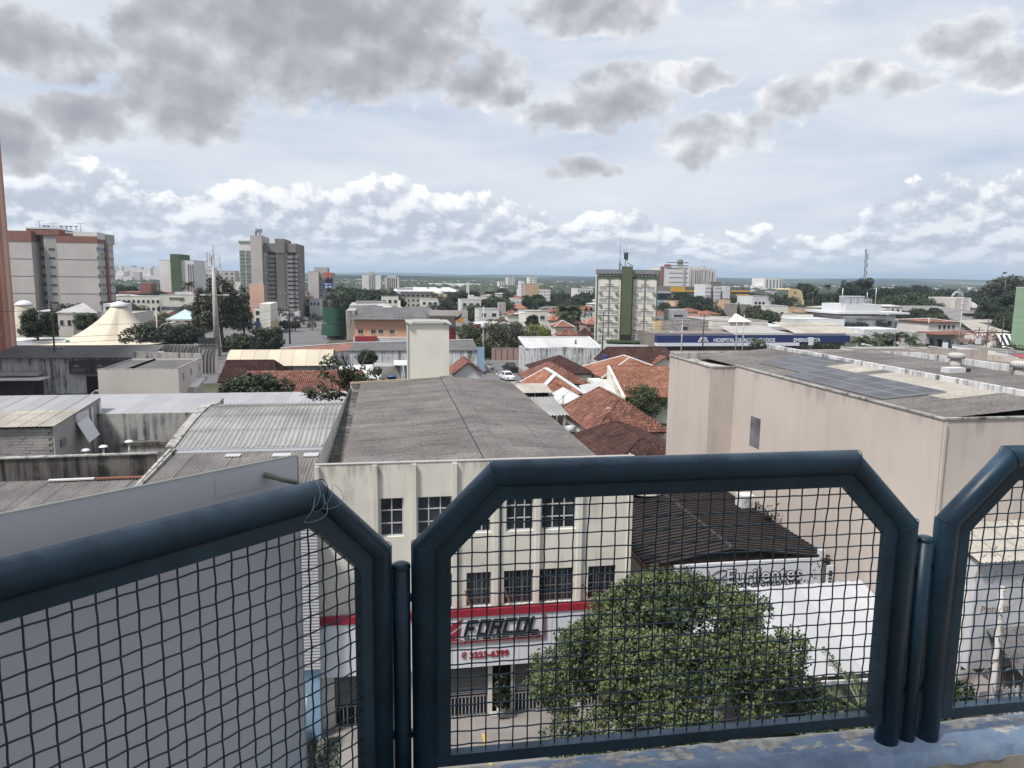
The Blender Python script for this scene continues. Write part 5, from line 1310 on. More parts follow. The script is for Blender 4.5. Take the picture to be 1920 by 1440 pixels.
def left_side():
# neighbour with the white ribbed front, light blue below
 t=thing('ribbed_shop', 'shop with white ribbed metal front and light blue wall beside the cream building', 'building', (-8, 29, 0))
 xa, xb=-16.0, PY(597, 1100, 27.4)[0];zt, zm=PY(575, 990, 27.4)[2], PY(575, 1258, 27.4)[2]
 MB().box(xa, xb-.06, 27.55, 30.4, 0, zt-.6, skip='b').build('wall', 'light_blue', t)
 MB().slab([(xa, 27.62, zt-.3), (xb-.1, 27.62, zt-.3), (xb-.1, 30.4, zt-.15), (xa, 30.4, zt-.15)], .1).build('roof', 'roof_fibre_y', t)
 me=MB();n=46
 for k in range(n):
  z=zm+(zt-zm)*k/n;d=(zt-zm)/n
  me.quad((xa, 27.4, z), (xb, 27.4, z), (xb, 27.385, z+d*.5), (xa, 27.385, z+d*.5));me.quad((xa, 27.385, z+d*.5), (xb, 27.385, z+d*.5), (xb, 27.4, z+d), (xa, 27.4, z+d))
 me.quad((xb, 27.4, zm), (xb, 27.56, zm), (xb, 27.56, zt), (xb, 27.4, zt));me.quad((xa, 27.4, zt), (xb, 27.4, zt), (xb, 27.6, zt), (xa, 27.6, zt))
 kind(me.build('ribbed_cladding', 'rib_white', t), 'stuff')
 bw=thing('boundary_wall', 'low light blue garden wall with a sloping concrete cap left of the shutters', 'wall', (-3.3, 25.5, 0))
 MB().box(-3.55, -3.30, 23.4, 27.38, .1, 1.1).build('wall', 'light_blue', bw)
 MB().bar((-3.4, 23.4, 1.14), (-3.4, 26.9, 2.3), .5, .07).build('cap', 'grey_render', bw)
 MB().bar((-3.10, 23.4, 1.2), (-3.10, 26.9, 2.4), .05, .06).bar((-3.1, 25.2, 1.4), (-3.1, 25.9, 1.62), .07, .3, 0).build('edge_rail', 'galvanised', bw)
 gr=MB();r=random.Random(3);V=[]
 for k in range(1600):
  b=np.array([r.uniform(-3.2, -1.9), r.uniform(23.0, 27.6), .12]);d=np.array([r.uniform(-.06, .06), r.uniform(-.06, .06), r.uniform(.08, .26)]);w=np.array([r.uniform(-.02, .02), r.uniform(-.02, .02), 0])+.012
  V.append([b-w, b+d*.6, b+d, b+w])
 o=obj('grass', quads_mesh('grass', np.array(V).reshape(-1, 3), 'grass_green'));kind(o, 'stuff')
 # flat grey roof of the next house; corrugated sheets just this side of the cream building
 h=thing('low_roof_house', 'house with dark grey corrugated roof just left of the cream building', 'building', (-8, 36, 0))
 MB().box(-11.8, -3.05, 30.5, 43.2, 0, 7.3, skip='b').build('wall', 'dark_concrete', h)
 sheet_roof(h, (-2.95, 42.8, 8.05), (0, -12.2, -.50), (-8.7, 0, 0), 2, 8, .177, .026, 'roof_fibre_y', seed=3)
 f=MB();f.bar((-11.9, 43.0, 8.10), (-2.9, 42.9, 8.10), .45, .10);f.bar((-11.9, 43.25, 8.16), (-2.9, 43.15, 8.16), .10, .16);f.build('flashing', 'galvanised', h)
 MB().box(-6.3, -5.3, 41.6, 42.3, 8.06, 8.10).box(-8.8, -8.0, 41.8, 42.4, 8.07, 8.11).box(-4.6, -3.8, 41.4, 42.2, 8.06, 8.1).build('patch_sheet', 'rib_white', h)
 pw=thing('party_wall', 'narrow weathered wall along the left eaves of the cream building', 'wall', (-2.9, 37, 8))
 MB().slab([(-2.98, 30.6, 9.02), (-2.76, 30.6, 9.02), (-2.76, 46.2, 9.32), (-2.98, 46.2, 9.32)], 1.6).build('wall', 'concrete', pw)
 # the valley roof further left with its broken edge
 h2=thing('old_roof_house', 'house with old dark corrugated roof behind the grey board at the left', 'building', (-18, 34, 0))
 MB().box(-34, -13.4, 27.6, 41.6, 0, 6.2, skip='b').build('wall', 'dark_concrete', h2)
 sheet_roof(h2, (-12.4, 41.95, 7.0), (0, -13.5, -.6), (-21, 0, 0), 2, 20, .177, .026, 'roof_fibre_y', seed=9)
 ed=MB();ed.bar((-17.6, 41.6, 7.12), (-15.4, 41.7, 7.12), .24, .07);kind(ed.build('edge_board', 'white_render', h2), 'stuff')if False else ed.build('edge_board', 'white_render', h2)
 MB().bar((-15.3, 41.65, 7.13), (-12.9, 41.7, 7.13), .24, .07).build('edge_board', 'rust', h2)
 v=MB();v.bar((-11.95, 43.2, 8.22), (-11.95, 36.0, 7.7), .16, .16);v.bar((-11.7, 43.2, 8.22), (-11.72, 35.6, 7.75), .1, .18);v.slab([(-12.0, 36, 5.5), (-12.0, 43.2, 5.5), (-12.0, 43.2, 8.1), (-12.0, 36, 7.6)][::-1], .1);v.build('valley_gutter', 'concrete', h2)
 # mossy wall with the court behind it
 mw=thing('mossy_wall', 'long black-stained concrete wall in front of the open court at the left', 'wall', (-22, 41.5, 6))
 a, b=G(0, 852, 9.0), G(318, 850, 9.0)
 MB().slab([(-30.5, 42.0, 6.0), (-12.5, 42.4, 6.0), (-12.5, 42.4, 8.2), (-30.5, 42.0, 8.12)], .25).build('wall', 'dark_concrete', mw)
 MB().bar((-21.2, 42.3, 8.21), (-12.4, 42.5, 8.24), .34, .07).build('coping', 'concrete', mw)
 # brick shed with a cream roof
 sh=thing('brick_shed', 'grey cinder block shed with cream corrugated roof and a white chute on its side', 'building', (-24, 50, 0))
 bl=MB();zb=8.9;A=(-21.4, 46.2)
 MB().box(-40, -21.82, 52.7, 61.0, 0, 7.75, skip='b').build('wall', 'concrete', sh)
 me=MB().box(0, .39, 0, .06, 0, .185).mesh('block', 'cinder_block');r=random.Random(2)
 for j in range(11):
  for i in range(21):
   x=-21.86-.4*(i+1)-(.2 if j%2 else 0)
   o=obj('block', me, sh, (x+r.uniform(-.006, .006), 52.625+r.uniform(-.012, .012), 5.50+j*.2), (0, 0, 0), (1, 1, 1))
 sheet_roof(sh, (-21.6, 61.6, 8.55), (0, -9.1, -.62), (-16, 0, 0), 2, 15, .177, .026, ['roof_cream', 'roof_metal'], seed=3, pick=lambda i, j:'roof_metal' if i==0 else 'roof_cream')
 MB().slab([(-21.7, 52.6, 4.0), (-21.7, 61.0, 4.0), (-21.7, 61.0, 8.42), (-21.7, 52.6, 7.86)], .1).build('side_wall', 'grey_render', sh)
 ch=MB();ch.slab([(-21.6, 56.0, 7.4), (-21.6, 58.0, 7.55), (-20.7, 57.5, 6.25), (-20.7, 55.5, 6.1)], .06);ch.box(-21.68, -21.55, 56.0, 58.2, 7.5, 8.05);ch.build('chute', 'white_paint', sh)
 pp=MB();pp.tube([(-21.55, 58.7, 8.1), (-21.5, 58.7, 4.4)], .09, 8);pp.tube([(-21.55, 60.3, 8.2), (-21.5, 60.3, 4.4)], .09, 8);pp.build('drainpipe', 'white_render', sh)
 MB().box(-21.68, -21.58, 53.4, 54.1, 6.3, 6.8).build('vent_grille', 'grey_metal', sh)
 # open court: rendered walls, ledge, litter of small roof vents
 ct=thing('court_wall', 'stained grey concrete wall of the open court with a dark ledge', 'wall', (-16, 60, 3))
 MB().box(-21.3, -10.3, 59.9, 60.2, 2.5, 7.35).build('wall', 'concrete', ct)
 MB().box(-20.2, -10.3, 59.2, 59.9, 5.0, 5.25).build('ledge', 'dark_concrete', ct)
 MB().box(-20.0, -10.3, 59.3, 59.88, 2.5, 4.99).build('lower_wall', 'concrete', ct)
 fl=MB().box(-21.3, -10.4, 42.1, 59.3, 4.2, 4.4).build('court_floor', 'dark_concrete', None);kind(fl, 'structure')
 for k, (x, y, lab)in enumerate(((-18.4, 56.5, 'mushroom roof vent furthest right in the dark court'), (-19.6, 55.0, 'mushroom roof vent in the middle of the dark court'), (-20.4, 54.0, 'mushroom roof vent nearest the shed in the dark court'))):
  v=thing('mushroom_vent', lab, 'vent', (x, y, 4.4), 'vents in the court')
  MB().tube([(x, y, 4.4), (x, y, 5.9)], .07, 8).build('pipe', 'white_render', v);MB().lathe([(.30, 0), (.2, .1), (0, .13)], (x, y, 5.9), 12).build('cowl', 'white_paint', v)
  # barrel vaulted roof
 bv=thing('barrel_roof_hall', 'hall with pale corrugated barrel roof left of the cream building', 'building', (-7, 50, 0))
 x0, x1=-11.9, -2.95;yA, yB=43.8, 56.2;zA, zR=8.1, .85
 MB().box(x0+.05, x1-.3, yA+.1, 56.1, 0, 7.5, skip='b').build('wall', 'concrete', bv)
 # arch sheets: one course of one sheet's width is one object
 N=4;pitch=.30;sw=1.2;ns=int((x1-x0)/sw)
 def zarc(y):f=(y-yA)/(yB-yA);return zA+(zR*math.sin(min(1, f*1.35)*math.pi/2*1.0))-max(0, f-.74)*1.5
 for c in range(N):
  m=MB();ya, yb=yA+(yB-yA)*c/N-.06, yA+(yB-yA)*(c+1)/N+.10;nn=5;cols=int(sw/pitch)*4+1
  for k in range(nn):
   y=ya+(yb-ya)*k/(nn-1)
   for i in range(cols):m.v.append((sw*i/(cols-1), y-50, zarc(y)+.062*math.sin(i*math.pi/2)+.03*(1 if k==0 else 0)))
  for k in range(nn-1):
   for i in range(cols-1):a=k*cols+i;m.f.append((a, a+1, a+cols+1, a+cols));m.mi.append(0);m.sm.append(True)
  me=m.mesh('roof_sheet', 'roof_barrel')
  for k in range(ns+1):obj('roof_sheet', me, bv, (x0+k*(x1-x0-sw)/ns, 50, 0.012*(k%2)))
 e=MB()
 ys=np.linspace(yA, yB, 9)
 for a, b in zip(ys[:-1], ys[1:]):e.slab([(x0-.5, a, zarc(a)+.16), (x0+.02, a, zarc(a)+.16), (x0+.02, b, zarc(b)+.16), (x0-.5, b, zarc(b)+.16)], .5)
 e.build('gable_parapet', 'concrete', bv)
 MB().slab([(x0-.35, yA-.1, 4.4), (x0-.35, yA+14, 4.4), (x0-.35, yA+14, 8.8), (x0-.35, yA-.1, 8.0)][::-1], .2).build('side_wall', 'concrete', bv)
 MB().bar((x0, yA-.2, 8.0), (x1, yA-.2, 8.0), .35, .2).build('gutter', 'dark_metal', bv)
 # long flat metal roof behind it all
 lr=thing('long_roof_hall', 'long low hall with pale blue grey metal roof across the left middle', 'building', (-20, 64, 0))
 MB().box(-46, -2.9, 60.3, 67.5, 0, 7.1, skip='b').build('wall', 'grey_render', lr)
 sheet_roof(lr, (-2.8, 67.8, 7.62), (0, -7.8, -.30), (-43, 0, 0), 1, 40, .27, .02, 'roof_metal', seed=5, prof='trap', lap=0)
 r0=thing('roof_hatch', 'dark low hatch on the pale metal roof at the far left', 'hatch', (-27, 66, 7.6))
 MB().box(-28.5, -24.8, 65.2, 66.2, 7.55, 7.75).build('cover', 'grey_metal', r0)
 # little tree that grows by the party wall
 tx, ty=-3.3, 60.6;st=thing('spindly_tree', 'spindly tree with sparse leaves beside the roof of the cream building', 'tree', (tx, ty, 4))
 m=MB();r=random.Random(12);cl=[]
 def pxy(u, v):q=PY(u, v, ty);return(q[0], ty+r.uniform(-1, 1), q[2])
 base=pxy(655, 775);fork=pxy(660, 745)
 m.tube([(tx, ty, 3), base, fork], [.16, .14, .12], 7)
 tips=[(680, 690), (692, 655), (640, 690), (610, 700), (575, 730), (560, 742), (700, 700), (715, 712), (625, 745), (655, 715), (668, 720), (600, 745), (645, 700)]
 for u, v in tips:
  p=pxy(u, v);q=Vector(fork).lerp(Vector(p), .5)+Vector((0, 0, .3));m.tube([fork, tuple(q), p], [.09, .05, .02], 5)
  if(u, v)==(692, 655):continue
  for k in range(5):w=Vector(fork).lerp(Vector(p), r.uniform(.6, 1.05));cl.append((w.x+r.uniform(-.4, .4), w.y+r.uniform(-.4, .4), w.z+r.uniform(-.1, .4), r.uniform(.25, .5)))
 for u, v in((618, 672), (628, 680), (605, 690), (640, 675), (655, 690), (650, 765), (660, 768), (668, 760)):
  p=pxy(u, v);cl.append((*p, .55))
 m.build('trunk', 'trunk', st)
 V=leaf_cloud(cl, 2600, .13, 3, .1)-np.array([tx, ty, 4]);obj('crown', quads_mesh('crown', V, 'leaf_mid'), st, (tx, ty, 4))
ground();street_tree();left_side()
# ------------------------------------------------------------------ tiled houses between the cream building and the warehouse
def mid_houses():
 tiled_house('brown tiled house with a hipped roof and a white bar across its front slope', 19.0, 26.8, 66.8, 80.5, 3.4, 6.1, 'tile_old', 'cream_plain', 'y', 1.0, .6, seed=1, name='tiled_house')
 MB_=MB();q0, q1=G(1138, 766, 5.3), G(1178, 766, 5.3)
 pl=thing('roof_strip', 'pale strip lying across the front slope of the brown hipped roof', 'strip', q0)
 MB().bar((q0[0], 69.95, 5.28), (q1[0], 69.95, 5.28), .16, .1).build('strip', 'cream_plain', pl)
 tiled_house('nearest house with a dark mossy tiled roof half hidden by the railing', 15.6, 25.5, 52.5, 66.4, 3.0, 5.05, 'tile_dark', 'cream_plain', 'y', 1.0, .4, seed=5)
 wt=thing('white_gutter', 'white sloping gutter board on the dark mossy tiled roof', 'gutter', (22, 59, 4))
 MB().bar(G(1178, 824, 4.3), G(1245, 846, 3.6), .5, .12).build('board', 'white_paint', wt)
 t=tiled_house('orange tiled house with broad white painted ridges', 18.2, 24.6, 89.8, 101.0, 3.5, 5.6, 'tile_orange', 'white_render', 'y', 1.0, .5, cap='white_paint', seed=8)
 w=MB()
 for a, b in(((18.3, 89.9, 3.6), (21.4, 93.0, 5.7)), ((24.5, 89.9, 3.6), (21.4, 93.0, 5.7)), ((21.4, 93.0, 5.7), (21.4, 99.3, 5.7))):w.bar(a, b, .62, .14)
 w.build('white_ridge', 'white_paint', t)
 tiled_house('brown tiled house just behind the white ridged orange roof', 19.4, 27.6, 98.6, 109.5, 3.5, 5.7, 'tile_old', 'cream_plain', 'y', .9, .8, seed=11)
 tiled_house('dark tiled house with a short flat ridge in front of the streaky white shed', 22.8, 31.6, 110.0, 121.5, 3.4, 5.6, 'tile_dark', 'cream_plain', 'x', .8, .8, seed=14)
 tiled_house('orange tiled house with white ridge lines left of the long orange slope', 31.0, 43.5, 104.5, 117.5, 3.5, 5.8, 'tile_orange', 'cream_plain', 'y', 1.0, .6, cap='white_paint', seed=17)
 # one long orange slope with a pale gable wall
 t=thing('tiled_house', 'house with one long orange tiled slope and pale verge left of the beige warehouse', 'house', (34, 94, 0))
 m=MB();A, B, C_, D=(28.6, 87.2, 3.4), (42.0, 86.0, 3.4), (42.0, 99.5, 5.7), (30.6, 100.5, 5.7)
 tile_plane(m, [A, B, C_, D], .37, .45, .11, 4);kind(m.build('roof', 'tile_orange', t), 'stuff')
 MB().box(29.2, 42, 87.6, 106, 0, 3.3, skip='b').build('wall', 'cream_plain', t)
 g=MB();g.slab([(28.5, 87.0, 0), (30.5, 100.4, 0), (30.5, 100.4, 5.85), (28.5, 87.0, 3.6)][::-1], .35);g.build('verge_wall', 'cream_plain', t)
 MB().bar((30.6, 100.5, 5.78), (42, 99.5, 5.78), .25, .15).build('ridge_cap', 'tile_old', t)
 # low pale metal roof, pinnacled white gable, corrugated lean-tos
 t=thing('lean_to_shed', 'low shed with a smooth pale sheet roof between the orange roofs', 'shed', (27, 96, 0))
 MB().slab([(24.9, 91.6, 3.1), (29.4, 95.2, 3.1), (30.2, 101.2, 3.6), (25.6, 97.0, 3.6)], .08).build('roof', 'roof_white', t)
 MB().prism([(25.2, 92.1, 0), (29.3, 95.4, 0), (29.9, 100.9, 0), (25.9, 97.0, 0)], 2.98).build('wall', 'white_render', t)
 t=thing('white_gable_house', 'small white house with a pale pointed sheet roof behind the big brown hipped roof', 'house', (20.8, 82.5, 0))
 MB().box(19.0, 22.6, 81.2, 86.0, 0, 3.9, skip='b').build('wall', 'white_render', t)
 r=MB();r.slab([(18.8, 81.0, 3.9), (20.8, 83.2, 4.95), (20.8, 86.2, 4.95), (18.8, 86.2, 3.9)][::-1], .06);r.slab([(22.8, 81.0, 3.9), (20.8, 83.2, 4.95), (20.8, 86.2, 4.95), (22.8, 86.2, 3.9)], .06);r.slab([(18.8, 81.0, 3.9), (22.8, 81.0, 3.9), (20.8, 83.2, 4.95)], .06)
 r.build('roof', 'roof_white', t);MB().bar((18.6, 80.9, 3.85), (23.0, 80.9, 3.85), .16, .2).build('eaves', 'white_paint', t)
 t=thing('corrugated_shed', 'open shed with corrugated cement roof behind the right edge of the cream building', 'shed', (16, 86, 0))
 sheet_roof(t, (14.2, 88.8, 5.1), (0, -4.6, -.45), (4.9, 0, 0), 1, 5, .2, .03, 'roof_cream', seed=1, lap=0)
 MB().box(14.4, 18.9, 85.6, 88.6, 0, 4.5, skip='bf').build('wall', 'dark_concrete', t)
 m=MB()
 for x in(14.6, 17.0, 18.9):m.bar((x, 84.4, 0), (x, 84.4, 4.6), .12)
 m.bar((16.0, 85.0, 4.5), (17.5, 85.0, 3.7), .06);m.build('post', 'grey_metal', t)
 t=thing('corrugated_canopy', 'corrugated cement canopy roof nearest the right edge of the cream building', 'canopy', (16.7, 76, 0))
 sheet_roof(t, (14.0, 80.6, 4.75), (0, -7.5, -.70), (4.3, 0, 0), 1, 4, .36, .05, 'roof_barrel', seed=1, lap=0)
 MB().box(14.4, 17.8, 76.5, 80.4, 0, 4.0, skip='b').build('wall', 'grey_render', t)
 m=MB();m.bar((17.9, 73.4, 0), (17.9, 73.4, 4.0), .3);m.bar((14.2, 73.4, 0), (14.2, 73.4, 4.0), .2);m.build('post', 'concrete', t)
 tk=thing('gas_drum', 'pale horizontal drum in the gap beside the big brown hipped roof', 'drum', (18.4, 74, 2.4))
 MB().tube([(18.0, 73.0, 2.6), (19.0, 73.4, 2.6)], .38, 14).build('drum', 'white_render', tk);MB().box(18.0, 19.0, 72.9, 73.5, 0, 2.2).build('stand', 'dark_metal', tk)
 lp=thing('garden_lamp', 'slim dark lamp post in front of the white gable house', 'lamp', (19.2, 79.5, 0))
 MB().tube([(19.2, 79.5, 0), (19.2, 79.5, 4.9)], .05, 8).build('post', 'dark_metal', lp);MB().lathe([(0, 0), (.12, .05), (.14, .2), (.05, .32), (0, .33)], (19.2, 79.5, 4.9), 10).build('lantern', 'white_paint', lp)
 # whitish shed with stained wall
 t=thing('streaky_shed', 'large whitewashed shed with stained wall and white sheet roof', 'building', (34, 142, 0))
 x0, x1=26.2, 40.6;yb=138.6
 MB().box(x0, x1, yb, 147.2, 0, 4.35, skip='b').build('wall', 'streaked_white', t)
 f=MB();f.poly([(x0, yb-.02, 4.352), (x1, yb-.02, 4.352), (x1, yb-.02, 4.6), ((x0+x1)/2, yb-.02, 4.85), (x0, yb-.02, 4.6)]);f.build('gable', 'streaked_white', t)
 sheet_roof(t, (x0+.3, 147.2, 5.9), (0, -8.3, -1.35), (x1-x0-.6, 0, 0), 1, 10, .5, .03, 'roof_white', seed=3, prof='trap', lap=0)
 e=MB()
 for x in(x0, x1):e.bar((x, yb-.1, 4.6), (x, 147.3, 6.0), .4, .35)
 e.bar((x0, 147.3, 6.0), (x1, 147.3, 6.0), .4, .35);e.build('parapet', 'white_render', t)
 q=PY(1079, 655, 142);MB().tube([(q[0], 142, 4.9), (q[0], 142, 5.9)], .2, 8).build('flue', 'rust', t)
 # long dark tiled roof in front of the hotel
 t=tiled_house('long dark red tiled house in front of the green and cream hotel', 36.3, 48.6, 118.5, 127.5, 3.7, 6.2, 'tile_dark', 'cream_plain', 'x', .2, .2, seed=20)
 for xc in(39.0, 46.0):
  g=MB();g.poly([(xc-2.2, 118.2, 3.0), (xc+2.2, 118.2, 3.0), (xc+2.2, 118.2, 3.7), (xc, 118.2, 4.9), (xc-2.2, 118.2, 3.7)]);g.build('gable', 'cream_plain', t)
  m=MB();tile_plane(m, [(xc-2.7, 117.8, 3.6), (xc-2.7, 121.5, 3.6), (xc, 121.5, 5.1), (xc, 117.8, 5.1)]);tile_plane(m, [(xc+2.7, 121.5, 3.6), (xc+2.7, 117.8, 3.6), (xc, 117.8, 5.1), (xc, 121.5, 5.1)]);kind(m.build('gable_roof', 'tile_old', t), 'stuff')
 MB().box(35.9, 36.3, 119, 122, 0, 5.2).build('blue_wall', 'sign_navy', t)
 # courtyard walls and street wall
 w=thing('garden_wall', 'low grey wall along the street corner left of the brown tiled house', 'wall', (19, 112, 0))
 MB().bar((19.6, 101, .9), (24.6, 128, .9), .25, 1.8).build('wall', 'concrete', w)
 w=thing('brick_street_wall', 'long pinkish brick wall under the trees across the avenue', 'wall', (25, 160, 0))
 MB().box(22.3, 33.5, 158.3, 158.6, 0, 2.7).build('wall', 'pink_brick', w)
 MB().box(22.3, 33.5, 158.25, 158.65, 2.702, 2.8).build('coping', 'concrete', w)
 r=random.Random(3)
 d=MB()
 for k in range(8):d.bar((23+k*1.3, 158.24, 0), (23+k*1.3, 158.24, 2.7), .12)
 d.build('pier', 'taupe_wall', w)
 # left: pale office, tile roofs, arched roof, stained walls
 t=thing('pale_office', 'plain pale two storey office with flat roof and small side windows', 'building', (-27, 97, 0))
 xL, xM, yF, yB, zt=-33.9, -24.85, 94.9, 107.0, 6.5
 w=MB();w.box(xL+3.0, xM, yF, yB, 0, zt, skip='bt');w.box(xL, xL+3.0, yF, yB, 3.1, zt, skip='t');w.build('wall', 'pale_render', t)
 MB().box(xL+.2, xM-.2, yF+.2, yB, zt-.35, zt-.25).build('flat_roof', 'roof_slate', t)
 p=MB();p.box(xL, xM, yF, yF+.2, zt-.01, zt+.08);p.bar((xL, yB+1, zt+.35), (xM, yB+.2, zt+.1), .25, 1.0);p.bar((xM-.1, yF+.2, zt+.03), (xM-.1, yB, zt+.03), .2, .1);p.build('parapet', 'concrete', t)
 for y, z, w_, h_ in((97.0, 4.9, .75, .9), (100.8, 5.0, .75, .9), (105.2, 5.1, .75, .9), (99.0, 2.9, .6, .6)):window(t, 'r', (xL, xM, yF, yB), y-yF, z, w_, h_, nx=1, ny=2, gl='glass_mid')
 MB().box(xM-.05, xM+.06, 96.0, 96.8, 0, 2.1).build('door', 'teal', t);MB().box(xM-.05, xM+.05, 101.6, 103.0, 0, 3.6).build('side_door', 'white_render', t)
 MB().bar((xM+.5, 99.3, 3.6), (xM+.5, 103.5, 4.2), 1.1, .08).build('awning', 'awning', t)
 for y in(104.8, 106.0):
  a=thing('ac_unit', 'air conditioner box on the side wall of the pale office'+(', nearer one' if y<105.5 else ', further one'), 'air conditioner', (xM+.4, y, 3.9))
  MB().box(xM+.06, xM+.7, y-.45, y+.45, 3.6, 4.3).build('case', 'white_paint', a);MB().lathe([(.0, 0), (.26, 0), (.26, .02)], (xM+.72, y, 3.95), 10).build('fan_grille', 'grey_metal', a)
 tiled_house('long red tiled house left of the spindly tree', -18.0, -3.3, 91.0, 112.0, 3.3, 5.2, 'tile_red', 'white_render', 'x', 0, 0, seed=31, over=.4)
 tiled_house('dark red tiled house beside the pale office', -22.2, -14.6, 103.5, 116.0, 3.6, 5.8, 'tile_dark', 'cream_plain', 'x', 0, .2, seed=33)
 t=thing('arched_shed', 'shed with smooth cream arched roof over a grey stained wall', 'building', (-15, 119, 0))
 x0, x1, ya, yb=-23.6, -8.2, 115.0, 124.5
 n=8;pr=[(ya+(yb-ya)*k/n, 4.4+2.0*math.sin(math.pi*k/n))for k in range(n+1)]
 for j in range(8):
  m=MB();xa, xb=x0+(x1-x0)*j/8, x0+(x1-x0)*(j+1)/8-.03
  for(y0_, z0_), (y1_, z1_)in zip(pr[:-1], pr[1:]):m.quad((xa, y0_, z0_), (xb, y0_, z0_), (xb, y1_, z1_), (xa, y1_, z1_), 0, True)
  m.build('roof_panel', 'roof_beige_arch', t)
 MB().box(x0+.2, x1-.2, ya+.5, yb-.3, 0, 4.3, skip='b').build('wall', 'concrete', t)
 e=MB();e.poly([(x1-.1, y, z)for y, z in pr]);e.poly([(x0+.1, y, z)for y, z in pr[::-1]]);e.build('end_wall', 'streaked_white', t)
 rb=MB()
 for(y0_, z0_), (y1_, z1_)in zip(pr[:-1], pr[1:]):rb.bar((x1-.02, y0_, z0_+.05), (x1-.02, y1_, z1_+.05), .16, .14)
 rb.build('end_rib', 'roof_beige_arch', t)
 w=thing('stained_wall', 'grey wall with torn plaster in front of the cream arched roof', 'wall', (-15, 113, 0))
 MB().box(-24.2, -8.0, 112.9, 113.2, 0, 3.9).build('wall', 'concrete', w)
 # stained white walls behind
 t=thing('stained_hall', 'long hall with black-streaked white walls and low grey roof behind the water tower', 'building', (0, 145, 0))
 MB().prism([(-17.4, 130.0, 0), (-7.0, 138.5, 0), (16.6, 138.0, 0), (16.8, 150.0, 0), (-6, 156, 0), (-20, 140, 0)], 4.3).build('wall', 'streaked_white', t)
 MB().slab([(-17.6, 129.8, 4.35), (-7.0, 138.3, 4.35), (-5.8, 143.5, 5.3), (-18, 134, 5.2)], .08).build('lower_roof', 'brick_red', t)
 MB().slab([(-7.0, 138.3, 4.36), (16.9, 137.8, 4.36), (17.0, 147, 5.5), (-5.8, 143.5, 5.3)], .08).build('roof', 'roof_slate', t)
 MB().bar((-18, 134.2, 5.28), (-5.8, 143.6, 5.38), .4, .12).bar((-5.8, 143.6, 5.38), (17.0, 147, 5.6), .4, .12).build('ridge_cap', 'white_render', t)
 bw=MB().box(16.7, 18.0, 137.8, 138.2, 0, 4.9);bw.build('blue_gable', 'light_blue', t)
 tiled_house('small white house with a brown roof behind the water tower near the parked cars', 10.2, 15.6, 118, 126, 2.4, 4.4, 'tile_old', 'white_render', 'y', 0, 0, seed=41)
 t=thing('rooftop_hut', 'unplastered grey hut with a white carport and blue water tank left of the water tower', 'building', (0, 112, 0))
 MB().box(-1.9, 2.0, 108.6, 113, 0, 5.0, skip='b').build('wall', 'cinder_block', t)
 MB().slab([(1.0, 107.8, 5.25), (4.6, 107.8, 5.2), (4.6, 112, 5.5), (1.0, 112, 5.5)], .08).build('roof', 'roof_white', t)
 m=MB()
 for x in(2.2, 2.5, 4.5):m.bar((x, 108.2, 2.0), (x, 108.2, 5.2), .14)
 m.box(2.6, 4.6, 110.9, 111, 2.2, 4.9);m.build('frame', 'white_paint', t);MB().box(-1.9, 4.8, 106.4, 107.0, 0, 2.9).build('terrace_wall', 'concrete', t)
 tk=thing('blue_tank', 'blue plastic water tank on the ledge of the grey hut', 'tank', (.7, 107.2, 2.9))
 MB().lathe([(.0, 0), (.52, 0), (.66, .8), (.70, .8), (.70, .92), (0, .98)], (.7, 106.75, 2.92), 14).build('tank', 'blue_tank', tk)
 t=thing('white_lean_to', 'low roofs of crumpled white sheets behind the spindly tree', 'shed', (-4, 100, 0))
 MB().slab([(-5.2, 95, 3.6), (-1.0, 96, 3.6), (-.8, 104, 4.6), (-4.6, 105, 4.7)], .05).slab([(-7.9, 106.5, 4.0), (-2.0, 107, 4.2), (-2.0, 111, 5.0), (-6.5, 111, 4.9)], .05).slab([(-3.2, 88, 3.4), (-1.6, 88.5, 3.5), (-1.4, 94, 3.9), (-3.2, 94, 3.9)], .05).build('roof', 'roof_white', t)
 MB().prism([(-4.9, 95.6, 0), (-1.2, 96.4, 0), (-1.0, 103.6, 0), (-4.6, 104.6, 0)], 3.4).build('wall', 'white_render', t)
 # shops and kiosks under the salmon tower
 t=thing('black_sign_shop', 'corner shop with dark painted sign boards under a grey roof at the far left', 'building', (-44, 120, 0))
 MB().box(-56, -35.5, 119.0, 128, 0, 5.4, skip='b').build('wall', 'streaked_white', t)
 MB().slab([(-56.5, 117.8, 5.5), (-34.8, 117.8, 5.5), (-34.8, 126, 6.6), (-56.5, 126, 6.6)], .08).build('roof', 'roof_slate', t)
 MB().box(-43.9, -36.0, 118.4, 118.9, .0, 2.6).build('opening', 'black_void', t)
 for(a, b, s)in((-46.0, -42.9, 'CAFE'), (-42.8, -38.3, 'cinema'), (-38.2, -35.2, 'loja')):
  sg=MB().box(a, b, 118.0, 118.36, 3.1, 5.0).build('sign_board', 'dark_metal', t)
  m=MB();r=random.Random(int(-a));
  m.slab([(a+.5, 117.99, 4.2), (a+1.0, 117.99, 4.0), (a+1.5, 117.99, 4.2), (a+1.0, 117.99, 4.5)], .01)
  for k in range(3):m.box(a+.4, b-.5-r.random()*.8, 117.985, 117.998, 3.3+k*.22, 3.4+k*.22)
  m.build('sign_print', 'sign_grey', t)
 t=thing('market_kiosk', 'small dark kiosk with a pale flat awning below the salmon tower', 'kiosk', (-52, 116, 0))
 MB().box(-55.2, -49.8, 115.6, 118.4, 0, 2.4, skip='b').build('wall', 'dark_metal', t);MB().box(-56.4, -48.2, 113.8, 117, 2.7, 2.85).build('awning', 'awning', t);MB().box(-55.5, -49.5, 116, 118.6, 3.1, 3.5).build('roof', 'grey_render', t)
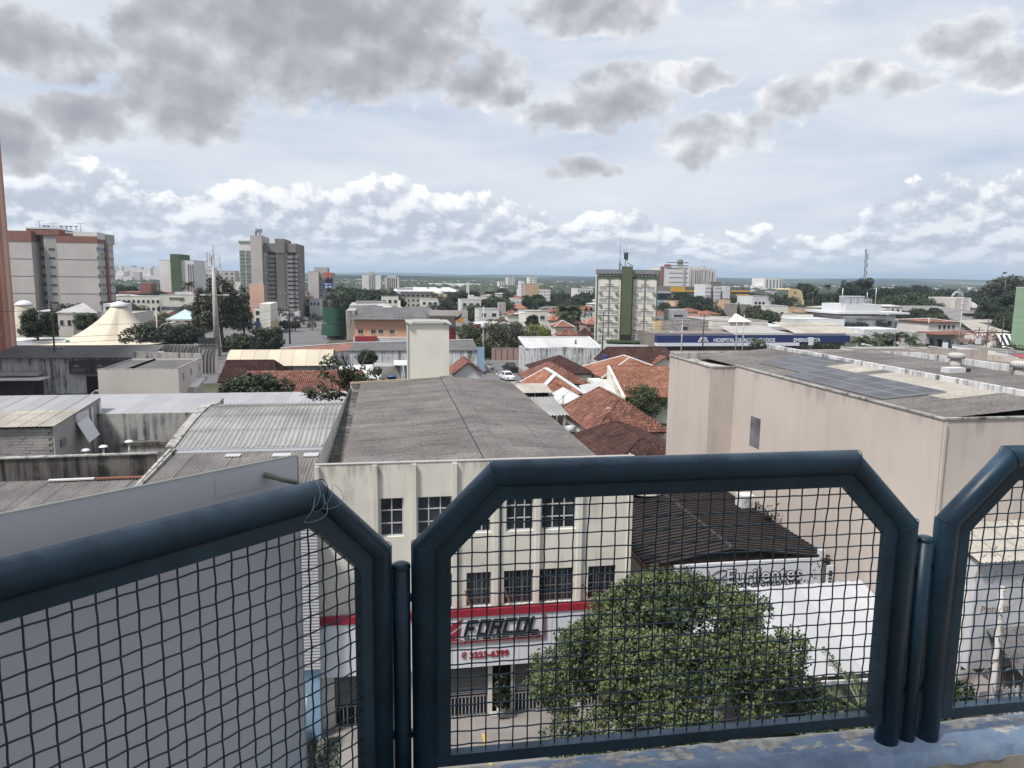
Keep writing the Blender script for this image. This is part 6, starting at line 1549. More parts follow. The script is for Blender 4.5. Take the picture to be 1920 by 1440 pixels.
 t=thing('white_side_shop', 'low white shop with a teal edge left of the round dark tree', 'building', (-62, 150, 0))
 MB().box(-70, -59.2, 150, 158, 0, 5.2, skip='b').build('wall', 'white_render', t);MB().bar((-59.0, 149.8, 0), (-58.3, 149.8, 5.4), .8, .4).build('edge_pier', 'teal', t)
 MB().slab([(-70, 143, 2.4), (-60.6, 143, 2.4), (-60.6, 149.9, 3.3), (-70, 149.9, 3.3)], .07).build('awning', 'roof_white', t)
 # ------------------------------------------------------------------ cars and street furniture
_CAR={}
def car(label, x, y, rz, paint='car_white', typ='hatch', group='parked cars'):
 """rz = 0: nose towards -Y"""
 key=(paint, typ)
 if key not in _CAR:
  L, W=(4.0, 1.68)if typ=='hatch' else(4.9, 1.8)
  t=thing('car', label, 'car', (0, 0, 0), group)
  # body: side outline swept across, tumblehome on the cabin
  if typ=='hatch':low=[(-L/2, .35), (-L/2+.08, .72), (-L/2+.95, .92), (L/2-.25, .98), (L/2, .80), (L/2, .35)];cab=[(-L/2+.95, .90), (-L/2+1.75, 1.46), (L/2-.85, 1.50), (L/2-.12, .97)]
  else:low=[(-L/2, .45), (-L/2+.05, .95), (-L/2+1.2, 1.08), (L/2, 1.10), (L/2, .45)];cab=[(-L/2+1.15, 1.07), (-L/2+1.85, 1.72), (-L/2+3.2, 1.74), (-L/2+3.45, 1.09)]
  m=MB()
  def loft(pr, w0, w1, base):
   n=len(m.v);z0=min(p[1]for p in pr);z1=max(p[1]for p in pr)
   for s in(-1, 1):
    for(yy, z)in pr:m.v.append((s*(w0+(w1-w0)*(z-z0)/max(.01, z1-z0)), yy, z))
   k=len(pr)
   m.f.append(tuple(n+i for i in range(k)));m.f.append(tuple(n+k+i for i in range(k))[::-1])
   for i in range(k if base else k-1):a, b=i, (i+1)%k;m.f.append((n+a, n+k+a, n+k+b, n+b))
   add=2+(k if base else k-1);m.mi+=[0]*add;m.sm+=[False]*add
  loft(low, W/2, W/2-.02, True);loft(cab, W/2-.06, W/2-.22, False)
  m.build('body', paint, t)
  g=MB();w1, w0=W/2-.215, W/2-.07
  (ya, za), (yb, zb), (yc, zc), (yd, zd)=cab
  def lerp(p, q, f):return(p[0]+(q[0]-p[0])*f, p[1]+(q[1]-p[1])*f)
  for(p, q)in((cab[0], cab[1]), (cab[3], cab[2])):
   a, b=lerp(p, q, .12), lerp(p, q, .9);o=-.012 if p is cab[0]else .012
   wa, wb=w0-.06, w1-.04
   g.quad((-wa, a[0]+o, a[1]+.012), (wa, a[0]+o, a[1]+.012), (wb, b[0]+o, b[1]+.012), (-wb, b[0]+o, b[1]+.012))
  for s in(-1, 1):
   for f0, f1 in((.10, .49), (.53, .90)):
    p0, p1=lerp((ya, za), (yd, zd), f0), lerp((ya, za), (yd, zd), f1);q0, q1=lerp((yb, zb), (yc, zc), max(0, f0*1.25-.2)), lerp((yb, zb), (yc, zc), min(1, f1*1.2-.1))
    xx=lambda z:s*(W/2-.06-.16*(z-za)/(zb-za)+.012)
    g.quad((xx(za+.06), p0[0], za+.06), (xx(za+.06), p1[0], za+.06), (xx(zb-.08), q1[0], zb-.08), (xx(zb-.08), q0[0], zb-.08))
  g.build('window_glass', 'glass_dark', t)
  for sx in(-1, 1):
   for yy in(-L/2+.75, L/2-.75):
    wq=MB();wq.tube([(sx*(W/2-.2), yy, .31), (sx*(W/2+.01), yy, .31)], .31, 14);o=wq.build('wheel', 'tyre', t)
    rm=MB();rm.tube([(sx*(W/2+.012), yy, .31), (sx*(W/2+.022), yy, .31)], .19, 10);rm.build('rim', 'galvanised', o)
  for sx in(-1, 1):
   MB().box(sx*W*.34-.17, sx*W*.34+.17, -L/2-.015, -L/2+.2, .60, .74).build('headlight', 'glass_mid', t)
   MB().box(sx*W*.39-.11, sx*W*.39+.11, L/2-.12, L/2+.015, .70, .88).build('tail_light', 'lamp_red', t)
  if typ=='pickup':MB().box(-W/2+.12, W/2-.12, -L/2+3.55, L/2-.08, 1.09, 1.105).build('cargo_bed', 'black_void', t)
  _CAR[key]=t;t.location=(x, y, .02);t.rotation_euler=(0, 0, rz);return t
 return clone(_CAR[key], (x, y, .02), rz, label=label, group=group)
def pole_with_arms(label, x, y, h, arms=(), transformer=False, lamp=None, mat='pole_concrete', r=.16, name='utility_pole', cat='pole'):
 t=thing(name, label, cat, (x, y, 0), 'poles along the avenue')
 MB().tube([(x, y, 0), (x, y, h)], [r, r*.62], 10).build('shaft', mat, t)
 for z, w in arms:
  MB().bar((x-w, y-.1, z), (x+w, y-.1, z), .12).build('crossarm', 'trunk' if mat!='pole_concrete' else 'pole_concrete', t)
  ins=MB()
  for k in(-.9, -.3, .5, .95):ins.lathe([(0, 0), (.07, 0), (.09, .1), (.05, .22), (0, .24)], (x+k*w, y-.1, z+.06), 7)
  ins.build('insulator', 'white_render', t)
 if transformer:
  MB().lathe([(0, 0), (.42, 0), (.45, .05), (.45, 1.1), (.3, 1.25), (0, 1.28)], (x-.1, y-.55, h*.66), 12).build('transformer', 'white_render', t)
 if lamp:
  dx, dz, L=lamp
  MB().tube([(x, y, h*.62), (x+dx*.4, y-.3, h*.62+dz*.75), (x+dx, y-.5, h*.62+dz)], .07, 7).build('lamp_arm', 'pole_concrete', t)
  MB().tube([(x+dx*.92, y-.5, h*.62+dz*.97), (x+dx*1.25, y-.55, h*.62+dz*1.02)], [.12, .16], 7).build('lamp_head', 'awning', t)
 return t
def street_things():
# tall mast with phone antennas
 x, y=-36.5, 171.0;t=thing('antenna_mast', 'tall tapered concrete mast with phone antennas in front of the willowy trees', 'mast', (x, y, 0))
 h=PY(398, 478, y)[2]
 MB().tube([(x, y, 0), (x-.05, y, h*.55), (x-.1, y, h)], [.72, .50, .30], 14).build('shaft', 'pole_concrete', t)
 for k, (dx, dz)in enumerate(((-1.2, -1.3), (-1.35, -3.2), (1.3, -2.2), (1.45, -4.0), (.1, .2), (-.6, -1.6))):
  MB().box(x+dx-.16, x+dx+.16, y-.5, y-.25, h+dz-.2, h+dz+1.9).build('antenna_panel', 'white_render', t)
 m=MB()
 for z in(h-2.6, h-.9, h-3.8):m.bar((x-1.4, y-.2, z), (x+1.5, y-.2, z), .1)
 m.bar((x-.1, y, h), (x-.1, y, h+1.6), .06);m.build('bracket', 'galvanised', t)
 q=PY(405, 553, y)[2]
 MB().bar((x-2.2, y-.3, q), (x+2.2, y-.3, q), .14).build('lamp_arm', 'pole_concrete', t)
 for s in(-1, 1):MB().box(x+s*2.4-.55, x+s*2.4+.55, y-.6, y-.1, q-.1, q+.12).build('lamp_head', 'awning', t)
 pole_with_arms('concrete pole with transformer and curved street lamp by the avenue', 18.9, 146.5, 12.2, ((9.6, .9), ), True, (6.6, 3.3, 1))
 pole_with_arms('brown wooden pole with tangled fittings left of the cream tent', -49.6, 122.5, 13.6, ((12.4, 1.2), (6.4, 1.4)), False, None, 'trunk')
 pole_with_arms('green-grey pole with a white street lamp in front of the round trees', -45.5, 160, 10.5, (), False, (2.9, 1.6, 1), 'pole_concrete', .2)
 pole_with_arms('thin dark pole in the avenue right of the dense round bush', -24.7, 200, 13.4, ((12.8, 2.2), ), False, None, 'dark_metal', .22)
 pole_with_arms('pale pole with cross arm in front of the hospital sign left end', PY(1278, 640, 150)[0], 150, 9.2, ((8.8, 1.9), (6.8, .6)), False, (-2.2, 1.2, 1))
 pole_with_arms('dark pole in front of the hotel left wing', PY(1130, 640, 150)[0], 150, 11.0, ((10.3, 1.3), ), False, None, 'dark_metal', .16)
 pole_with_arms('pole in front of the hospital emblem', PY(1318, 640, 150)[0], 150, 10.6, ((10.2, 1.3), (8.9, 1.0)), False, None, 'dark_metal', .16)
 pole_with_arms('first of the two thin poles before the hospital lettering', PY(1380, 640, 152)[0], 152, 10.4, (), False, None, 'pole_concrete', .15)
 pole_with_arms('second of the two thin poles before the hospital lettering', PY(1393, 640, 152)[0], 152, 10.4, (), False, None, 'pole_concrete', .15)
 pole_with_arms('tall pale pole with cross arms by the red roofed grey house', PY(1800, 620, 165)[0], 165, 13.2, ((12.6, 1.5), (11.4, 1.5)), False, None)
 pole_with_arms('dark pole left of the bare pink tree at the right', PY(1832, 660, 140)[0], 140, 8.6, ((8.0, 1.0), ), False, None, 'dark_metal', .15)
 pole_with_arms('thin dark pole right of the bare pink tree at the right', PY(1850, 640, 150)[0], 150, 10.0, (), False, None, 'dark_metal', .14)
 pole_with_arms('thin dark pole nearest the pale green tower', PY(1878, 640, 150)[0], 150, 10.4, (), False, None, 'dark_metal', .14)
 for u, v, Y, lab in((1630, 650, 118, 'white curved street lamp behind the warehouse roof'), (1893, 655, 100, 'white curved street lamp in front of the red roof at the right')):
  q=PY(u+14, v+10, Y);e=PY(u-8, v-4, Y);t=thing('street_lamp', lab, 'street lamp', (q[0], Y, 0), 'white street lamps')
  MB().tube([(q[0], Y, 0), (q[0], Y, q[2])], .09, 8).build('post', 'awning', t);MB().tube([(q[0], Y, q[2]), ((q[0]*.5+e[0]*.5), Y-.2, e[2]-.2), (e[0], Y-.4, e[2])], .08, 7).build('arm', 'awning', t)
  MB().tube([(e[0], Y-.4, e[2]), (e[0]-.9, Y-.5, e[2]+.12)], [.10, .16], 7).build('lamp_head', 'awning', t)
  # cables
 def cable(label, pts, sag=.5, r=.028, grp='cables strung along the avenue'):
  t=thing('cable', label, 'cable', pts[0], grp);m=MB();P=[]
  for a, b in zip(pts[:-1], pts[1:]):
   for k in range(9):
    f=k/8
    if k==0 and P:continue
    P.append((a[0]+(b[0]-a[0])*f, a[1]+(b[1]-a[1])*f, a[2]+(b[2]-a[2])*f-sag*4*f*(1-f)))
  m.tube(P, r, 4, caps=False);m.build('strand', 'cable_black', t)
 g1='overhead cable strung between the poles of the avenue'
 cable(g1, [(-49.6, 122, 12.5), (-62, 118, 12.9)], .6)
 for z in(6.5, 7.4, 9.2):cable(g1, [(-80, 150, z+.6), (-49.6, 130, z+.2), (-24.7, 180, z+.6), (18.9, 150, z+.6), (31, 150, z), (60, 150, z+.4)], .7)
 for z in(8.9, 10.3):cable(g1, [PY(1130, 600, 150)*np.array([1, 1, 0])+np.array([0, 0, z]), PY(1278, 600, 150)*np.array([1, 1, 0])+np.array([0, 0, z-.4]), PY(1380, 600, 151)*np.array([1, 1, 0])+np.array([0, 0, z]), PY(1660, 600, 150)*np.array([1, 1, 0])+np.array([0, 0, z]), PY(1800, 600, 162)*np.array([1, 1, 0])+np.array([0, 0, z+1]), PY(1990, 600, 150)*np.array([1, 1, 0])+np.array([0, 0, z])], .7)
 car('white hatchback parked side-on by the street corner behind the water tower', 16.6, 139.4, math.radians(80), 'car_white')
 car('white car in front of the dark pickup on the cross street', 20.9, 128.5, math.radians(8), 'car_white')
 car('dark pickup truck behind the white car on the cross street', 23.3, 140.0, math.radians(188), 'car_black', 'pickup')
 car('white car at the far left beside the pale office', -39.2, 112.0, math.radians(60), 'car_white')
 car('white car driving in the distant street left of the green curved front', -33.4, 247, math.radians(25), 'car_white')
 r=random.Random(5)
 for k, (x, y, p)in enumerate(((-31, 300, 'car_silver'), (-26, 318, 'car_white'), (-37, 335, 'car_red'), (-29, 352, 'car_white'), (-40, 285, 'car_silver'), (-22, 290, 'car_white'))):
  car('small car parked among the street trees of the distant street', x, y, r.uniform(-.3, .3), p, 'hatch', 'cars in the distant street')
 for k, (u, lab, p)in enumerate(((1655, 'white car under the palms left of centre behind the warehouse', 'car_white'), (1700, 'silver car under the palms right of centre behind the warehouse', 'car_silver'))):
  q=PY(u, 648, 150);car(lab, q[0], 150, math.pi/2, p)
 mb=thing('motorbike', 'dark motorbike parked at the street corner near the white hatchback', 'motorbike', (19.6, 139.6, 0))
 m=MB();x, y=19.7, 139.3
 for dx in(-.65, .65):MB().lathe([(.30, -.06), (.34, 0), (.30, .06), (.2, .04), (.2, -.04), (.30, -.06)], (0, 0, 0), 12).mesh('w', 'tyre');
 wm=MB().lathe([(.24, -.05), (.31, -.04), (.31, .04), (.24, .05), (.24, -.05)], (0, 0, 0), 12).mesh('wheel', 'tyre')
 for dx in(-.62, .62):obj('wheel', wm, mb, (x+dx, y, .31), (math.pi/2, 0, 0))
 m.bar((x-.6, y, .35), (x-.25, y, .8), .12);m.bar((x-.3, y, .75), (x+.3, y, .82), .28, .2);m.bar((x+.62, y, .31), (x+.42, y, 1.0), .07);m.bar((x+.4, y-.3, 1.02), (x+.4, y+.3, 1.02), .05);m.bar((x-.1, y, .3), (x+.25, y, .55), .28, .3)
 m.build('body', 'car_black', mb)
mid_houses();street_things()
# ------------------------------------------------------------------ buildings further off
def ext_of(u0, u1, vt, Y, v=None):
 a, b=PY(u0, vt, Y), PY(u1, vt, Y);return float(a[0]), float(b[0]), float((a[2]+b[2])/2)
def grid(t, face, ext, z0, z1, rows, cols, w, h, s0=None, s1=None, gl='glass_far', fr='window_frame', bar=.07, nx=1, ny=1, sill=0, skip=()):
 x0, x1, y0, y1=ext;L=(x1-x0)if face in 'fk' else(y1-y0)
 s0=0 if s0 is None else s0;s1=L if s1 is None else s1
 for i in range(rows):
  for j in range(cols):
   if(i, j)in skip:continue
   window(t, face, ext, s0+(s1-s0)*(j+.5)/cols, z0+(z1-z0)*(i+.5)/rows-h/2, w, h, nx=nx, ny=ny, fr=fr, gl=gl, bar=bar, sill=sill)
def block(name, label, u0, u1, vt, Y, dep, mat, group=None, cat='building', rows=0, cols=0, w=1.2, h=1.2, z0=2, ztop=1.5, gl='glass_far', fr='window_frame', roof='grey_render', para=True, side=None, x=None, sk=()):
 X0, X1, zt=ext_of(u0, u1, vt, Y)if x is None else x
 t=thing(name, label, cat, ((X0+X1)/2, Y+dep/2, 0), group)
 MB().box(X0, X1, Y, Y+dep, 0, zt, skip='bt').build('wall', mat, t)
 MB().box(X0+.15, X1-.15, Y+.15, Y+dep-.15, zt-.6, zt-.45).build('roof', roof, t)
 if para:MB().box(X0-.06, X1+.06, Y-.06, Y+.16, zt+.002, zt+.14).box(X0-.06, X0+.16, Y+.162, Y+dep, zt+.002, zt+.14).box(X1-.16, X1+.06, Y+.162, Y+dep, zt+.002, zt+.14).build('coping', roof, t)
 e=(X0, X1, Y, Y+dep)
 if rows:grid(t, 'f', e, z0, zt-ztop, rows, cols, w, h, gl=gl, fr=fr, skip=sk)
 if side:
  f, r_, c_=side[:3];grid(t, f, e, z0, zt-ztop, r_, c_, w, h, gl=gl, fr=fr)
 return t, e, zt
def big_towers():
# salmon tower at the left edge
 Y=130.0;xr=float(PY(38, 690, Y)[0]);t=thing('salmon_tower', 'salmon pink apartment tower cut off by the left edge of the photo', 'building', (xr-8, Y-8, 0))
 zt=46
 MB().box(xr-18, xr-.9, 100, Y-3.3, 0, zt, skip='b').build('wall', 'salmon', t)
 for a, b, m, d in((Y-3.3, Y-2.15, 'salmon', .25), (Y-2.148, Y-1.15, 'salmon_pale', 0.0), (Y-1.148, Y, 'salmon', .2)):
  MB().box(xr-12, xr-d, a, b, 1.2, zt, skip='b').build('pilaster', m, t)
 MB().box(xr-12, xr+.1, Y-3.5, Y+.1, 0, 1.19).build('plinth', 'brick_red', t)
 for k in range(13):
  z=2.0+k*3.05
  for dy in(4.9, 9.0):
   window_at(t, (xr-.89, Y-dy, z+.35), 'r', 1.5, 1.55, 1, 2, 'salmon_pale', 'glass_dark', .1, 0.0)
   m=MB();y0, y1=Y-dy-.95, Y-dy+.95;m.slab([(xr-.5, y0, z+.1), (xr-.5, y1, z+.1), (xr-.88, y1, z-.65), (xr-.88, y0, z-.65)][::-1], .05);m.box(xr-.89, xr-.45, y0, y1, z+.12, z+.26);m.build('planter', 'salmon_pale', t)
 bs=thing('brown_bush', 'scrubby brown bush at the foot of the salmon tower', 'bush', (xr-1.5, Y-6, 0))
 r=random.Random(2);V=leaf_cloud([(xr-1.5+r.uniform(-1, 1), Y-6, 1.0+r.uniform(0, 2.2), .7)for _ in range(9)], 700, .14, 3)-np.array([xr-1.5, Y-6, 0]);obj('foliage', quads_mesh('foliage', V, 'leaf_olive'), bs, (xr-1.5, Y-6, 0))
 # wide grey tower with brick red crown
 Y=280.0;t=thing('grey_tower', 'wide grey apartment tower with a peeling brick red crown at the left', 'building', (-120, Y+25, 0))
 P=lambda u, v:PY(u, v, Y)
 xa, xb, xc, xd=P(-30, 500)[0], P(62, 500)[0], P(109, 500)[0], P(185, 500)[0]
 z1=P(60, 433)[2];zc=P(150, 455)[2];ztop=P(100, 429)[2]
 dep=PX(213, 480, xd)[1]-Y
 MB().box(xa, xb, Y, Y+dep, 0, zc, skip='bt').build('wall', 'tower_grey', t)
 MB().box(xb-2.5, xc, Y+7, Y+dep, 0, zc+3, skip='b').build('recess_wall', 'tower_grey', t)
 MB().box(xb+2.6, xc-1.0, Y+3, Y+6.99, 0, P(90, 440)[2], skip='b').build('stair_tower', 'grey_render', t)
 w=MB().box(xc, xd, Y, Y+dep, 0, zc, skip='bt');w.build('wall', 'tower_grey', t)
 MB().box(xa-.1, xb+.1, Y-.1, Y+dep, zc+.003, z1).build('brick_crown', 'brick_red', t);MB().box(xb-2.4, xc+.1, Y+2.6, Y+dep-1, P(90, 440)[2], ztop).build('brick_crown', 'brick_red', t)
 MB().box(xc-.1, xd+.1, Y-.1, Y+dep, zc+.003, P(150, 436)[2]-1.2).build('brick_crown', 'brick_red', t)
 MB().box(xd-7.2, xd+.12, Y-.02, Y+dep*.5, P(180, 448)[2], P(180, 442)[2]+1.2).build('tile_strip', 'tower_white', t)
 MB().box(xd-2, xd+.5, Y+dep*.5, Y+dep+.5, zc, P(200, 440)[2]+.5).build('roof_hut', 'grey_render', t)
 cp=MB();cp.box(xb-2.5, xc+2, Y+2.5, Y+2.9, ztop+.01, ztop+.5);cp.bar((xc+3, Y, P(150, 436)[2]), (xd-1, Y+2, P(185, 441)[2]), .4, .5);cp.build('coping', 'white_render', t)
 jt=MB()
 for v in(487, 519, 551):
  for a, b in((xa, xb), (xc, xd)):z=P(150, v)[2];jt.box(a, b, Y-.03, Y-.005, z-.12, z+.12)
 jt.build('joint', 'brown_grey', t)
 e=(xd-30, xd, Y, Y+dep)
 nfl=9
 for k in range(nfl):
  z=P(150, 471)[2]-k*3.06
  s=[3.5, 8.5, 13.5, dep-15, dep-9.5, dep-4]
  for q in s:window(t, 'r', e, q, z, 3.0, 1.5, nx=2, fr='window_frame', gl='glass_mid', bar=.15)
  for dx in(2.6, 5.0):window(t, 'f', (xb-3, xb+5, Y+6.98, Y+9), dx-1.6, z, 1.3, 1.5, fr='window_frame', gl='glass_dark', bar=.1)
  window(t, 'f', (xb+2.6, xc-1, Y+2.98, Y+9), 2.4, z+.4, 1.9, .55, fr='brown_grey', gl='glass_dark', bar=.05)
  window(t, 'f', (xb, xb+4, Y+6.98, Y+9), .5, z+.8, 1.2, .5, fr='brown_grey', gl='glass_mid', bar=.05)
  window(t, 'f', (xc-3, xc, Y+6.98, Y+9), 2.55, z+.3, .7, .9, fr='brown_grey', gl='glass_dark', bar=.05)
 MB().box(xd-.02, xd+.5, Y+dep*.5-1.0, Y+dep*.5+1.2, 0, zc).build('red_band', 'brick_red', t)
 for k in range(9):
  z=2+k*3.06+.3
  MB().box(xd+.02, xd+.9, Y+3, Y+4, z, z+.7).build('ac_box', 'ac_grey', t)if k%2 else None
 r=random.Random(4)
 for k, u in enumerate((74, 81, 106, 116, 124, 134)):
  d=thing('satellite_dish', 'satellite dish on the roof edge of the wide grey tower', 'dish', (P(u, 427)[0], Y+4, ztop), 'dishes on the grey tower roof');c=P(u, 427)
  MB().lathe([(0, 0), (.4, .1), (.75, .35)], (c[0], Y+4, ztop+.9), 10).build('dish', 'grey_metal', d);MB().tube([(c[0], Y+4, ztop), (c[0], Y+4, ztop+1.0)], .1, 6).build('stand', 'dark_metal', d)
 for u, hh in((62, 2.8), (88, 2.0), (140, 2.2)):
  c=P(u, 427);d=thing('roof_aerial', 'thin aerial with a cross bar on the wide grey tower', 'aerial', (c[0], Y+5, ztop), 'aerials on the grey tower roof')
  MB().tube([(c[0], Y+5, ztop-1), (c[0], Y+5, ztop+hh)], .07, 5).bar((c[0]-1.2, Y+5, ztop+hh), (c[0]+1.4, Y+5, ztop+hh+.2), .08).build('rod', 'dark_metal', d)
  # twin towers
 Y=300.0;P=lambda u, v:PY(u, v, Y)
 t=thing('banded_tower', 'tall tower with green and white window bands beside a grey lift shaft', 'building', (P(470, 520)[0], Y+15, 0))
 xa, xb, xc=P(448, 500)[0], P(471, 500)[0], P(492, 500)[0];z1, z2=P(455, 454)[2], P(480, 441)[2]
 MB().box(xa, xb, Y+1.5, Y+22, 0, z1, skip='b').build('wall', 'tower_white', t)
 MB().box(xb, xc, Y, Y+20, 14, z2, skip='b').build('lift_shaft', 'tower_grey', t);MB().box(xb-1, xc+.3, Y-.3, Y+20, 0, 13.99).build('pink_base', 'salmon_pale', t)
 n=17
 for k in range(n):
  z=3.2+k*(z1-6)/n
  for j in range(2):window(t, 'f', (xa, xb, Y+1.5, Y+9), (xb-xa)*(j+.5)/2, z, (xb-xa)/2-.25, 1.15, nx=2, fr='green_pale', gl='glass_far', bar=.10)
  window(t, 'r', (xb, xc, Y, Y+20), 3, z+2, 2.2, 1.0, fr='window_frame', gl='glass_dark', bar=.08);window(t, 'r', (xb, xc, Y, Y+20), 8, z+2, 2.2, 1.0, fr='window_frame', gl='glass_dark', bar=.08)
 MB().box(xa-.2, xb, Y+1.2, Y+22, z1+.01, z1+.6).build('coping', 'green_pale', t)
 an=thing('rooftop_antenna', 'cluster of antennas on the lift shaft of the banded tower', 'antenna', (P(483, 435)[0], Y+4, z2))
 m=MB();q=P(483.5, 427);m.tube([(q[0], Y+4, z2), (q[0], Y+4, q[2])], .25, 8);m.box(q[0]-.9, q[0]+.9, Y+3.6, Y+4.4, q[2]-1.6, q[2]-.3);m.box(q[0]-.5, q[0]+.6, Y+3.6, Y+4.4, q[2]-4.0, q[2]-2.4)
 for u in(476, 478):m.tube([(P(u, 440)[0], Y+4, z2), (P(u, 440)[0], Y+4, z2+3)], .25, 6)
 m.build('mast', 'grey_metal', an)
 t=thing('brown_tower', 'tall tower with dark brown crown and stair strip between columns of balconies', 'building', (P(525, 520)[0], Y+15, 0))
 xa, xb, xs0, xs1=P(491, 500)[0], P(554, 500)[0], P(516, 500)[0], P(532, 500)[0];z1, z2=P(530, 456)[2], P(524, 447)[2]
 MB().box(xa, xb, Y+4, Y+26, 0, z1-.1, skip='b').build('wall', 'tower_white', t)
 MB().box(xs0, xs1, Y+2.6, Y+22, 0, z1-3.6).build('stair_strip', 'brown_grey', t);MB().box(xs0-.2, xs1+.2, Y+2.4, Y+24, z1-3.6, z2).build('crown_block', 'taupe_wall', t)
 MB().box(xa-.1, xs0-.21, Y+3.3, Y+26, z1-3.3, z1).box(xs1+.21, xb+.1, Y+3.3, Y+26, z1-3.3, z1).build('crown', 'taupe_wall', t)
 MB().box(xb+.01, xb+.8, Y+3.6, Y+26, 0, z1).build('side_edge', 'taupe_wall', t)
 n=14;bal=None
 r=random.Random(2)
 for k in range(n):
  z=1.6+k*(z1-6.0)/n*1.0+.6
  for(c0, c1)in((xa+1.6, xa+4.6), (xa+5.6, xs0-.9), (xs1+.9, xs1+3.9), (xs1+5.0, xb-1.6)):
   xm, ww=(c0+c1)/2, c1-c0
   window_at(t, (xm, Y+3.98, z+1.0), 'f', ww, 1.45, 2, 1, 'shutter_mid', r.choice(['glass_dark', 'glass_dark', 'glass_mid', 'shutter_mid']), .1, 0)
   me=_WIN.get(('bal', round(ww, 1)))or MB().box(-ww/2-.2, ww/2+.2, -.9, -.01, 0, 1.0).mesh('balcony', 'shutter_mid');_WIN[('bal', round(ww, 1))]=me
   obj('balcony', me, t, (xm, Y+3.97, z-.15))
 MB().box(xa-1, xb+1, Y-2, Y+3.5, 0, 3.6).build('podium', 'white_render', t)
 # white and green slab
 t, e, zt=block('green_striped_tower', 'white slab with a green stair tower left of the tall antenna mast', 298, 363, 488, 430, 26, 'tower_white')
 x0, x1=PY(321, 500, 430)[0], PY(339, 500, 430)[0]
 MB().box(x0, x1, 428.6, 450, 0, PY(330, 476.5, 430)[2]).build('green_stair', 'green_mid', t)
 for k in range(int((PY(330, 476.5, 430)[2]-3)/3)):window(t, 'l', (x0, x1, 428.6, 450), 20.6, 3+k*3, 1.2, .8, gl='glass_dark', bar=.06)
 m=MB()
 for k in range(3):xx=PY(352+k*4.2, 500, 430)[0];m.box(xx, xx+.5, 429.8, 429.99, 0, zt-2)
 m.build('stripe', 'brown_grey', t)
 # tower with the mural hoarding
 t, e, zt=block('mural_tower', 'plain grey tower carrying a tall red and blue hoarding', 577, 597, 509.5, 430, 24, 'tower_grey')
 xa, xb=PY(595, 500, 430)[0], PY(622, 500, 430)[0]
 MB().box(PY(587, 500, 430)[0], PY(612, 500, 430)[0], 436, 452, 0, PY(600, 501, 430)[2]).build('stair_tower', 'grey_render', t);MB().box(xa, xb, 433, 456, 0, PY(600, 509, 430)[2]-.6).build('wall', 'grey_render', t)
 for k in range(int((PY(600, 510, 430)[2]-7)/2.9)):window(t, 'f', (e[1]-1, e[1]+4, 432.98, 440), 1.9, 6+k*2.9, 1.0, .9, gl='glass_dark', bar=.06)
 b=thing('mural_hoarding', 'red and blue advertising hoarding with dark figures on the grey tower', 'hoarding', (PY(614, 530, 432)[0], 432, 12))
 x0, x1=PY(607.5, 525, 432)[0], PY(623.5, 525, 432)[0];za, zb=PY(615, 541, 432)[2], PY(615, 511, 432)[2];zm=za+(zb-za)*.42
 MB().box(x0, x1, 431.6, 432, zm, zb).build('upper_panel', 'bill_red', b);MB().box(x0, x1, 431.6, 432, za, zm-.005).build('lower_panel', 'bill_blue', b)
 m=MB()
 for k in range(2):m.lathe([(0, 0), (1.3, .3), (1.1, 2.2), (.6, 3.2), (0, 3.4)], (x0+1.6+k*2.0, 431.8, zm+.1), 8)
 m.build('figure', 'bill_dark', b);m=MB();m.box(x0+.7, x1-.8, 431.5, 431.58, zm-1.6, zm-.9);m.box(x0+.7, x0+1.8, 431.5, 431.58, zm-3.6, zm-2.3);m.box(x0+2.4, x1-.7, 431.5, 431.58, zm-3.4, zm-2.4);m.build('print', 'sign_white', b)
 # white pair further away
 t, e, zt=block('white_slab', 'far plain white slab with a column of stair windows, left of the striped block', 678.5, 714, 515.5, 640, 26, 'tower_white', fr='brown_grey')
 MB().box(PY(684, 500, 640)[0], PY(701, 500, 640)[0], 646, 660, zt-1, PY(690, 512, 640)[2]).box(PY(691, 500, 640)[0], PY(700, 500, 640)[0], 639, 655, 0, PY(695, 509, 640)[2]).build('stair_tower', 'tower_grey', t)
 grid(t, 'f', (PY(691, 500, 640)[0], PY(700, 500, 640)[0], 638.95, 655), 3, zt, 9, 2, 1.0, 1.1, gl='glass_dark', bar=.08)
 t, e, zt=block('striped_block', 'far grey block with dark vertical window stripes, right of the white slab', 721.5, 748, 519.8, 640, 24, 'tower_grey')
 MB().box(PY(726, 500, 640)[0], PY(743, 500, 640)[0], 644, 660, zt-1, PY(735, 517, 640)[2]).build('penthouse', 'tower_grey', t)
 for k in range(5):x=PY(726.5+k*4, 530, 640)[0];MB().box(x, x+.75, 639.8, 639.99, 0, zt-.8).build('window_strip', 'glass_dark', t)
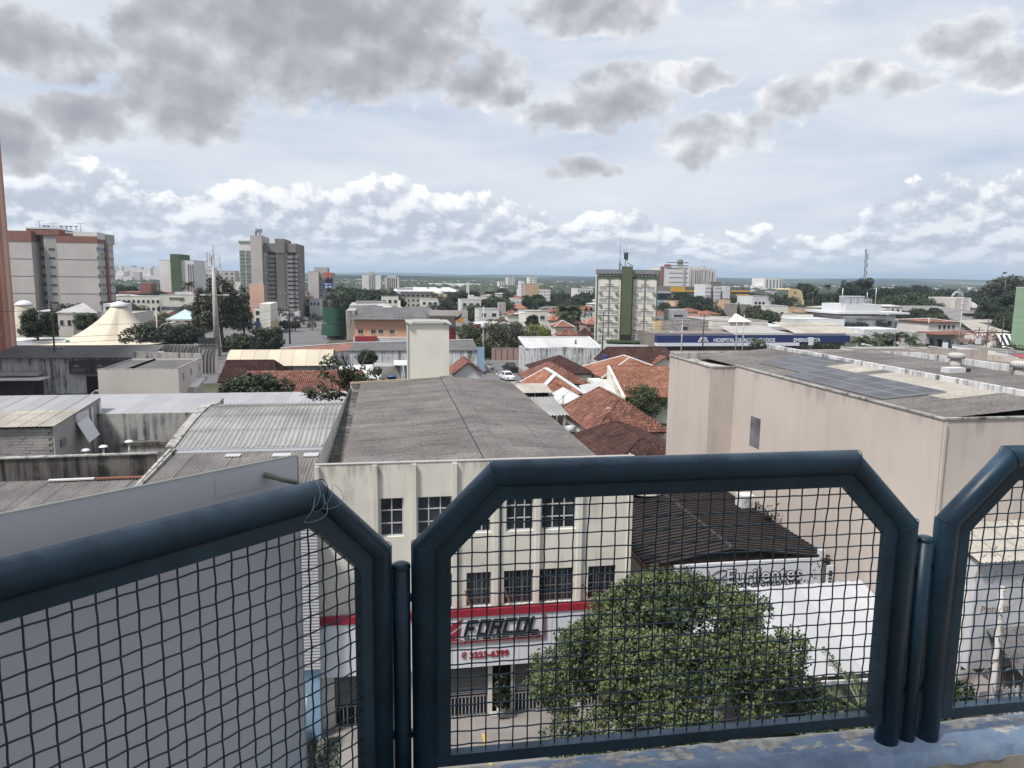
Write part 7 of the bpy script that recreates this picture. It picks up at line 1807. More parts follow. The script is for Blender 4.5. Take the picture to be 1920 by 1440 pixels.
def hotel():
 Y=186.0;P=lambda u, v:PY(u, v, Y)
 xa, xb=P(1118.5, 560)[0], P(1232, 560)[0];xg0, xg1=P(1166.5, 560)[0], P(1184.5, 560)[0];zt=P(1140, 505)[2]
 t=thing('green_hotel', 'cream hotel block with a dark green central shaft and rows of shuttered windows', 'building', ((xa+xb)/2, Y+9, 0))
 MB().box(xa, xb, Y, Y+18, 0, zt-1.2, skip='b').build('wall', 'hotel_cream', t)
 MB().box(xg0, xg1, Y-1.4, Y+6, 0, P(1175, 499.5)[2]).build('green_shaft', 'green_paint', t)
 MB().box(xa-.05, xg0-.02, Y-.5, Y+18, zt-1.1, zt).box(xg1+.02, xb+.05, Y-.5, Y+18, zt-1.1, zt).build('cornice', 'grey_metal', t)
 zr=P(1140, 517.5)[2];zq=P(1140, 512)[2]
 for wing, (a, b)in enumerate(((xa, xg0), (xg1, xb))):
  for k in range(6):
   x=a+.5+(b-a-.8)*(k+.5)/6
   window_at(t, (x, Y-.01, zr), 'f', (b-a-1.0)/6-.12, zq-zr, 1, 1, 'hotel_cream', 'glass_dark', .12, 0)
   # green band with two shallow arches cut from it
  m=MB();n=12;h1=P(1140, 519)[2];hb=P(1140, 524.2)[2]
  for q in range(2):
   x0, x1=a+(b-a)*q/2, a+(b-a)*(q+1)/2
   for k in range(n):
    f0, f1=k/n, (k+1)/n;c=lambda f:hb+(h1-.35-hb)*math.sin(math.pi*f)**.75
    m.slab([(x0+(x1-x0)*f0, Y-.16, c(f0)), (x0+(x1-x0)*f1, Y-.16, c(f1)), (x0+(x1-x0)*f1, Y-.16, h1+.2), (x0+(x1-x0)*f0, Y-.16, h1+.2)], .15)
  m.build('green_band', 'green_mid', t)
  xm=(a+b)/2
  MB().box(xm-.16, xm+.16, Y-.22, Y-.004, 3.0, hb+.1).build('mullion', 'grey_metal', t)
  MB().box(a+.1, a+.34, Y-.2, Y-.004, 2.0, hb).box(b-.34, b-.1, Y-.2, Y-.004, 2.0, hb).build('edge_strip', 'green_mid', t)
  for fl in range(5):
   vz=540.5+fl*22.9;z=P(1140, vz+4.2)[2]
   MB().box(xm-1.1, xm+1.1, Y-.3, Y-.224, P(1140, vz-7.2)[2]-.1, P(1140, vz-7.2)[2]+.12).build('cross_bar', 'grey_metal', t)
   for q in(0, 1):
    xc=a+(b-a)*(.27 if q==0 else .74)
    ww, hh=2.15, 1.2
    o=window_at(t, (xc, Y-.01, z), 'f', ww, hh, 1, 1, 'hotel_cream', 'shutter_pale', .1, .06)
    key=('blind', ww, hh)
    if key not in _WIN:
     m=MB()
     for k in range(7):m.box(-ww/2+.1, ww/2-.1, -.035, -.016, .12+k*(hh-.2)/7, .12+(k+.72)*(hh-.2)/7)
     _WIN[key]=m.mesh('blind', 'shutter_pale')
    bl=bpy.data.objects.new('blind', _WIN[key]);COL.objects.link(bl);bl.parent=o
    zz=P(1140, vz+8.0)[2];sx=xc-.75 if q==0 else xc+(.75 if wing else .3)
    ac=_WIN.get('hac')or MB().box(-.38, .38, -.5, 0, -.17, .17).mesh('ac_unit', 'ac_grey');_WIN['hac']=ac
    obj('ac_unit', ac, t, (sx, Y-.012, zz+.05))
 MB().box(xg0-3.8, xg1+4, Y-2.2, Y-.01, 1.6, 2.1).build('canopy', 'green_mid', t);MB().box(xg0-.2, xg1+.2, Y-1.6, Y-1.41, 2.2, 3.6).build('entrance', 'black_void', t)
 MB().box(xa-1, xb+1, Y-8, Y-7.7, 0, 1.6).build('front_wall', 'white_render', t)
 t.rotation_euler=(0, 0, math.radians(-15));t.scale=(.965, 1, 1);t.location.x+=2.33
 a=thing('hotel_antenna', 'whip aerials and antenna panels on top of the green hotel shaft', 'antenna', ((xg0+xg1)/2, Y+2, P(1175, 499)[2]))
 m=MB();zb=P(1175, 499)[2]
 q=P(1168.5, 442);m.tube([(q[0], Y+2, zb-1), (q[0], Y+2, zb+2.2)], .18, 6);m.tube([(q[0], Y+2, zb+2), (q[0], Y+2, q[2])], .055, 5)
 q=P(1178.5, 458);m.tube([(q[0], Y+2, zb), (q[0], Y+2, q[2])], .09, 6);m.bar((q[0]-1.1, Y+2, P(1178, 474)[2]), (q[0]+1.2, Y+2, P(1178, 474)[2]), .1)
 m.build('mast', 'grey_metal', a);z0, z1=P(1178, 488)[2], P(1178, 473)[2]
 MB().box(q[0]+.1, q[0]+.5, Y+1.5, Y+1.9, z0, z1).box(q[0]-.5, q[0]-.15, Y+1.6, Y+1.9, z0+.3, z1).build('antenna_panel', 'cable_black', a)
 f=MB();
 for s in(-1.4, 1.4):f.bar((P(1175, 500)[0]+s, Y-.8, zb), (P(1175, 500)[0]+s*.8, Y+3, zb+.9), .14)
 f.build('roof_frame', 'dark_metal', a)
def hospital():
 Y=171.0;t=thing('hospital_building', 'long low hospital front with a navy fascia and white band reading HOSPITAL DE ACIDENTADOS', 'building', (85, Y+10, 0))
 P=lambda u, v:PY(u, v, Y)
 xa, xb=P(1232.5, 640)[0], P(1594, 640)[0];z0, z1=P(1240, 643)[2], P(1240, 629.5)[2];zw=P(1240, 649)[2]
 MB().box(xa, xb, Y+2, Y+22, 0, z1+.4, skip='b').build('wall', 'taupe_wall', t)
 MB().box(xa, xb, Y, Y+1.99, z0, z1).build('fascia', 'sign_navy', t);MB().box(xa, xb-14, Y-.3, Y+1.99, zw, z0-.01).build('white_band', 'sign_white', t)
 MB().box(xa+.5, xa+13, Y+1.8, Y+1.98, 0, zw-.1).build('glazed_entrance', 'glass_dark', t);MB().box(xa+29, xb-13, Y+1.8, Y+1.98, 0, zw-.3).build('glazed_front', 'sign_navy', t)
 for k in range(12):x=xa+29+k*2.0;MB().box(x, x+.12, Y+1.7, Y+1.79, 0, zw-.3).build('mullion', 'dark_metal', t)
 for k in range(4):x=xa+31+k*7.3;MB().box(x, x+.25, Y+.2, Y+.45, 0, zw-.01).build('column', 'white_paint', t)
 a, b=P(1338, 640), P(1453, 640);zt=P(1400, 641)[2]
 wall_text('letters', 'HOSPITAL DE ACIDENTADOS', a[0], Y-.06, zt, 1.28, 'sign_white', t, depth=.03, bold=.035, width=b[0]-a[0])
 c, d=P(1488, 640), P(1538, 640)
 wall_text('letters', 'EMERGÊNCIA', c[0], Y-.06, zt, 1.22, 'sign_white', t, depth=.03, bold=.035, width=d[0]-c[0])
 m=MB();bx=P(1309, 641)[0];h=1.15
 for k, (x0, x1)in enumerate(((0, .7), (.38, 1.08), (1.05, 1.52), (1.55, 1.05), (2.0, 1.5), (2.55, 1.85))):m.bar((bx+x0, Y-.05, zt), (bx+x1, Y-.05, zt+h*1.05), .24, .05, up=(0, 1, 0))
 m.build('emblem', 'sign_white', t)
 sf=MB();sf.slab([(xa+20, Y+1, z1+.2), (xa+36, Y+1, z1+.2), (xa+34, Y+14, z1+1.5), (xa+22, Y+14, z1+1.5)], .1);sf.build('hip_roof', 'grey_render', t)
 sheet_roof(t, (xa+37, Y+14, z1+2.5), (0, -12, -2.2), (18, 0, 0), 1, 6, 1.5, .08, 'roof_cream', seed=2, prof='trap', lap=0)
 # grey brick block and its steel hood
 t, e, zt=block('grey_brick_block', 'grey brick block with one dark window behind the navy hospital sign', 1244, 1329, 601, 182, 26, 'cinder_block')
 z=PY(1285, 626, 182)[2];window(t, 'f', e, PY(1284, 620, 182)[0]-e[0], z, 1.6, 1.9, nx=1, ny=2, gl='glass_dark');MB().box(e[0]-1.9, e[0]-.02, 183, 205, 0, zt-.2, skip='b').build('side_wing', 'yellow_wall', t)
 t2=thing('roof_hood', 'white metal stair hood with a dark slot on the grey brick block', 'hood', (PY(1274, 590, 186)[0], 188, zt))
 xa, xb=PY(1260, 600, 184)[0], PY(1289, 600, 184)[0];za, zb=PY(1270, 602, 184)[2], PY(1270, 581, 184)[2]
 MB().box(xa, xa+.5, 184, 190, za, zb).box(xb-.35, xb, 184, 190, za, zb).box(xa+.501, xb-.351, 185.5, 190, za, zb).box(xa+.501, xb-.351, 184.1, 185.4, za, za+1.0).build('hood', 'galvanised', t2);MB().box(xa+.9, xb-.8, 185.2, 185.48, za+1.1, za+1.5).build('slot', 'black_void', t2)
 # cream house behind the sign
 t, e, zt=block('cream_block', 'long cream two storey building behind the hospital sign', 1336, 1440, 602, 190, 24, 'cream_plain')
 m=MB();a=e[0];L=e[1]-e[0];m.box(a, a+L*.42, 189.4, 189.99, zt-3.6, zt-3.4);m.box(a+L*.62, e[1], 189.4, 189.99, zt-3.6, zt-3.4);m.build('ledge', 'cream_plain', t)
 for s, w_ in((.28, 1.1), (.36, .9), (.72, 2.4), (.86, 1.0), (.93, 1.0)):window(t, 'f', e, L*s, zt-6.2, w_, 1.5, nx=1 if w_<2 else 2, gl='glass_dark')
 g=MB();xc=a+L*.47;g.slab([(xc-3.6, 189.2, zt-.2), (xc+3.4, 189.2, zt-.2), (xc+.3, 192, zt+1.9), (xc-.3, 192, zt+1.9)], .1);g.build('small_roof', 'tower_white', t)
 MB().box(e[1]+.05, e[1]+6.5, 188, 205, 0, zt-1.3, skip='b').build('side_wing', 'white_render', t)
 # the white hospital wing with plant on the roof
 Y=232.0;P=lambda u, v:PY(u, v, Y)
 t=thing('white_complex', 'white hospital wing with a stepped block, wide eaves and machinery', 'building', (P(1610, 600)[0], Y+12, 0))
 xa, xb=P(1577, 600)[0], P(1680, 600)[0]
 MB().box(P(1580, 600)[0], P(1679, 600)[0], Y, Y+18, 0, P(1600, 592)[2], skip='b').build('wall', 'white_render', t)
 MB().box(P(1563, 600)[0], P(1697, 600)[0], Y-2, Y+19, P(1600, 588.5)[2], P(1600, 585)[2]).build('eaves_slab', 'white_paint', t)
 MB().box(P(1583, 600)[0], P(1648, 600)[0], Y-.5, Y+14, P(1600, 585)[2]+.01, P(1600, 570.5)[2]).build('upper_block', 'white_paint', t)
 MB().box(P(1680, 600)[0], P(1735, 600)[0], Y-4, Y+14, 0, P(1700, 602)[2], skip='b').build('side_wing', 'white_paint', t)
 MB().box(P(1571, 620)[0], P(1640, 620)[0], Y-14, Y-.1, 0, P(1600, 612)[2], skip='b').build('front_wing', 'white_render', t)
 MB().box(P(1483, 600)[0], P(1577, 600)[0], Y-2, Y+16, 0, P(1530, 598)[2], skip='b').build('low_wing', 'white_paint', t)
 MB().slab([(P(1485, 615)[0], Y-14, P(1485, 615)[2]), (P(1540, 625)[0], Y-16, P(1540, 625)[2]-.5), (P(1545, 610)[0], Y-2.1, P(1545, 612)[2]), (P(1510, 605)[0], Y-2.1, P(1510, 608)[2])], .2).build('lean_roof', 'white_paint', t)
 for(u, v)in((1488, 611), (1497, 612)):window_at(t, (P(u, v)[0], Y-2.01, P(u, v)[2]), 'f', 1.5, 1.2, 2, 1, 'window_frame', 'glass_far', .1, 0)
 mc=MB();r=random.Random(9)
 for k in range(16):x=P(1583+k*2.5, 609)[0];mc.box(x, x+r.uniform(.5, 1.0), Y-1.6, Y-.4, P(1600, 611)[2], P(1600, 611)[2]+r.uniform(.5, 1.4))
 for k in range(8):x=P(1642+k*3, 607)[0];mc.box(x, x+r.uniform(.4, .9), Y-1.6, Y-.4, P(1600, 611)[2], P(1600, 611)[2]+r.uniform(.5, 1.9))
 mc.bar((P(1605, 600)[0], Y-.5, P(1605, 599)[2]), (P(1660, 600)[0], Y-.5, P(1660, 600)[2]), .2);mc.build('machinery', 'dark_metal', t)
 rl=thing('rooftop_railing', 'white railing round three water tanks on the white hospital block', 'railing', (P(1610, 565)[0], Y, P(1600, 570)[2]))
 m=MB();x0, x1=P(1585, 565)[0], P(1634, 565)[0];zb=P(1600, 570.5)[2];zt=P(1600, 560.5)[2]
 for k in range(4):z=zb+.3+(zt-zb-.3)*k/3;m.bar((x0, Y-.2, z), (x1, Y-.2, z), .16)
 for k in range(9):x=x0+(x1-x0)*k/8;m.bar((x, Y-.2, zb), (x, Y-.2, zt), .12)
 m.build('rail', 'white_paint', rl)
 for k, (u, lab)in enumerate(((1596, 'left'), (1610, 'middle'), (1623, 'right'))):
  q=P(u, 565);w_=thing('roof_tank', lab+' one of the three pale tanks behind the rooftop railing', 'tank', (q[0], Y+3, zb), 'tanks on the white hospital block')
  MB().box(q[0]-1.2, q[0]+.9, Y+2, Y+5, zb+.2, P(1600, 557)[2]).build('tank', 'galvanised', w_);MB().box(q[0]-1.3, q[0]+1.0, Y+1.9, Y+5.1, P(1600, 557)[2]+.01, P(1600, 557)[2]+.3).build('lid', 'white_paint', w_)
 for u, vt in((1584, 540), (1630, 548), (1647, 540)):
  q=P(u, vt);w_=thing('lightning_rod', 'thin rod standing on the white hospital block', 'rod', (q[0], Y+1, zb), 'rods on the white hospital block');MB().tube([(q[0], Y+1, zb-.5), (q[0], Y+1, q[2])], .12, 6).build('rod', 'galvanised', w_)
 w_=thing('roof_terrace', 'grey roof terrace with white balustrade left of the white hospital wing', 'terrace', (P(1555, 610)[0], Y-8, 0));x0, x1=P(1545, 610)[0], P(1575, 610)[0];z=P(1550, 620)[2]
 MB().box(x0, x1, Y-12, Y-2.2, 0, z, skip='b').build('wall', 'white_render', w_);m=MB()
 for k in range(10):x=x0+(x1-x0)*k/9;m.bar((x, Y-12, z), (x, Y-12, z+1.5), .16)
 m.bar((x0, Y-12, z+1.5), (x1, Y-12, z+1.5), .2);m.build('balustrade', 'white_paint', w_)
def right_far():
# big white block and its neighbours
 Y=700.0;P=lambda u, v:PY(u, v, Y)
 t, e, zt=block('office_tower', 'broad white building with red edge and rows of small windows behind the green hotel', 1244, 1291, 501.5, Y, 40, 'tower_white')
 MB().box(P(1236, 520)[0], P(1244, 520)[0]-.05, Y+4, Y+30, 0, zt-3).build('side_wing', 'brown_grey', t);MB().box(P(1239.5, 520)[0], P(1243.8, 520)[0], Y-.5, Y+3, 0, zt+.8).build('red_pier', 'brick_red', t)
 for(i0, i1)in((4, 9), (9.8, 12.2)):
  pass
 grid(t, 'f', e, 8, 30, 5, 11, 1.5, 1.0, s0=6, gl='glass_dark', bar=.08);grid(t, 'f', e, 35, zt-2.5, 3, 13, 1.5, 1.0, s0=3, gl='glass_dark', bar=.08)
 MB().box(P(1280, 520)[0], P(1283, 520)[0], Y-1, Y-.05, 0, zt+1).build('pilaster', 'tower_grey', t)
 q=P(1280, 500);MB().box(q[0]-3, q[0]+3, Y+4, Y+10, zt, zt+3).build('roof_block', 'tower_grey', t);MB().lathe([(2.4, 0), (3.0, 1.2), (3.0, 3.8), (1.2, 5.0), (0, 5.2)], (q[0], Y+7, zt+3), 14).build('roof_tank', 'brown_grey', t)
 rs=MB();x=P(1250, 500)[0]
 for k in range(6):rs.box(x+k*1.15-2.6, x+k*1.15-1.7, Y-.6, Y-.2, zt+.8, zt+2.9)
 rs.box(x-4.2, x+5, Y-.3, Y-.1, zt+.3, zt+.7);rs.build('roof_letters', 'red_shop', t)
 for k, (u0, u1, vt)in enumerate(((1292.5, 1307, 503.5), (1309, 1317, 504), (1317.5, 1329, 503), (1330.5, 1342.5, 506.5))):
  labs=['pale ribbed apartment tower, leftmost of the close row beside the red edged block', 'pale ribbed apartment tower, narrowest of the close row', 'pale ribbed apartment tower with dark window column in the close row', 'pale ribbed apartment tower, rightmost of the close row']
  t, e, zt=block('apartment_tower', labs[k], u0, u1, vt, 760, 26, 'tower_white', 'ribbed towers in a close row', para=False)
  w=e[1]-e[0];n=max(3, int(w/1.9))
  m=MB()
  for j in range(n+1):x=e[0]+w*j/n;m.box(x-.22, x+.22, 759.4, 759.99, 0, zt)
  m.build('rib', 'tower_grey', t)
  for j in range(1, n, 2):x=e[0]+w*(j+.5)/n;grid(t, 'f', (x-1, x+1, 760, 780), 3, zt-2, 14, 1, 1.2, 1.4, gl='glass_dark', bar=.08)
  MB().box(e[0]+w*.3, e[0]+w*.6, 762, 770, zt, zt+2.0).build('roof_hut', 'tower_grey', t)
  # white towers with a dark grey core
 Y=470.0;P=lambda u, v:PY(u, v, Y)
 t=thing('white_core_tower', 'white block with dark grey core and small windows before the yellow banded hall', 'building', (P(1345, 550)[0], Y+10, 0))
 for a, b, vt, dy, mt in((1322, 1333, 533.5, 0, 'white_paint'), (1333.2, 1339.5, 527.5, 2, 'taupe_wall'), (1339.7, 1351.5, 537, 0, 'white_paint'), (1351.7, 1356, 537.5, 3, 'taupe_wall'), (1356.2, 1368.5, 537.5, 0, 'white_render')):
  MB().box(P(a, 550)[0], P(b, 550)[0], Y+dy, Y+18, 0, P(a, vt)[2], skip='b').build('wall', mt, t)
 MB().box(P(1335, 540)[0], P(1358.5, 540)[0], Y+5, Y+16, P(1340, 537)[2], P(1340, 527.4)[2]-.3).build('core_top', 'brown_grey', t)
 for a, b in((1322, 1333), (1339.7, 1351.5)):grid(t, 'f', (P(a, 550)[0], P(b, 550)[0], Y, Y+18), 1, P(a, 537)[2], 5, 4, .62, .9, gl='glass_dark', bar=.06)
 # banded hall
 Y=560.0;P=lambda u, v:PY(u, v, Y)
 t=thing('banded_hall', 'long dark glazed hall with a yellow band behind the white core tower', 'building', (P(1330, 545)[0], Y+15, 0))
 xa, xb=P(1257.5, 545)[0], P(1406, 545)[0]
 MB().box(xa, xb, Y, Y+30, 0, P(1300, 537.5)[2]).build('wall', 'brown_grey', t);MB().box(xa-.2, P(1284, 545)[0], Y-.6, Y-.02, P(1300, 547.5)[2], P(1300, 538)[2]).box(P(1284, 545)[0]+.02, P(1306, 545)[0], Y-.6, Y-.02, P(1300, 547.2)[2], P(1300, 544)[2]).box(P(1370, 545)[0], P(1404, 545)[0], Y-.6, Y-.02, P(1390, 547.5)[2], P(1390, 544.5)[2]).box(P(1375, 545)[0], P(1397, 545)[0], Y-6, Y-5, P(1390, 554.5)[2], P(1390, 551.5)[2]).build('yellow_band', 'band_yellow', t)
 for k in range(14):x=xa+(xb-xa)*(k+.5)/14;MB().box(x-2.0, x+2.0, Y-.3, Y-.05, P(1300, 543.5)[2], P(1300, 539)[2]).build('glazing', 'glass_mid', t)
 t, e, zt=block('blue_base_hall', 'pale low hall with a blue band just right of the hotel', 1228, 1258, 547, 430, 30, 'white_render');MB().box(e[0], e[1], 429.5, 429.98, 0, zt*.42).build('blue_band', 'light_blue', t);MB().box(e[0], e[1], 429.6, 429.97, zt*.55, zt-.8).build('glazing', 'glass_dark', t)
 t, e, zt=block('distant_tower', 'pale stepped tower standing alone left of the yellow vaulted house', 1434, 1467, 521.5, 900, 34, 'tower_white')
 MB().box(PY(1424, 540, 900)[0], PY(1434, 540, 900)[0]-.1, 902, 925, 0, PY(1430, 536, 900)[2]).build('low_wing', 'tower_white', t)
 for k in range(5):x=e[0]+(e[1]-e[0])*(.12+.19*k);MB().box(x, x+1.5, 899.8, 899.98, 8, zt-2).build('window_strip', 'glass_mid', t)
 t=thing('vaulted_house', 'pale yellow house with a rounded vault roof before the dark trees', 'building', (PY(1495, 550, 420)[0], 425, 0));xa, xb=PY(1478, 550, 420)[0], PY(1506, 550, 420)[0]
 m=MB();n=10;zc=PY(1490, 549, 420)[2];zt=PY(1490, 541.5, 420)[2]
 for k in range(n):
  f0, f1=k/n, (k+1)/n;c=lambda f:(xa+(xb-xa)*f, zc+(zt-zc)*min(1, math.sin(math.pi*(.22+f*.78))**.6*1.02)if f<1 else zc-2)
  (ax, az_), (bx, bz)=c(f0), c(f1);m.quad((ax, 420, az_), (bx, 420, bz), (bx, 436, bz), (ax, 436, az_), 0, True);m.quad((ax, 420, 0), (bx, 420, 0), (bx, 420, bz), (ax, 420, az_))
 m.quad((xb, 420, 0), (xb, 436, 0), (xb, 436, zc-2), (xb, 420, zc-2));m.build('wall', 'yellow_wall', t);window_at(t, (xa+4.4, 419.9, zc-.5), 'f', 1.4, 1.2, 1, 1, 'window_frame', 'glass_dark', .1, 0)
 MB().box(xa+9.5, xb+.4, 419, 436.2, 0, zc-4).build('low_wall', 'yellow_wall', t)
 t, e, zt=block('blind_arch_house', 'white house front with three dark round openings left of a palm', 1412, 1447, 555.5, 330, 16, 'white_render')
 for k in range(3):x=e[0]+1.6+k*1.9;m=MB();m.tube([(x, 329.9, zt-3.2), (x, 329.99, zt-3.2)], .62, 10);m.build('round_window', 'black_void', t)
 # low houses along the middle right
 for(u0, u1, vt, Yd, mt, rf, lab)in((1434, 1478, 574, 250, 'cream_plain', 'roof_white', 'low cream house with flat white roof among the shrubs'), (1462, 1525, 589, 240, 'cream_plain', 'roof_slate', 'long low cream house left of the white hospital wing'), (1503, 1524, 579, 250, 'tan_wall', 'grey_render', 'small square taupe tower house above the low roofs'), (1390, 1412, 571, 260, 'taupe_wall', 'white_render', 'small grey house with two dark windows between the conical tree and the shrubs'), (1368, 1384, 562, 380, 'tan_wall', 'roof_slate', 'tan house front just right of the white core tower'), (1265, 1290, 565, 360, 'salmon_pale', 'roof_cream', 'pale pink gabled house below the banded hall')):
  t, e, zt=block('low_house', lab, u0, u1, vt, Yd, 14, mt, roof=rf);n=max(2, int((e[1]-e[0])/5));grid(t, 'f', e, zt-4.5, zt-.8, 1, n, 1.3, 1.2, gl='glass_dark', bar=.1)
 for(x0, x1, Yd, z, rz, mt, lab)in((PY(1288, 590, 250)[0], PY(1318, 590, 250)[0], 250, PY(1300, 585, 250)[2], PY(1300, 579, 250)[2], 'tile_orange', 'house with orange roof just right of the white stair hood'), (PY(1328, 590, 240)[0], PY(1352, 590, 240)[0], 240, PY(1340, 590, 240)[2], PY(1340, 584.5, 240)[2], 'tile_orange', 'small orange roofed house left of the conical tree'), (PY(1310, 595, 222)[0], PY(1346, 595, 222)[0], 222, PY(1320, 596, 222)[2], PY(1320, 590, 222)[2], 'tile_red', 'dusky red roofed house behind the cream block')):
  tiled_house(lab, x0, x1, Yd, Yd+12, z, rz, mt, 'cream_plain', 'x', 1, 1, fine=False)
  # grey hangar roofs and hall at the right
 Y=330.0;P=lambda u, v:PY(u, v, Y)
 t=thing('tiled_hangar', 'wide hall with a low grey tiled roof and olive side wall at the right', 'building', (P(1790, 590)[0], Y+10, 0))
 A, B, C_, D=(P(1700, 590)[0], Y+20, P(1700, 576)[2]), (P(1755, 598)[0], Y-20, P(1755, 590)[2]-2.5), (P(1850, 594)[0], Y-6, P(1850, 590)[2]), (P(1825, 580)[0], Y+26, P(1825, 577)[2])
 MB().slab([A, B, C_, D], .5).build('roof', 'roof_greytile', t)
 MB().box(P(1795, 600)[0], P(1848, 600)[0], Y-4, Y+18, 0, P(1820, 594)[2]-1.0).build('wall', 'tan_wall', t);MB().box(P(1790, 600)[0], P(1850, 600)[0], Y-8, Y-4.1, 0, 3).build('dark_base', 'black_void', t)
 t=thing('auditorium', 'pale grey hall with white piers and a sloping roof beyond the tiled hangar', 'building', (P(1815, 570)[0], 365, 0));Yq=360.0;Q=lambda u, v:PY(u, v, Yq)
 MB().box(Q(1789, 570)[0], Q(1820, 570)[0], Yq, Yq+20, 0, Q(1800, 558.5)[2], skip='b').build('wall', 'pale_render', t);MB().slab([(Q(1819, 577)[0], Yq, Q(1819, 577)[2]), (Q(1845, 577)[0], Yq, Q(1845, 577)[2]), (Q(1853, 559)[0], Yq+18, Q(1853, 559)[2]), (Q(1819, 559)[0], Yq+18, Q(1819, 559)[2])], .5).build('roof', 'grey_render', t)
 for u in(1790, 1804, 1818):MB().box(Q(u, 570)[0]-.35, Q(u, 570)[0]+.35, Yq-.5, Yq-.02, 0, Q(u, 560)[2]).build('pier', 'white_paint', t)
 MB().box(Q(1820, 580)[0], Q(1845, 580)[0], Yq+.5, Yq+18, 0, Q(1830, 578)[2]).build('low_wall', 'pale_render', t)
 t=thing('ferris_wheel', 'small white fairground wheel showing behind the pale hall', 'ferris wheel', (Q(1795, 560)[0], 400, 0));c=PY(1795, 562, 400);R=5.0
 m=MB();
 for s in(-.6, .6):m.tube([(c[0]+R*math.cos(k*math.pi/12)*.8, 400+s, c[2]+R*math.sin(k*math.pi/12))for k in range(25)], .16, 5, caps=False)
 for k in range(12):a=k*math.pi/6;m.bar((c[0], 400, c[2]), (c[0]+R*.8*math.cos(a), 400, c[2]+R*math.sin(a)), .12)
 m.build('wheel', 'white_paint', t)
 m=MB();m.bar((c[0]-2.5, 399, 0), (c[0], 399, c[2]), .4);m.bar((c[0]+2.5, 399, 0), (c[0], 399, c[2]), .4);m.build('support', 'white_paint', t)
 gm=MB().box(-.5, .5, -.5, .5, -.9, .2).mesh('gondola', 'white_render')
 for k in range(12):a=k*math.pi/6+.26;obj('gondola', gm, t, (c[0]+R*.8*math.cos(a), 400, c[2]+R*math.sin(a)))
 # red roofed grey house
 tt=tiled_house('grey house with four dark windows and a red roof with white ridges', PY(1733, 620, 185)[0], PY(1796, 620, 185)[0], 183.5, 197, PY(1760, 604.5, 184)[2], PY(1760, 597.5, 190)[2], 'tile_red', 'pale_render', 'x', 1, 1, cap='white_paint', fine=False)
 for u in(1762, 1771, 1779, 1788):q=PY(u, 612, 183.9);window_at(tt, (q[0], 183.93, PY(u, 617, 183.9)[2]), 'f', .85, 1.15, 1, 1, 'window_frame', 'glass_dark', .07, 0)
 t=thing('shop_row', 'row of dim open shop fronts with cluttered signs below the red roofed grey house', 'building', (PY(1765, 640, 172)[0], 178, 0));xa, xb=PY(1735, 640, 172)[0], PY(1806, 640, 172)[0]
 MB().box(xa, xb, 172, 182, 0, PY(1760, 625, 172)[2], skip='b').build('wall', 'grey_render', t);MB().slab([(xa, 169.5, PY(1760, 627, 170)[2]), (xb, 169.5, PY(1760, 627, 170)[2]), (xb, 176, PY(1760, 621, 176)[2]), (xa, 176, PY(1760, 621, 176)[2])], .1).build('awning_roof', 'tile_old', t)
 r=random.Random(8)
 for k in range(10):x=xa+(xb-xa)*(k+.15)/10;MB().box(x, x+r.uniform(.6, 1.5), 171.6, 171.98, r.uniform(.3, 1.2), r.uniform(2.0, 3.6)).build('shop_opening', r.choice(['black_void', 'dark_metal', 'sign_white', 'grey_metal', 'light_blue']), t)
 t=thing('pink_tree', 'bare branched pinkish flowering tree over the shop roofs at the right', 'tree', (PY(1835, 640, 155)[0], 155, 0));x=PY(1835, 640, 155)[0];m=MB();r=random.Random(6);cl=[]
 m.tube([(x, 155, 0), (x, 155, 3)], [.3, .22], 7)
 for k in range(26):
  a=r.uniform(0, 6.28);L=r.uniform(2.5, 6);e=(x+math.cos(a)*L, 155+math.sin(a)*L*.6, 3+r.uniform(1.0, 3.8));m.tube([(x, 155, 2.6), ((x+e[0])/2, (155+e[1])/2, 3.6+r.uniform(0, 1.2)), e], [.12, .07, .03], 5);cl+=[(*e, .9), ((x+e[0])/2, (155+e[1])/2, 4.4, .6)]
 m.build('trunk', 'branch_pale', t);plain('blossom', (.25, .15, .13), .8, 0, .3, 2);obj('crown', quads_mesh('crown', leaf_cloud(cl, 900, .22, 4)-np.array([x, 155, 0]), 'blossom'), t, (x, 155, 0))
 t, e, zt=block('brick_shop', 'brown brick shop with a pale awning roof below the pale green tower', 1818, 1866, 621, 178, 12, 'pink_brick');MB().slab([(e[0]-1, 175, zt), (e[1]+2, 175, zt), (e[1]+1, 188, zt+2.4), (e[0]+5, 188, zt+2.2)], .1).build('hip_roof', 'roof_cream', t)
 t=thing('striped_awning', 'striped black and white awning below the leafy green tree at the right', 'awning', (PY(1878, 632, 165)[0], 165, 0));x=PY(1866, 632, 165)[0]
 for k in range(9):MB().slab([(x+k*.75, 163.5, 2.6), (x+k*.75+.73, 163.5, 2.6), (x+k*.75+1.3, 166, 5.0), (x+k*.75+.57, 166, 5.0)], .06).build('stripe', 'sign_white' if k%2 else 'sign_black', t)
 MB().box(x, x+12, 166, 175, 0, 4.6, skip='b').build('wall', 'cream_plain', t)
 # pale green tower on the right edge
 Y=150.0;t=thing('pale_green_tower', 'pale green rendered tower cut by the right edge of the photo', 'building', (PY(1915, 580, Y)[0], Y+6, 0));xa=PY(1899, 600, Y+14)[0];zt=PY(1906, 540, Y)[2]
 MB().box(xa, xa+5, Y, Y+14, 0, zt, skip='b').build('wall', 'green_pale', t);MB().box(xa+2.6, xa+9, Y-.4, Y-.02, 0, PY(1906, 590, Y)[2]).build('white_panel', 'white_render', t);MB().box(xa-.04, xa+5.04, Y-.05, Y-.005, PY(1906, 562, Y)[2], PY(1906, 563.2, Y)[2]+.2).build('band', 'green_pale', t)
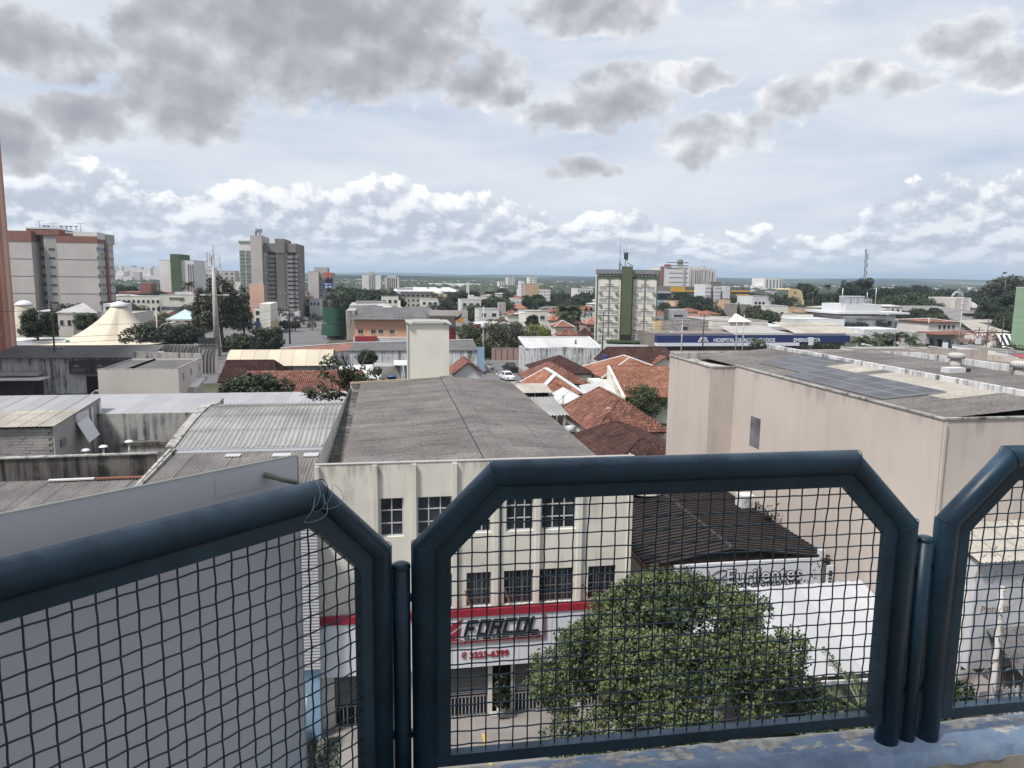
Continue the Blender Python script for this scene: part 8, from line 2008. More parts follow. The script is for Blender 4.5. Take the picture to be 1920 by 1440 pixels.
 MB().box(xa-.06, xa+5.06, Y-.06, Y+14, zt+.003, zt+.15).build('coping', 'white_render', t)
 # nearer clutter behind the warehouse roof
 for(u0, u1, vt, Yd, mt, lab)in((1480, 1608, 661, 112, 'white_render', 'long low pale wall directly behind the warehouse parapet'), (1609, 1735, 655, 116, 'white_render', 'low white wall under the row of palms'), (1736, 1780, 655.5, 112, 'pale_render', 'low beige shop wall right of the palms'), (1781, 1826, 654.5, 114, 'dark_metal', 'dark open shop front behind the left ventilator'), (1827, 1857, 652, 110, 'sign_white', 'white shop front with faint print right of the left ventilator'), (1867, 1890, 657, 104, 'cream_plain', 'small cream kiosk behind the concrete screen wall'), (1890, 1935, 662, 102, 'white_render', 'low white wall below the red roof at the far right')):
  t, e, zt=block('low_shop', lab, u0, u1, vt, Yd, 5, mt, para=True)
  if mt=='sign_white':m=MB();m.box(e[0]+.3, e[1]-.3, Yd-.04, Yd-.01, zt-1.5, zt-1.3);m.box(e[0]+.3, e[1]-.9, Yd-.04, Yd-.01, zt-2.1, zt-1.95);m.build('print', 'light_blue', t)
 q0, q1=PY(1893, 668, 98), PY(1935, 668, 98);t=thing('red_canopy', 'dull red canopy roof at the right edge behind the ventilator', 'canopy', (q0[0]+2, 98, 0));MB().slab([(q0[0], 96, PY(1893, 671, 96)[2]), (q1[0], 96, PY(1893, 671, 96)[2]), (q1[0], 99, PY(1893, 664, 99)[2]), (q0[0]+1.2, 99, PY(1893, 664, 99)[2])], .12).build('roof', 'red_shop', t);MB().bar((q0[0]+1, 97, 0), (q0[0]+1, 97, 6), .2).build('post', 'dark_metal', t)
 for u, v, Yd, w_, h_, lab in((1773, 648, 118, 1.0, 1.1, 'white square sign board by the low beige shop'), (1835, 640, 125, 1.1, 1.1, 'white hanging sign board near the bare pink tree'), (1521, 640, 140, 1.0, 1.6, 'white sign box on a post before the word EMERGÊNCIA')):
  q=PY(u, v, Yd);t=thing('sign_board', lab, 'sign', (q[0], Yd, 0));MB().box(q[0]-w_/2, q[0]+w_/2, Yd, Yd+.15, q[2]-h_/2, q[2]+h_/2).build('panel', 'sign_white', t);MB().tube([(q[0], Yd+.1, 0), (q[0], Yd+.1, q[2]-h_/2)], .07, 6).build('post', 'dark_metal', t)
  # radio mast
 Y=620.0;b, tp=PY(1621.5, 525, Y), PY(1624, 467, Y);t=thing('radio_mast', 'tall thin lattice radio mast rising behind the great domed tree', 'mast', (b[0], Y, 0));m=MB();H_=tp[2]
 for sx, sy in((-1, -1), (1, -1), (0, 1)):m.bar((b[0]+sx*1.0, Y+sy, 0), (tp[0]+sx*.5, Y+sy*.5, H_), .26)
 n=22
 for k in range(n):
  z0, z1=H_*k/n, H_*(k+1)/n;s=1 if k%2 else-1;f0, f1=1-.5*k/n, 1-.5*(k+1)/n;xc=b[0]+(tp[0]-b[0])*k/n;m.bar((xc-s*f0, Y-f0, z0), (xc+s*f1, Y-f1, z1), .16);m.bar((xc-f0, Y-f0, z0), (xc+f0, Y-f0, z0), .14)
 m.build('lattice', 'grey_metal', t);a=MB();r=random.Random(3)
 for k in range(15):z=H_*(.45+.55*k/15);s=r.choice((-1, 1));xc=b[0]+(tp[0]-b[0])*z/H_;a.box(xc+s*1.2-.35, xc+s*1.2+.35, Y-1.2, Y-.8, z-.6, z+.9)
 a.build('antenna_panel', 'grey_metal', t)
def left_far():
# tensile tent
 cx, cy=PY(197, 600, 150)[0], 158.0;t=thing('tensile_tent', 'big cream tensile tent with a pointed peak and white cap at the left', 'tent', (cx, cy, 0));zt=PY(198, 573, cy)[2];zb=PY(198, 646, 150)[2]
 m=MB();n, k_=44, 14;base=[]
 wx0, wx1=cx-(197-110)*.104, cx+8.6
 n0=0
 for i in range(n):
  a=2*math.pi*i/n;ca, sa=math.cos(a), math.sin(a);s=1/max(abs(ca), abs(sa));s=min(s, 1.28)
  for j in range(k_+1):
   f=j/k_;g=f**1.0
   rx=(1.35+((12.4 if ca<0 else 9.2)-1.35)*f*(s if j>3 else 1+(s-1)*j/4));z=zb+(zt-zb)*(1-f)**2.15+.10*math.sin(a*11)*f*(1-f)
   m.v.append((cx+rx*ca, cy+rx*sa*.95, z))
 for i in range(n):
  for j in range(k_):a_, b_=i*(k_+1)+j, ((i+1)%n)*(k_+1)+j;m.f.append((a_, a_+1, b_+1, b_));m.mi.append(0);m.sm.append(True)
 m.build('canopy', 'tent', t)
 MB().lathe([(1.65, -.1), (1.7, .15), (1.0, .75), (0, 1.0)], (cx, cy, zt-.1), 18).build('cap', 'white_paint', t)
 p=MB()
 for x, y in((-9.2, -8.7), (-4, -8.6), (0.5, -8.6), (5, -8.6), (9.2, -8.7), (-9, 0), (9, 0)):p.tube([(cx+x, cy+y, 0), (cx+x*.97, cy+y, zb)], .16, 7)
 p.build('post', 'dark_metal', t)
 # its twin, mostly hidden
 q=PY(45, 570, 165);t2=thing('tensile_tent', 'second cream tent with only its white cap showing beside the salmon tower', 'tent', (q[0], 165, 0));zc=q[2]
 MB().lathe([(3.2, -9), (2.6, -6.0), (2.0, -3), (1.5, -.2)], (q[0], 165, zc), 20).build('canopy', 'tent', t2);MB().lathe([(1.7, -.2), (1.7, 0), (.9, .6), (0, .8)], (q[0], 165, zc), 16).build('cap', 'white_paint', t2)
 fw=thing('terrace_wall', 'low grey terrace wall with posts under the cream tent', 'wall', (cx, 147, 0));MB().box(cx-16, cx+10, 147, 147.3, 0, 2.6).build('wall', 'grey_render', fw);MB().box(cx-4, cx+9, 144, 144.3, 0, 2.0).build('front_wall', 'pale_render', fw)
 for k in range(3):x=cx-2.5+k*4;MB().box(x, x+1.8, 143.9, 143.99, 1.0, 1.5).build('slot', 'dark_metal', fw)
 wl=thing('mural_wall', 'long grey painted wall with dark curving shapes left of the tall mast', 'wall', (PY(350, 650, 140)[0], 140, 0));xa, xb=PY(300, 650, 140)[0], PY(408, 650, 140)[0];zt=PY(350, 646, 140)[2]
 MB().box(xa, xb, 140, 140.3, 0, zt).build('wall', 'grey_render', wl);m=MB();r=random.Random(7)
 for k in range(16):x=xa+.3+(xb-xa-.6)*k/16;m.tube([(x, 139.96, .3), (x+.05, 139.94, zt*.6), (x+.3, 139.96, zt*r.uniform(.7, .95)), (x+.7, 139.97, zt*.98)], r.uniform(.06, .13), 5)
 m.build('painted_shape', 'brown_grey', wl);MB().box(xb-3.2, xb-.4, 139.7, 139.98, zt+.1, zt+1.2).build('slatted_panel', 'dark_metal', wl)
 # hall behind tent and other low blocks
 for(u0, u1, vt, Yd, dep, mt, rows, cols, lab)in((110, 182, 586, 215, 14, 'grey_render', 0, 0, 'low grey hall between the cream tent and the wide tower'), (108, 136, 590, 190, 10, 'pale_render', 1, 2, 'small grey house with a dark window left of the tent peak'), (190, 252, 588, 205, 16, 'pale_render', 2, 2, 'grey house with a windowed roof hut right of the tent peak'), (218, 300, 556, 330, 16, 'cream_plain', 2, 9, 'long cream school building with rows of windows behind the round trees'), (299, 372, 553, 300, 18, 'cream_plain', 0, 0, 'cream hall with a white upper screen behind the round trees'), (363, 385, 526, 520, 20, 'tower_white', 0, 0, 'pale low block behind the tall mast'), (360, 382, 510, 560, 16, 'tower_white', 4, 5, 'white apartment block with small windows behind the tall mast'), (383, 398, 502, 565, 16, 'tower_white', 4, 4, 'stepped white block with dark windows right of the mast top'), (398, 440, 508, 580, 16, 'tower_grey', 3, 4, 'grey stepped block behind the willowy trees'), (412, 470, 528, 480, 20, 'tower_white', 0, 0, 'pale blank hall behind the dark conifer'), (476, 502, 577, 235, 16, 'cream_plain', 3, 2, 'cream block of shops on the corner of the distant street'), (556, 575, 547, 420, 14, 'pink_brick', 2, 2, 'pinkish house between the brown tower and the mural tower'), (555, 582, 556, 330, 14, 'tan_wall', 1, 3, 'tan low house at the foot of the brown tower'), (580, 600, 561, 320, 12, 'white_render', 1, 3, 'white low house left of the palms'), (745, 775, 540, 520, 20, 'white_render', 0, 0, 'white low block behind the bushy trees'), (668, 722, 566, 270, 12, 'grey_render', 0, 0, 'grey low hall behind the long grey roofs'), (715, 747, 556, 290, 8, 'cream_plain', 1, 3, 'small white house with dark windows above the grey roofs')):
  t, e, zt=block('low_block', lab, u0, u1, vt, Yd, dep, mt)
  if rows:grid(t, 'f', e, max(1, zt-rows*3.3), zt-.5, rows, cols, min(2.0, (e[1]-e[0])/cols*.6), 1.4, gl='glass_dark', bar=.1)
  if lab.startswith('cream hall'):
   MB().box(e[0]+4, e[1]-3.5, Yd+6, Yd+7, zt, PY(335, 546, Yd)[2]-.4).build('upper_screen', 'white_render', t);MB().box(e[0]+.5, e[1]-.5, Yd-.08, Yd-.01, zt-5.6, zt-4.4).build('window_band', 'glass_mid', t)
   m=MB();r=random.Random(3)
   for k in range(9):m.box(e[0]+3.4+k*.6, e[0]+3.8+k*.6, Yd-.2, Yd-.05, zt-1.6+(.0 if k<6 else-.5), zt-.9)
   m.build('letters', 'brown_grey', t);MB().box(e[0], e[1], Yd-.3, Yd-.01, zt-7.6, zt-7.0).build('yellow_band', 'yellow_wall', t)
  if lab.startswith('low grey hall'):MB().slab([(e[0]-.5, Yd-1, zt), (e[1]+.5, Yd-1, zt), (e[1]-6, Yd+8, zt+2.2), (e[0]+3, Yd+8, zt+2.2)], .1).build('hip_roof', 'grey_render', t)
  if lab.startswith('grey house with'):MB().box(e[1]-8, e[1]-3, Yd+2, Yd+8, zt, zt+2.4).build('roof_hut', 'white_render', t);grid(t, 'f', (e[1]-8, e[1]-3, Yd+1.99, Yd+9), zt+.2, zt+2.3, 1, 2, 1.5, 1.0, gl='glass_dark', bar=.1)
  if lab.startswith('cream block of shops'):
   MB().box(e[1]-2.2, e[1]+.8, Yd-.5, Yd+15, 0, zt+1.2).build('stair_pier', 'cream_plain', t);MB().box(e[1]+.81, e[1]+1.4, Yd, Yd+12, 0, zt-4).build('side_pier', 'yellow_wall', t);MB().box(e[0], e[1]-2.3, Yd-1.4, Yd-.02, 2.6, 3.6).build('awning', 'sign_navy', t)
 rr=thing('brick_roofs', 'cluster of brick red roofs with a rough brick tower behind the cream school', 'building', (PY(275, 545, 420)[0], 430, 0));P=lambda u, v:PY(u, v, 420)
 MB().box(P(222, 550)[0], P(372, 550)[0], 420, 440, 0, P(300, 548)[2]).build('roof', 'brick_red', rr);MB().box(P(268, 550)[0], P(288, 550)[0], 416, 426, 0, P(280, 529)[2]-.6).build('brick_tower', 'brick_red', rr)
 cc=thing('glass_canopy', 'pale cyan pyramid canopy roof before the cream hall', 'canopy', (PY(337, 590, 235)[0], 238, 0));P=lambda u, v:PY(u, v, 235)
 A, B, T=P(311, 599), P(368, 600), P(337, 583.5);T=(T[0], 241, T[2]+.2)
 m=MB();C1, C2=(B[0], 249, B[2]), (A[0], 249, A[2]);m.poly([A, B, T]).poly([B, C1, T]).poly([C2, A, T]).poly([C1, C2, T]);m.build('roof', 'cyan_tent', cc)
 rb=MB();[rb.bar(a, T, .14)for a in(A, B, C1, C2)];rb.bar(A, B, .2, .5);rb.build('rib', 'white_render', cc);ps=MB();[ps.bar((a[0], a[1], 0), a, .2)for a in(A, B, C1, C2)];ps.build('post', 'tan_wall', cc)
 # green curved shop front, salmon hall, long roofs
 gf=thing('green_curved_front', 'dark green curved sheet metal shop front at the bend of the avenue', 'building', (PY(625, 610, 215)[0], 222, 0));xa, xb=PY(602, 600, 212)[0], PY(648, 600, 212)[0];zt, zm, zb=PY(625, 576, 212)[2], PY(625, 607, 212)[2], PY(625, 630, 212)[2]
 m1, m2, n=MB(), MB(), 16
 for k in range(n):
  f0, f1=k/n, (k+1)/n;c=lambda f:(xa+(xb-xa)*f, 212+6.5*(f-.62)**2*2.2);(x0, y0), (x1, y1)=c(f0), c(f1);dz=.8*(f0-.5)
  m1.slab([(x0, y0, zm), (x1, y1, zm), (x1, y1, zt-.3*f1), (x0, y0, zt-.3*f0)], .2);m2.slab([(x0-.6*(1-f0), y0-.5, zb), (x1-.6*(1-f1), y1-.5, zb), (x1-.2, y1-.2, zm-.15), (x0-.2, y0-.2, zm-.15)], .15)
 m1.build('upper_panel', 'green_panel', gf);m2.build('lower_panel', 'green_panel', gf);MB().box(xa+1, xb, 219, 226, 0, zm).build('wall', 'dark_metal', gf);MB().box(xb+.02, xb+2.6, 213, 235, 0, zt-1.0).build('peeling_wall', 'concrete', gf)
 t, e, zt=block('salmon_hall', 'salmon orange hall with four small windows behind the water tower', 664, 770, 599.5, 205, 26, 'orange_wall', para=False)
 for u in(676, 700, 714, 735):window(t, 'f', e, PY(u, 620, 205)[0]-e[0], PY(u, 626, 205)[2], 1.35, 1.25, nx=2, gl='glass_dark', bar=.08, sill=.1)
 sheet_roof(t, (e[0]-1, 232, zt+2.2), (0, -28, -2.1), (e[1]-e[0]+8, 0, 0), 2, 8, .9, .06, 'roof_slate', seed=3, lap=0)
 MB().box(e[0]-.3, e[1]+.2, 204.0, 204.98, 0, PY(700, 630, 205)[2]-.3).build('pale_base', 'white_render', t);MB().box(e[0]+.2, e[0]+6, 203.2, 203.98, .4, PY(680, 628, 204)[2]-.3).build('red_sign', 'red_shop', t)
 t=thing('long_grey_roofs', 'spread of weathered grey roofs with pale patches behind the green curved front', 'building', (PY(700, 585, 240)[0], 250, 0));P=lambda u, v, Y:PY(u, v, Y)
 MB().slab([P(650, 590, 226), P(735, 590, 226), P(745, 573, 262), P(655, 574, 262)], .3).build('roof', 'roof_slate', t);MB().slab([P(655, 573, 262.5), P(722, 571, 262.5), P(725, 566, 280), P(660, 567, 280)], .3).build('roof', 'grey_render', t)
 m=MB()
 for(u, v, Yd, w_)in((700, 580, 250, 5), (690, 584, 240, 6), (668, 585, 236, 3), (706, 574, 258, 4), (715, 577, 254, 3)):q=P(u, v, Yd);m.slab([(q[0], Yd, q[2]+.15), (q[0]+w_, Yd+.5, q[2]+.2), (q[0]+w_+.8, Yd+2, q[2]+.45), (q[0]+.8, Yd+1.5, q[2]+.4)], .05)
 m.build('patch_sheet', 'white_render', t);MB().box(P(652, 590, 226)[0], P(733, 590, 226)[0], 232, 262, 0, P(700, 591, 226)[2]-.2).build('wall', 'pale_render', t)
 MB().slab([P(725, 590, 226), P(748, 575, 250), P(752, 577, 250), P(790, 598, 216), P(735, 600, 216)][:4], .3).build('cream_gable', 'cream_plain', t)
 MB().bar((*P(748, 590, 236)[:2], 0), P(748, 563, 236), .9, .9).build('chimney_pier', 'cream_plain', t)
 MB().slab([P(752, 582, 250), P(790, 590, 235), P(806, 600, 214), P(775, 602, 208)], .2).build('cream_roof', 'cream_plain', t)
 # flame emblem building by the water tower
 Y=190.0;P=lambda u, v:PY(u, v, Y);t=thing('flame_sign_building', 'grey framed shop with an orange flame emblem right of the water tower', 'building', (P(845, 620)[0], Y+8, 0));xa, xb=P(806, 620)[0], P(877, 620)[0];zt=P(850, 582)[2]
 MB().box(xa, xb, Y, Y+.6, P(850, 592)[2], zt).box(P(855, 620)[0], xb, Y, Y+.6, 0, P(850, 592)[2]-.01).build('frame_wall', 'tower_grey', t);MB().box(xa, xb-.3, Y+2.0, Y+16, 0, zt-1.2).build('wall', 'brown_grey', t);MB().box(P(842, 620)[0], P(854, 620)[0], Y+1.8, Y+1.99, 0, P(850, 616)[2]).build('red_panel', 'red_shop', t);MB().box(xa, P(843, 620)[0], Y+.65, Y+1.2, P(830, 604)[2], P(830, 598)[2]).build('shutter_panel', 'grey_metal', t)
 f=MB();q=P(861, 598)
 pts=lambda k, s:[(q[0]+s*x, Y-.02-k, q[2]+s*z)for x, z in((-1.0, -.3), (-.5, -.95), (.5, -.95), (1.15, -.2), (1.35, .5), (.5, .25), (-.1, -.05))]
 f.poly(pts(.0, .92));f.build('flame', 'flame_orange', t);f=MB();f.poly([(q[0]+x*1.0, Y-.06, q[2]+z)for x, z in((-1.05, -.4), (-.3, -.05), (.5, .6), (.62, 1.65), (0.1, .85), (-.9, .45), (-1.25, -.1))]);f.build('flame_swirl', 'sign_black', t)
 MB().box(xb+.2, xb+4.0, Y+6, Y+7, 0, P(885, 612)[2]).build('red_shop_front', 'red_shop', t)
 # pale houses beyond
 for(u0, u1, vt, Yd, dep, mt, rows, cols, gl, lab)in((752, 806, 548, 405, 18, 'tower_grey', 3, 6, 'glass_dark', 'grey three storey block with small square windows and an orange corner'), (805, 838, 552, 470, 20, 'yellow_wall', 0, 0, 'glass_dark', 'low yellowish hall with a white tank'), (790, 822, 561, 340, 12, 'cream_plain', 1, 3, 'glass_dark', 'cream low house before the round dark tree'), (865, 902, 562, 290, 14, 'white_render', 1, 3, 'glass_dark', 'small white house with a square roof tank'), (898, 936, 580, 250, 12, 'white_render', 1, 2, 'glass_dark', 'white house with grey stair tower behind the big avenue trees'), (894, 914, 557, 380, 10, 'cream_plain', 1, 4, 'glass_dark', 'pale house with a pitched roof on the wooded rise'), (962, 978, 560, 370, 12, 'white_render', 2, 3, 'glass_far', 'white house below the orange gabled tower'), (984, 1011, 532, 520, 16, 'tan_wall', 0, 0, 'glass_far', 'narrow tower with tan face and white left side'), (993, 1006, 520, 640, 14, 'tower_white', 8, 2, 'glass_far', 'slim white tower behind the tan faced tower'), (952, 965, 520, 900, 16, 'tower_white', 10, 3, 'glass_far', 'slim far tower with a dark pointed top'), (936, 949, 528, 880, 16, 'tower_white', 8, 3, 'glass_far', 'short far pale tower left of the slim pointed tower'), (1010, 1032, 543, 560, 16, 'tower_white', 3, 5, 'glass_far', 'stepped white houses right of the tan faced tower'), (974, 984, 542, 560, 12, 'tower_white', 3, 3, 'glass_far', 'small white block left of the tan faced tower'), (1083, 1112, 541, 560, 20, 'white_render', 1, 6, 'glass_dark', 'white low hall with pillars just left of the hotel'), (985, 1028, 584, 230, 12, 'cream_plain', 1, 2, 'glass_dark', 'cream house with broken brown roof before the palms'), (1094, 1112, 582, 262, 10, 'white_render', 2, 3, 'glass_dark', 'white house with red gables left of the hotel')):
  t, e, zt=block('pale_house', lab, u0, u1, vt, Yd, dep, mt)
  if rows:grid(t, 'f', e, max(1, zt-rows*3.3), zt-.5, rows, cols, min(1.6, (e[1]-e[0])/cols*.55), 1.3, gl=gl, bar=.1)
  if lab.startswith('grey three'):MB().box(e[0]-.3, e[0]+3.5, Yd-.3, Yd-.02, 0, zt-4).build('orange_corner', 'salmon_pale', t);MB().box(e[0]-3, e[1]+2, Yd-1, Yd+dep, zt+.15, zt+.7).build('flat_roof', 'white_render', t)
  if lab.startswith('low yellowish'):MB().lathe([(3.2, 0), (3.2, 2.2), (0, 2.8)], (e[1]-5, Yd+6, zt), 16).build('roof_tank', 'cream_plain', t)
  if lab.startswith('small white house with a square'):MB().box(e[0]+3.0, e[0]+5.2, Yd+2, Yd+4.5, zt, zt+1.7).build('roof_tank', 'white_render', t)
  if lab.startswith('white house with grey'):MB().box(e[1]+.02, e[1]+2.4, Yd+1, Yd+4, 0, zt+2.2).build('stair_tower', 'grey_render', t)
  if lab.startswith('narrow tower with tan'):MB().box(e[0]-2.6, e[0]-.05, Yd+1, Yd+12, 0, PY(984, 527, Yd)[2]).build('white_side', 'white_render', t);grid(t, 'f', (e[0]-2.6, e[0]-.05, Yd+1, Yd+12), 2, zt, 7, 1, 1.4, 1.0, gl='glass_far', bar=.15)
  if lab.startswith('slim far'):MB().lathe([(2.4, 0), (0, 3.4)], ((e[0]+e[1])/2, Yd+8, zt), 8).build('spire', 'brown_grey', t)
  if lab.startswith('white house with red'):
   m=MB();xm=(e[0]+e[1])/2
   for a, b in((e[0], xm), (xm, e[1])):c=(a+b)/2;tile_plane(m, [(a, Yd-.5, zt-.4), (a, Yd+9, zt-.4), (c, Yd+9, zt+1.5), (c, Yd-.5, zt+1.5)], .5, .7, .09);tile_plane(m, [(b, Yd+9, zt-.4), (b, Yd-.5, zt-.4), (c, Yd-.5, zt+1.5), (c, Yd+9, zt+1.5)], .5, .7, .09)
   kind(m.build('gable_roof', 'tile_orange', t), 'stuff')
 for(x0u, x1u, v0, v1, Yd, mt, cap, lab)in((1040, 1078, 613, 601, 215, 'tile_orange', 'white_paint', 'orange tiled house with white ridge before the thick palm'), (1050, 1090, 630, 617, 195, 'tile_old', None, 'brown tiled house with a small front gable behind the streaky shed'), (1088, 1116, 634, 615, 205, 'tile_dark', None, 'dark brown roofed house hidden beside the hotel'), (950, 975, 590, 581, 245, 'tile_red', None, 'red hipped roof house behind the big avenue trees'), (962, 984, 559.5, 555, 420, 'tile_orange', None, 'far bright orange roofed house below the tan faced tower'), (1028, 1056, 637, 630, 190, 'tile_orange', None, 'low pale orange roof behind the yellow green tree')):
  a, b=PY(x0u, v0, Yd), PY(x1u, v0, Yd);tiled_house(lab, a[0], b[0], Yd, Yd+max(7, (b[0]-a[0])*.9), float(a[2]), float(PY(x0u, v1, Yd+4)[2]), mt, 'cream_plain', 'y' if mt=='tile_orange' else 'x', 1, 1, cap=cap, fine=False)
 t=thing('white_column', 'tall plain white water column standing among trees left of centre', 'water tower', (PY(877.5, 550, 480)[0], 480, 0));xa, xb=PY(875, 550, 480)[0], PY(880, 550, 480)[0]
 MB().box(xa, xb, 480, 482, PY(877, 549, 480)[2], PY(877, 530, 480)[2]).build('tank', 'white_paint', t);MB().box(xa+1.1, xb, 480.2, 481.8, 0, PY(877, 549, 480)[2]-.01).build('stem', 'white_paint', t)
 t=thing('warehouse_sheds', 'long distant warehouse with pale roof and blue gable left of centre', 'building', (PY(800, 545, 620)[0], 640, 0));P=lambda u, v:PY(u, v, 620)
 MB().box(P(742, 545)[0], P(862, 545)[0], 620, 660, 0, P(800, 546.5)[2]).build('wall', 'blue_roof', t);MB().slab([(P(738, 545)[0], 618, P(740, 544.6)[2]), (P(865, 547)[0], 618, P(865, 547)[2]), (P(850, 545)[0], 662, P(850, 543)[2]+1.2), (P(740, 545)[0], 662, P(740, 543)[2]+1.2)], .4).build('roof', 'white_render', t)
big_towers();hotel();hospital();right_far();left_far()
# ------------------------------------------------------------------ trees one can tell apart
def ptree(label, u, vt, Y, hw, k='round', mat='leaf_mid', name='tree', group=None, squash=1.0, cat='tree'):
 q=PY(u, vt, Y);rad=abs(PY(u+hw, vt, Y)[0]-PY(u-hw, vt, Y)[0])/2
 return tree(name, label, float(q[0]), Y, float(q[2]), float(rad), k, mat, group, sz=float(rad)*squash, cat=cat)
def palm(name, label, x, y, h, L=2.6, nf=15, seed=1, group=None, trunk_r=.22, crownshaft=False):
 t=thing(name, label, 'palm tree', (x, y, 0), group);r=random.Random(seed)
 MB().tube([(x, y, 0), (x+.1, y, h*.5), (x, y, h)], [trunk_r*1.3, trunk_r, trunk_r*.8], 8).build('trunk', 'pole_concrete' if crownshaft else 'trunk', t)
 key=('frond', round(L, 1), seed%2)
 if key not in PROTO:
  V=[];n=13;rr=random.Random(seed)
  def sp(f):return np.array([L*(f*(1-.12*f)), 0, L*(.55*f-.85*f*f)])
  for i in range(n):
   f=(i+.6)/n;b=sp(f);nx=sp(min(1, f+.1))-b;w=L*.27*math.sin(math.pi*min(1, f*.9+.12))+.05
   for s in(-1, 1):
    tip=b+np.array([L*.10, s*w, -w*.75+rr.uniform(-.05, .05)]);V.append([b, b+nx*.55, tip+nx*.35, tip])
  PROTO[key]=quads_mesh('frond', np.array(V).reshape(-1, 3), 'leaf_palm')
 for i in range(nf):
  a=i*2.399+r.uniform(-.2, .2);tilt=r.uniform(-.85, .45)*(1 if i<nf*.8 else .3)
  obj('frond', PROTO[key], t, (x, y, h-.05), (0, tilt, a), (1, 1, 1))
 return t
def trees():
 T=ptree
 T('dense round dark tree right of the salmon tower', 68, 577, 152, 33, 'dome', 'leaf_dark', squash=1.05)
 T('low round tree in front of the wide grey tower, left of the tent peak', 160, 585, 185, 22, 'round', 'leaf_mid')
 T('small olive green tree between the cream school and the windowed roof hut', 256, 568, 250, 20, 'round_b', 'leaf_olive')
 T('broad dark green tree right of the cream tent, leftmost of the pair', 268, 607, 156, 50, 'wide', 'leaf_dark')
 T('smaller spreading dark tree right of the pair by the cream tent', 345, 608, 162, 32, 'wide', 'leaf_dark')
 T('dark tree top behind the pair of trees beside the cream tent', 292, 598, 185, 30, 'round_b', 'leaf_mid')
 T('bushy light green tree in front of the mural wall', 262, 650, 130, 42, 'wide', 'leaf_mid')
 T('tall willowy green tree behind the antenna mast', 414, 516, 180, 44, 'tall', 'leaf_olive', 'willow_tree', squash=1.05)
 T('lower hanging part of a willowy tree left of the mast', 380, 538, 186, 24, 'tall', 'leaf_olive', 'willow_tree', squash=1.5)
 T('dark layered conifer right of the antenna mast', 453, 532, 190, 30, 'cone', 'leaf_dark', 'conifer', squash=1.25)
 T('dense rounded bush tree at the edge of the avenue left of the dark pole', 500, 610, 165, 31, 'round', 'leaf_dark')
 T('yellowish green bush left of the dense round bush', 450, 625, 172, 28, 'wide', 'leaf_mid')
 T('low dark bush in front of the dark red tiled house', 476, 700, 88, 62, 'wide', 'leaf_dark', 'bush', cat='bush')
 T('round bush against the black-streaked white wall', 688, 654, 126, 19, 'round', 'leaf_dark', 'bush', cat='bush')
 for i, (u, v, Y, w)in enumerate(((524, 575, 285, 12), (545, 580, 300, 14), (560, 590, 262, 13), (577, 570, 330, 15), (590, 585, 300, 14), (535, 598, 250, 12), (610, 560, 340, 14), (553, 600, 244, 10), (585, 600, 250, 10))):
  T('street tree in the distant tree lined street', u, v, Y, w, 'round_b' if i%2 else 'airy', 'leaf_olive' if i%3 else 'leaf_mid', 'street_tree', 'trees of the distant street')
 T('broad dark tree right of the mural tower, left of two', 662, 541, 400, 34, 'wide', 'leaf_dark');T('broad dark tree in front of the plain white slab', 705, 544, 380, 38, 'wide', 'leaf_dark')
 T('dark tree right of the plain white slab', 738, 546, 360, 22, 'round_b', 'leaf_dark')
 T('small dark tree beside the cream chimney pier', 752, 558, 300, 10, 'round', 'leaf_dark')
 T('grey green airy tree behind the flame emblem shop', 790, 568, 270, 30, 'airy', 'leaf_olive');T('second grey green airy tree nearer the dome tree', 815, 566, 290, 18, 'airy', 'leaf_olive')
 T('neat dark dome tree left of the small white house', 848, 554, 330, 18, 'dome', 'leaf_dark');T('dark tree behind the neat dome tree', 866, 547, 420, 14, 'round', 'leaf_dark')
 T('flat topped green tree right of the small white house', 928, 556, 330, 30, 'wide', 'leaf_mid');T('dark tree under the flat topped green tree', 950, 567, 300, 18, 'round_b', 'leaf_dark')
 # the big trees by the avenue
 T('large dark feathery tree over the avenue wall, behind the street lamp', 915, 596, 166, 48, 'fine', 'leaf_olive', squash=.95);T('large feathery tree over the avenue wall, right half of the pair', 962, 596, 172, 42, 'fine', 'leaf_olive', squash=1.0)
 T('bright yellow green tree at the right end of the avenue trees', 1006, 602, 178, 26, 'fine', 'leaf_yellow');T('dark dome shaped tree before the cream house with the broken roof', 998, 589, 205, 13, 'dome', 'leaf_dark')
 T('feathery branch of a tree reaching over the flame emblem', 872, 603, 150, 20, 'airy', 'leaf_mid')
 for i, (u, v, Y, w, k, m)in enumerate(((985, 559, 420, 22, 'round', 'leaf_dark'), (1015, 561, 410, 16, 'round_b', 'leaf_dark'), (1036, 562, 400, 13, 'round', 'leaf_dark'), (1065, 557, 420, 18, 'round_b', 'leaf_dark'), (1100, 548, 430, 24, 'wide', 'leaf_dark'), (1085, 556, 400, 16, 'round', 'leaf_dark'), (1125, 552, 470, 16, 'round', 'leaf_dark'))):
  T('dark round tree of the belt left of the hotel, %s from the left'%('first', 'second', 'third', 'fourth', 'sixth', 'fifth', 'seventh')[i], u, v, Y, w, k, m, 'tree', 'dark trees left of the hotel')
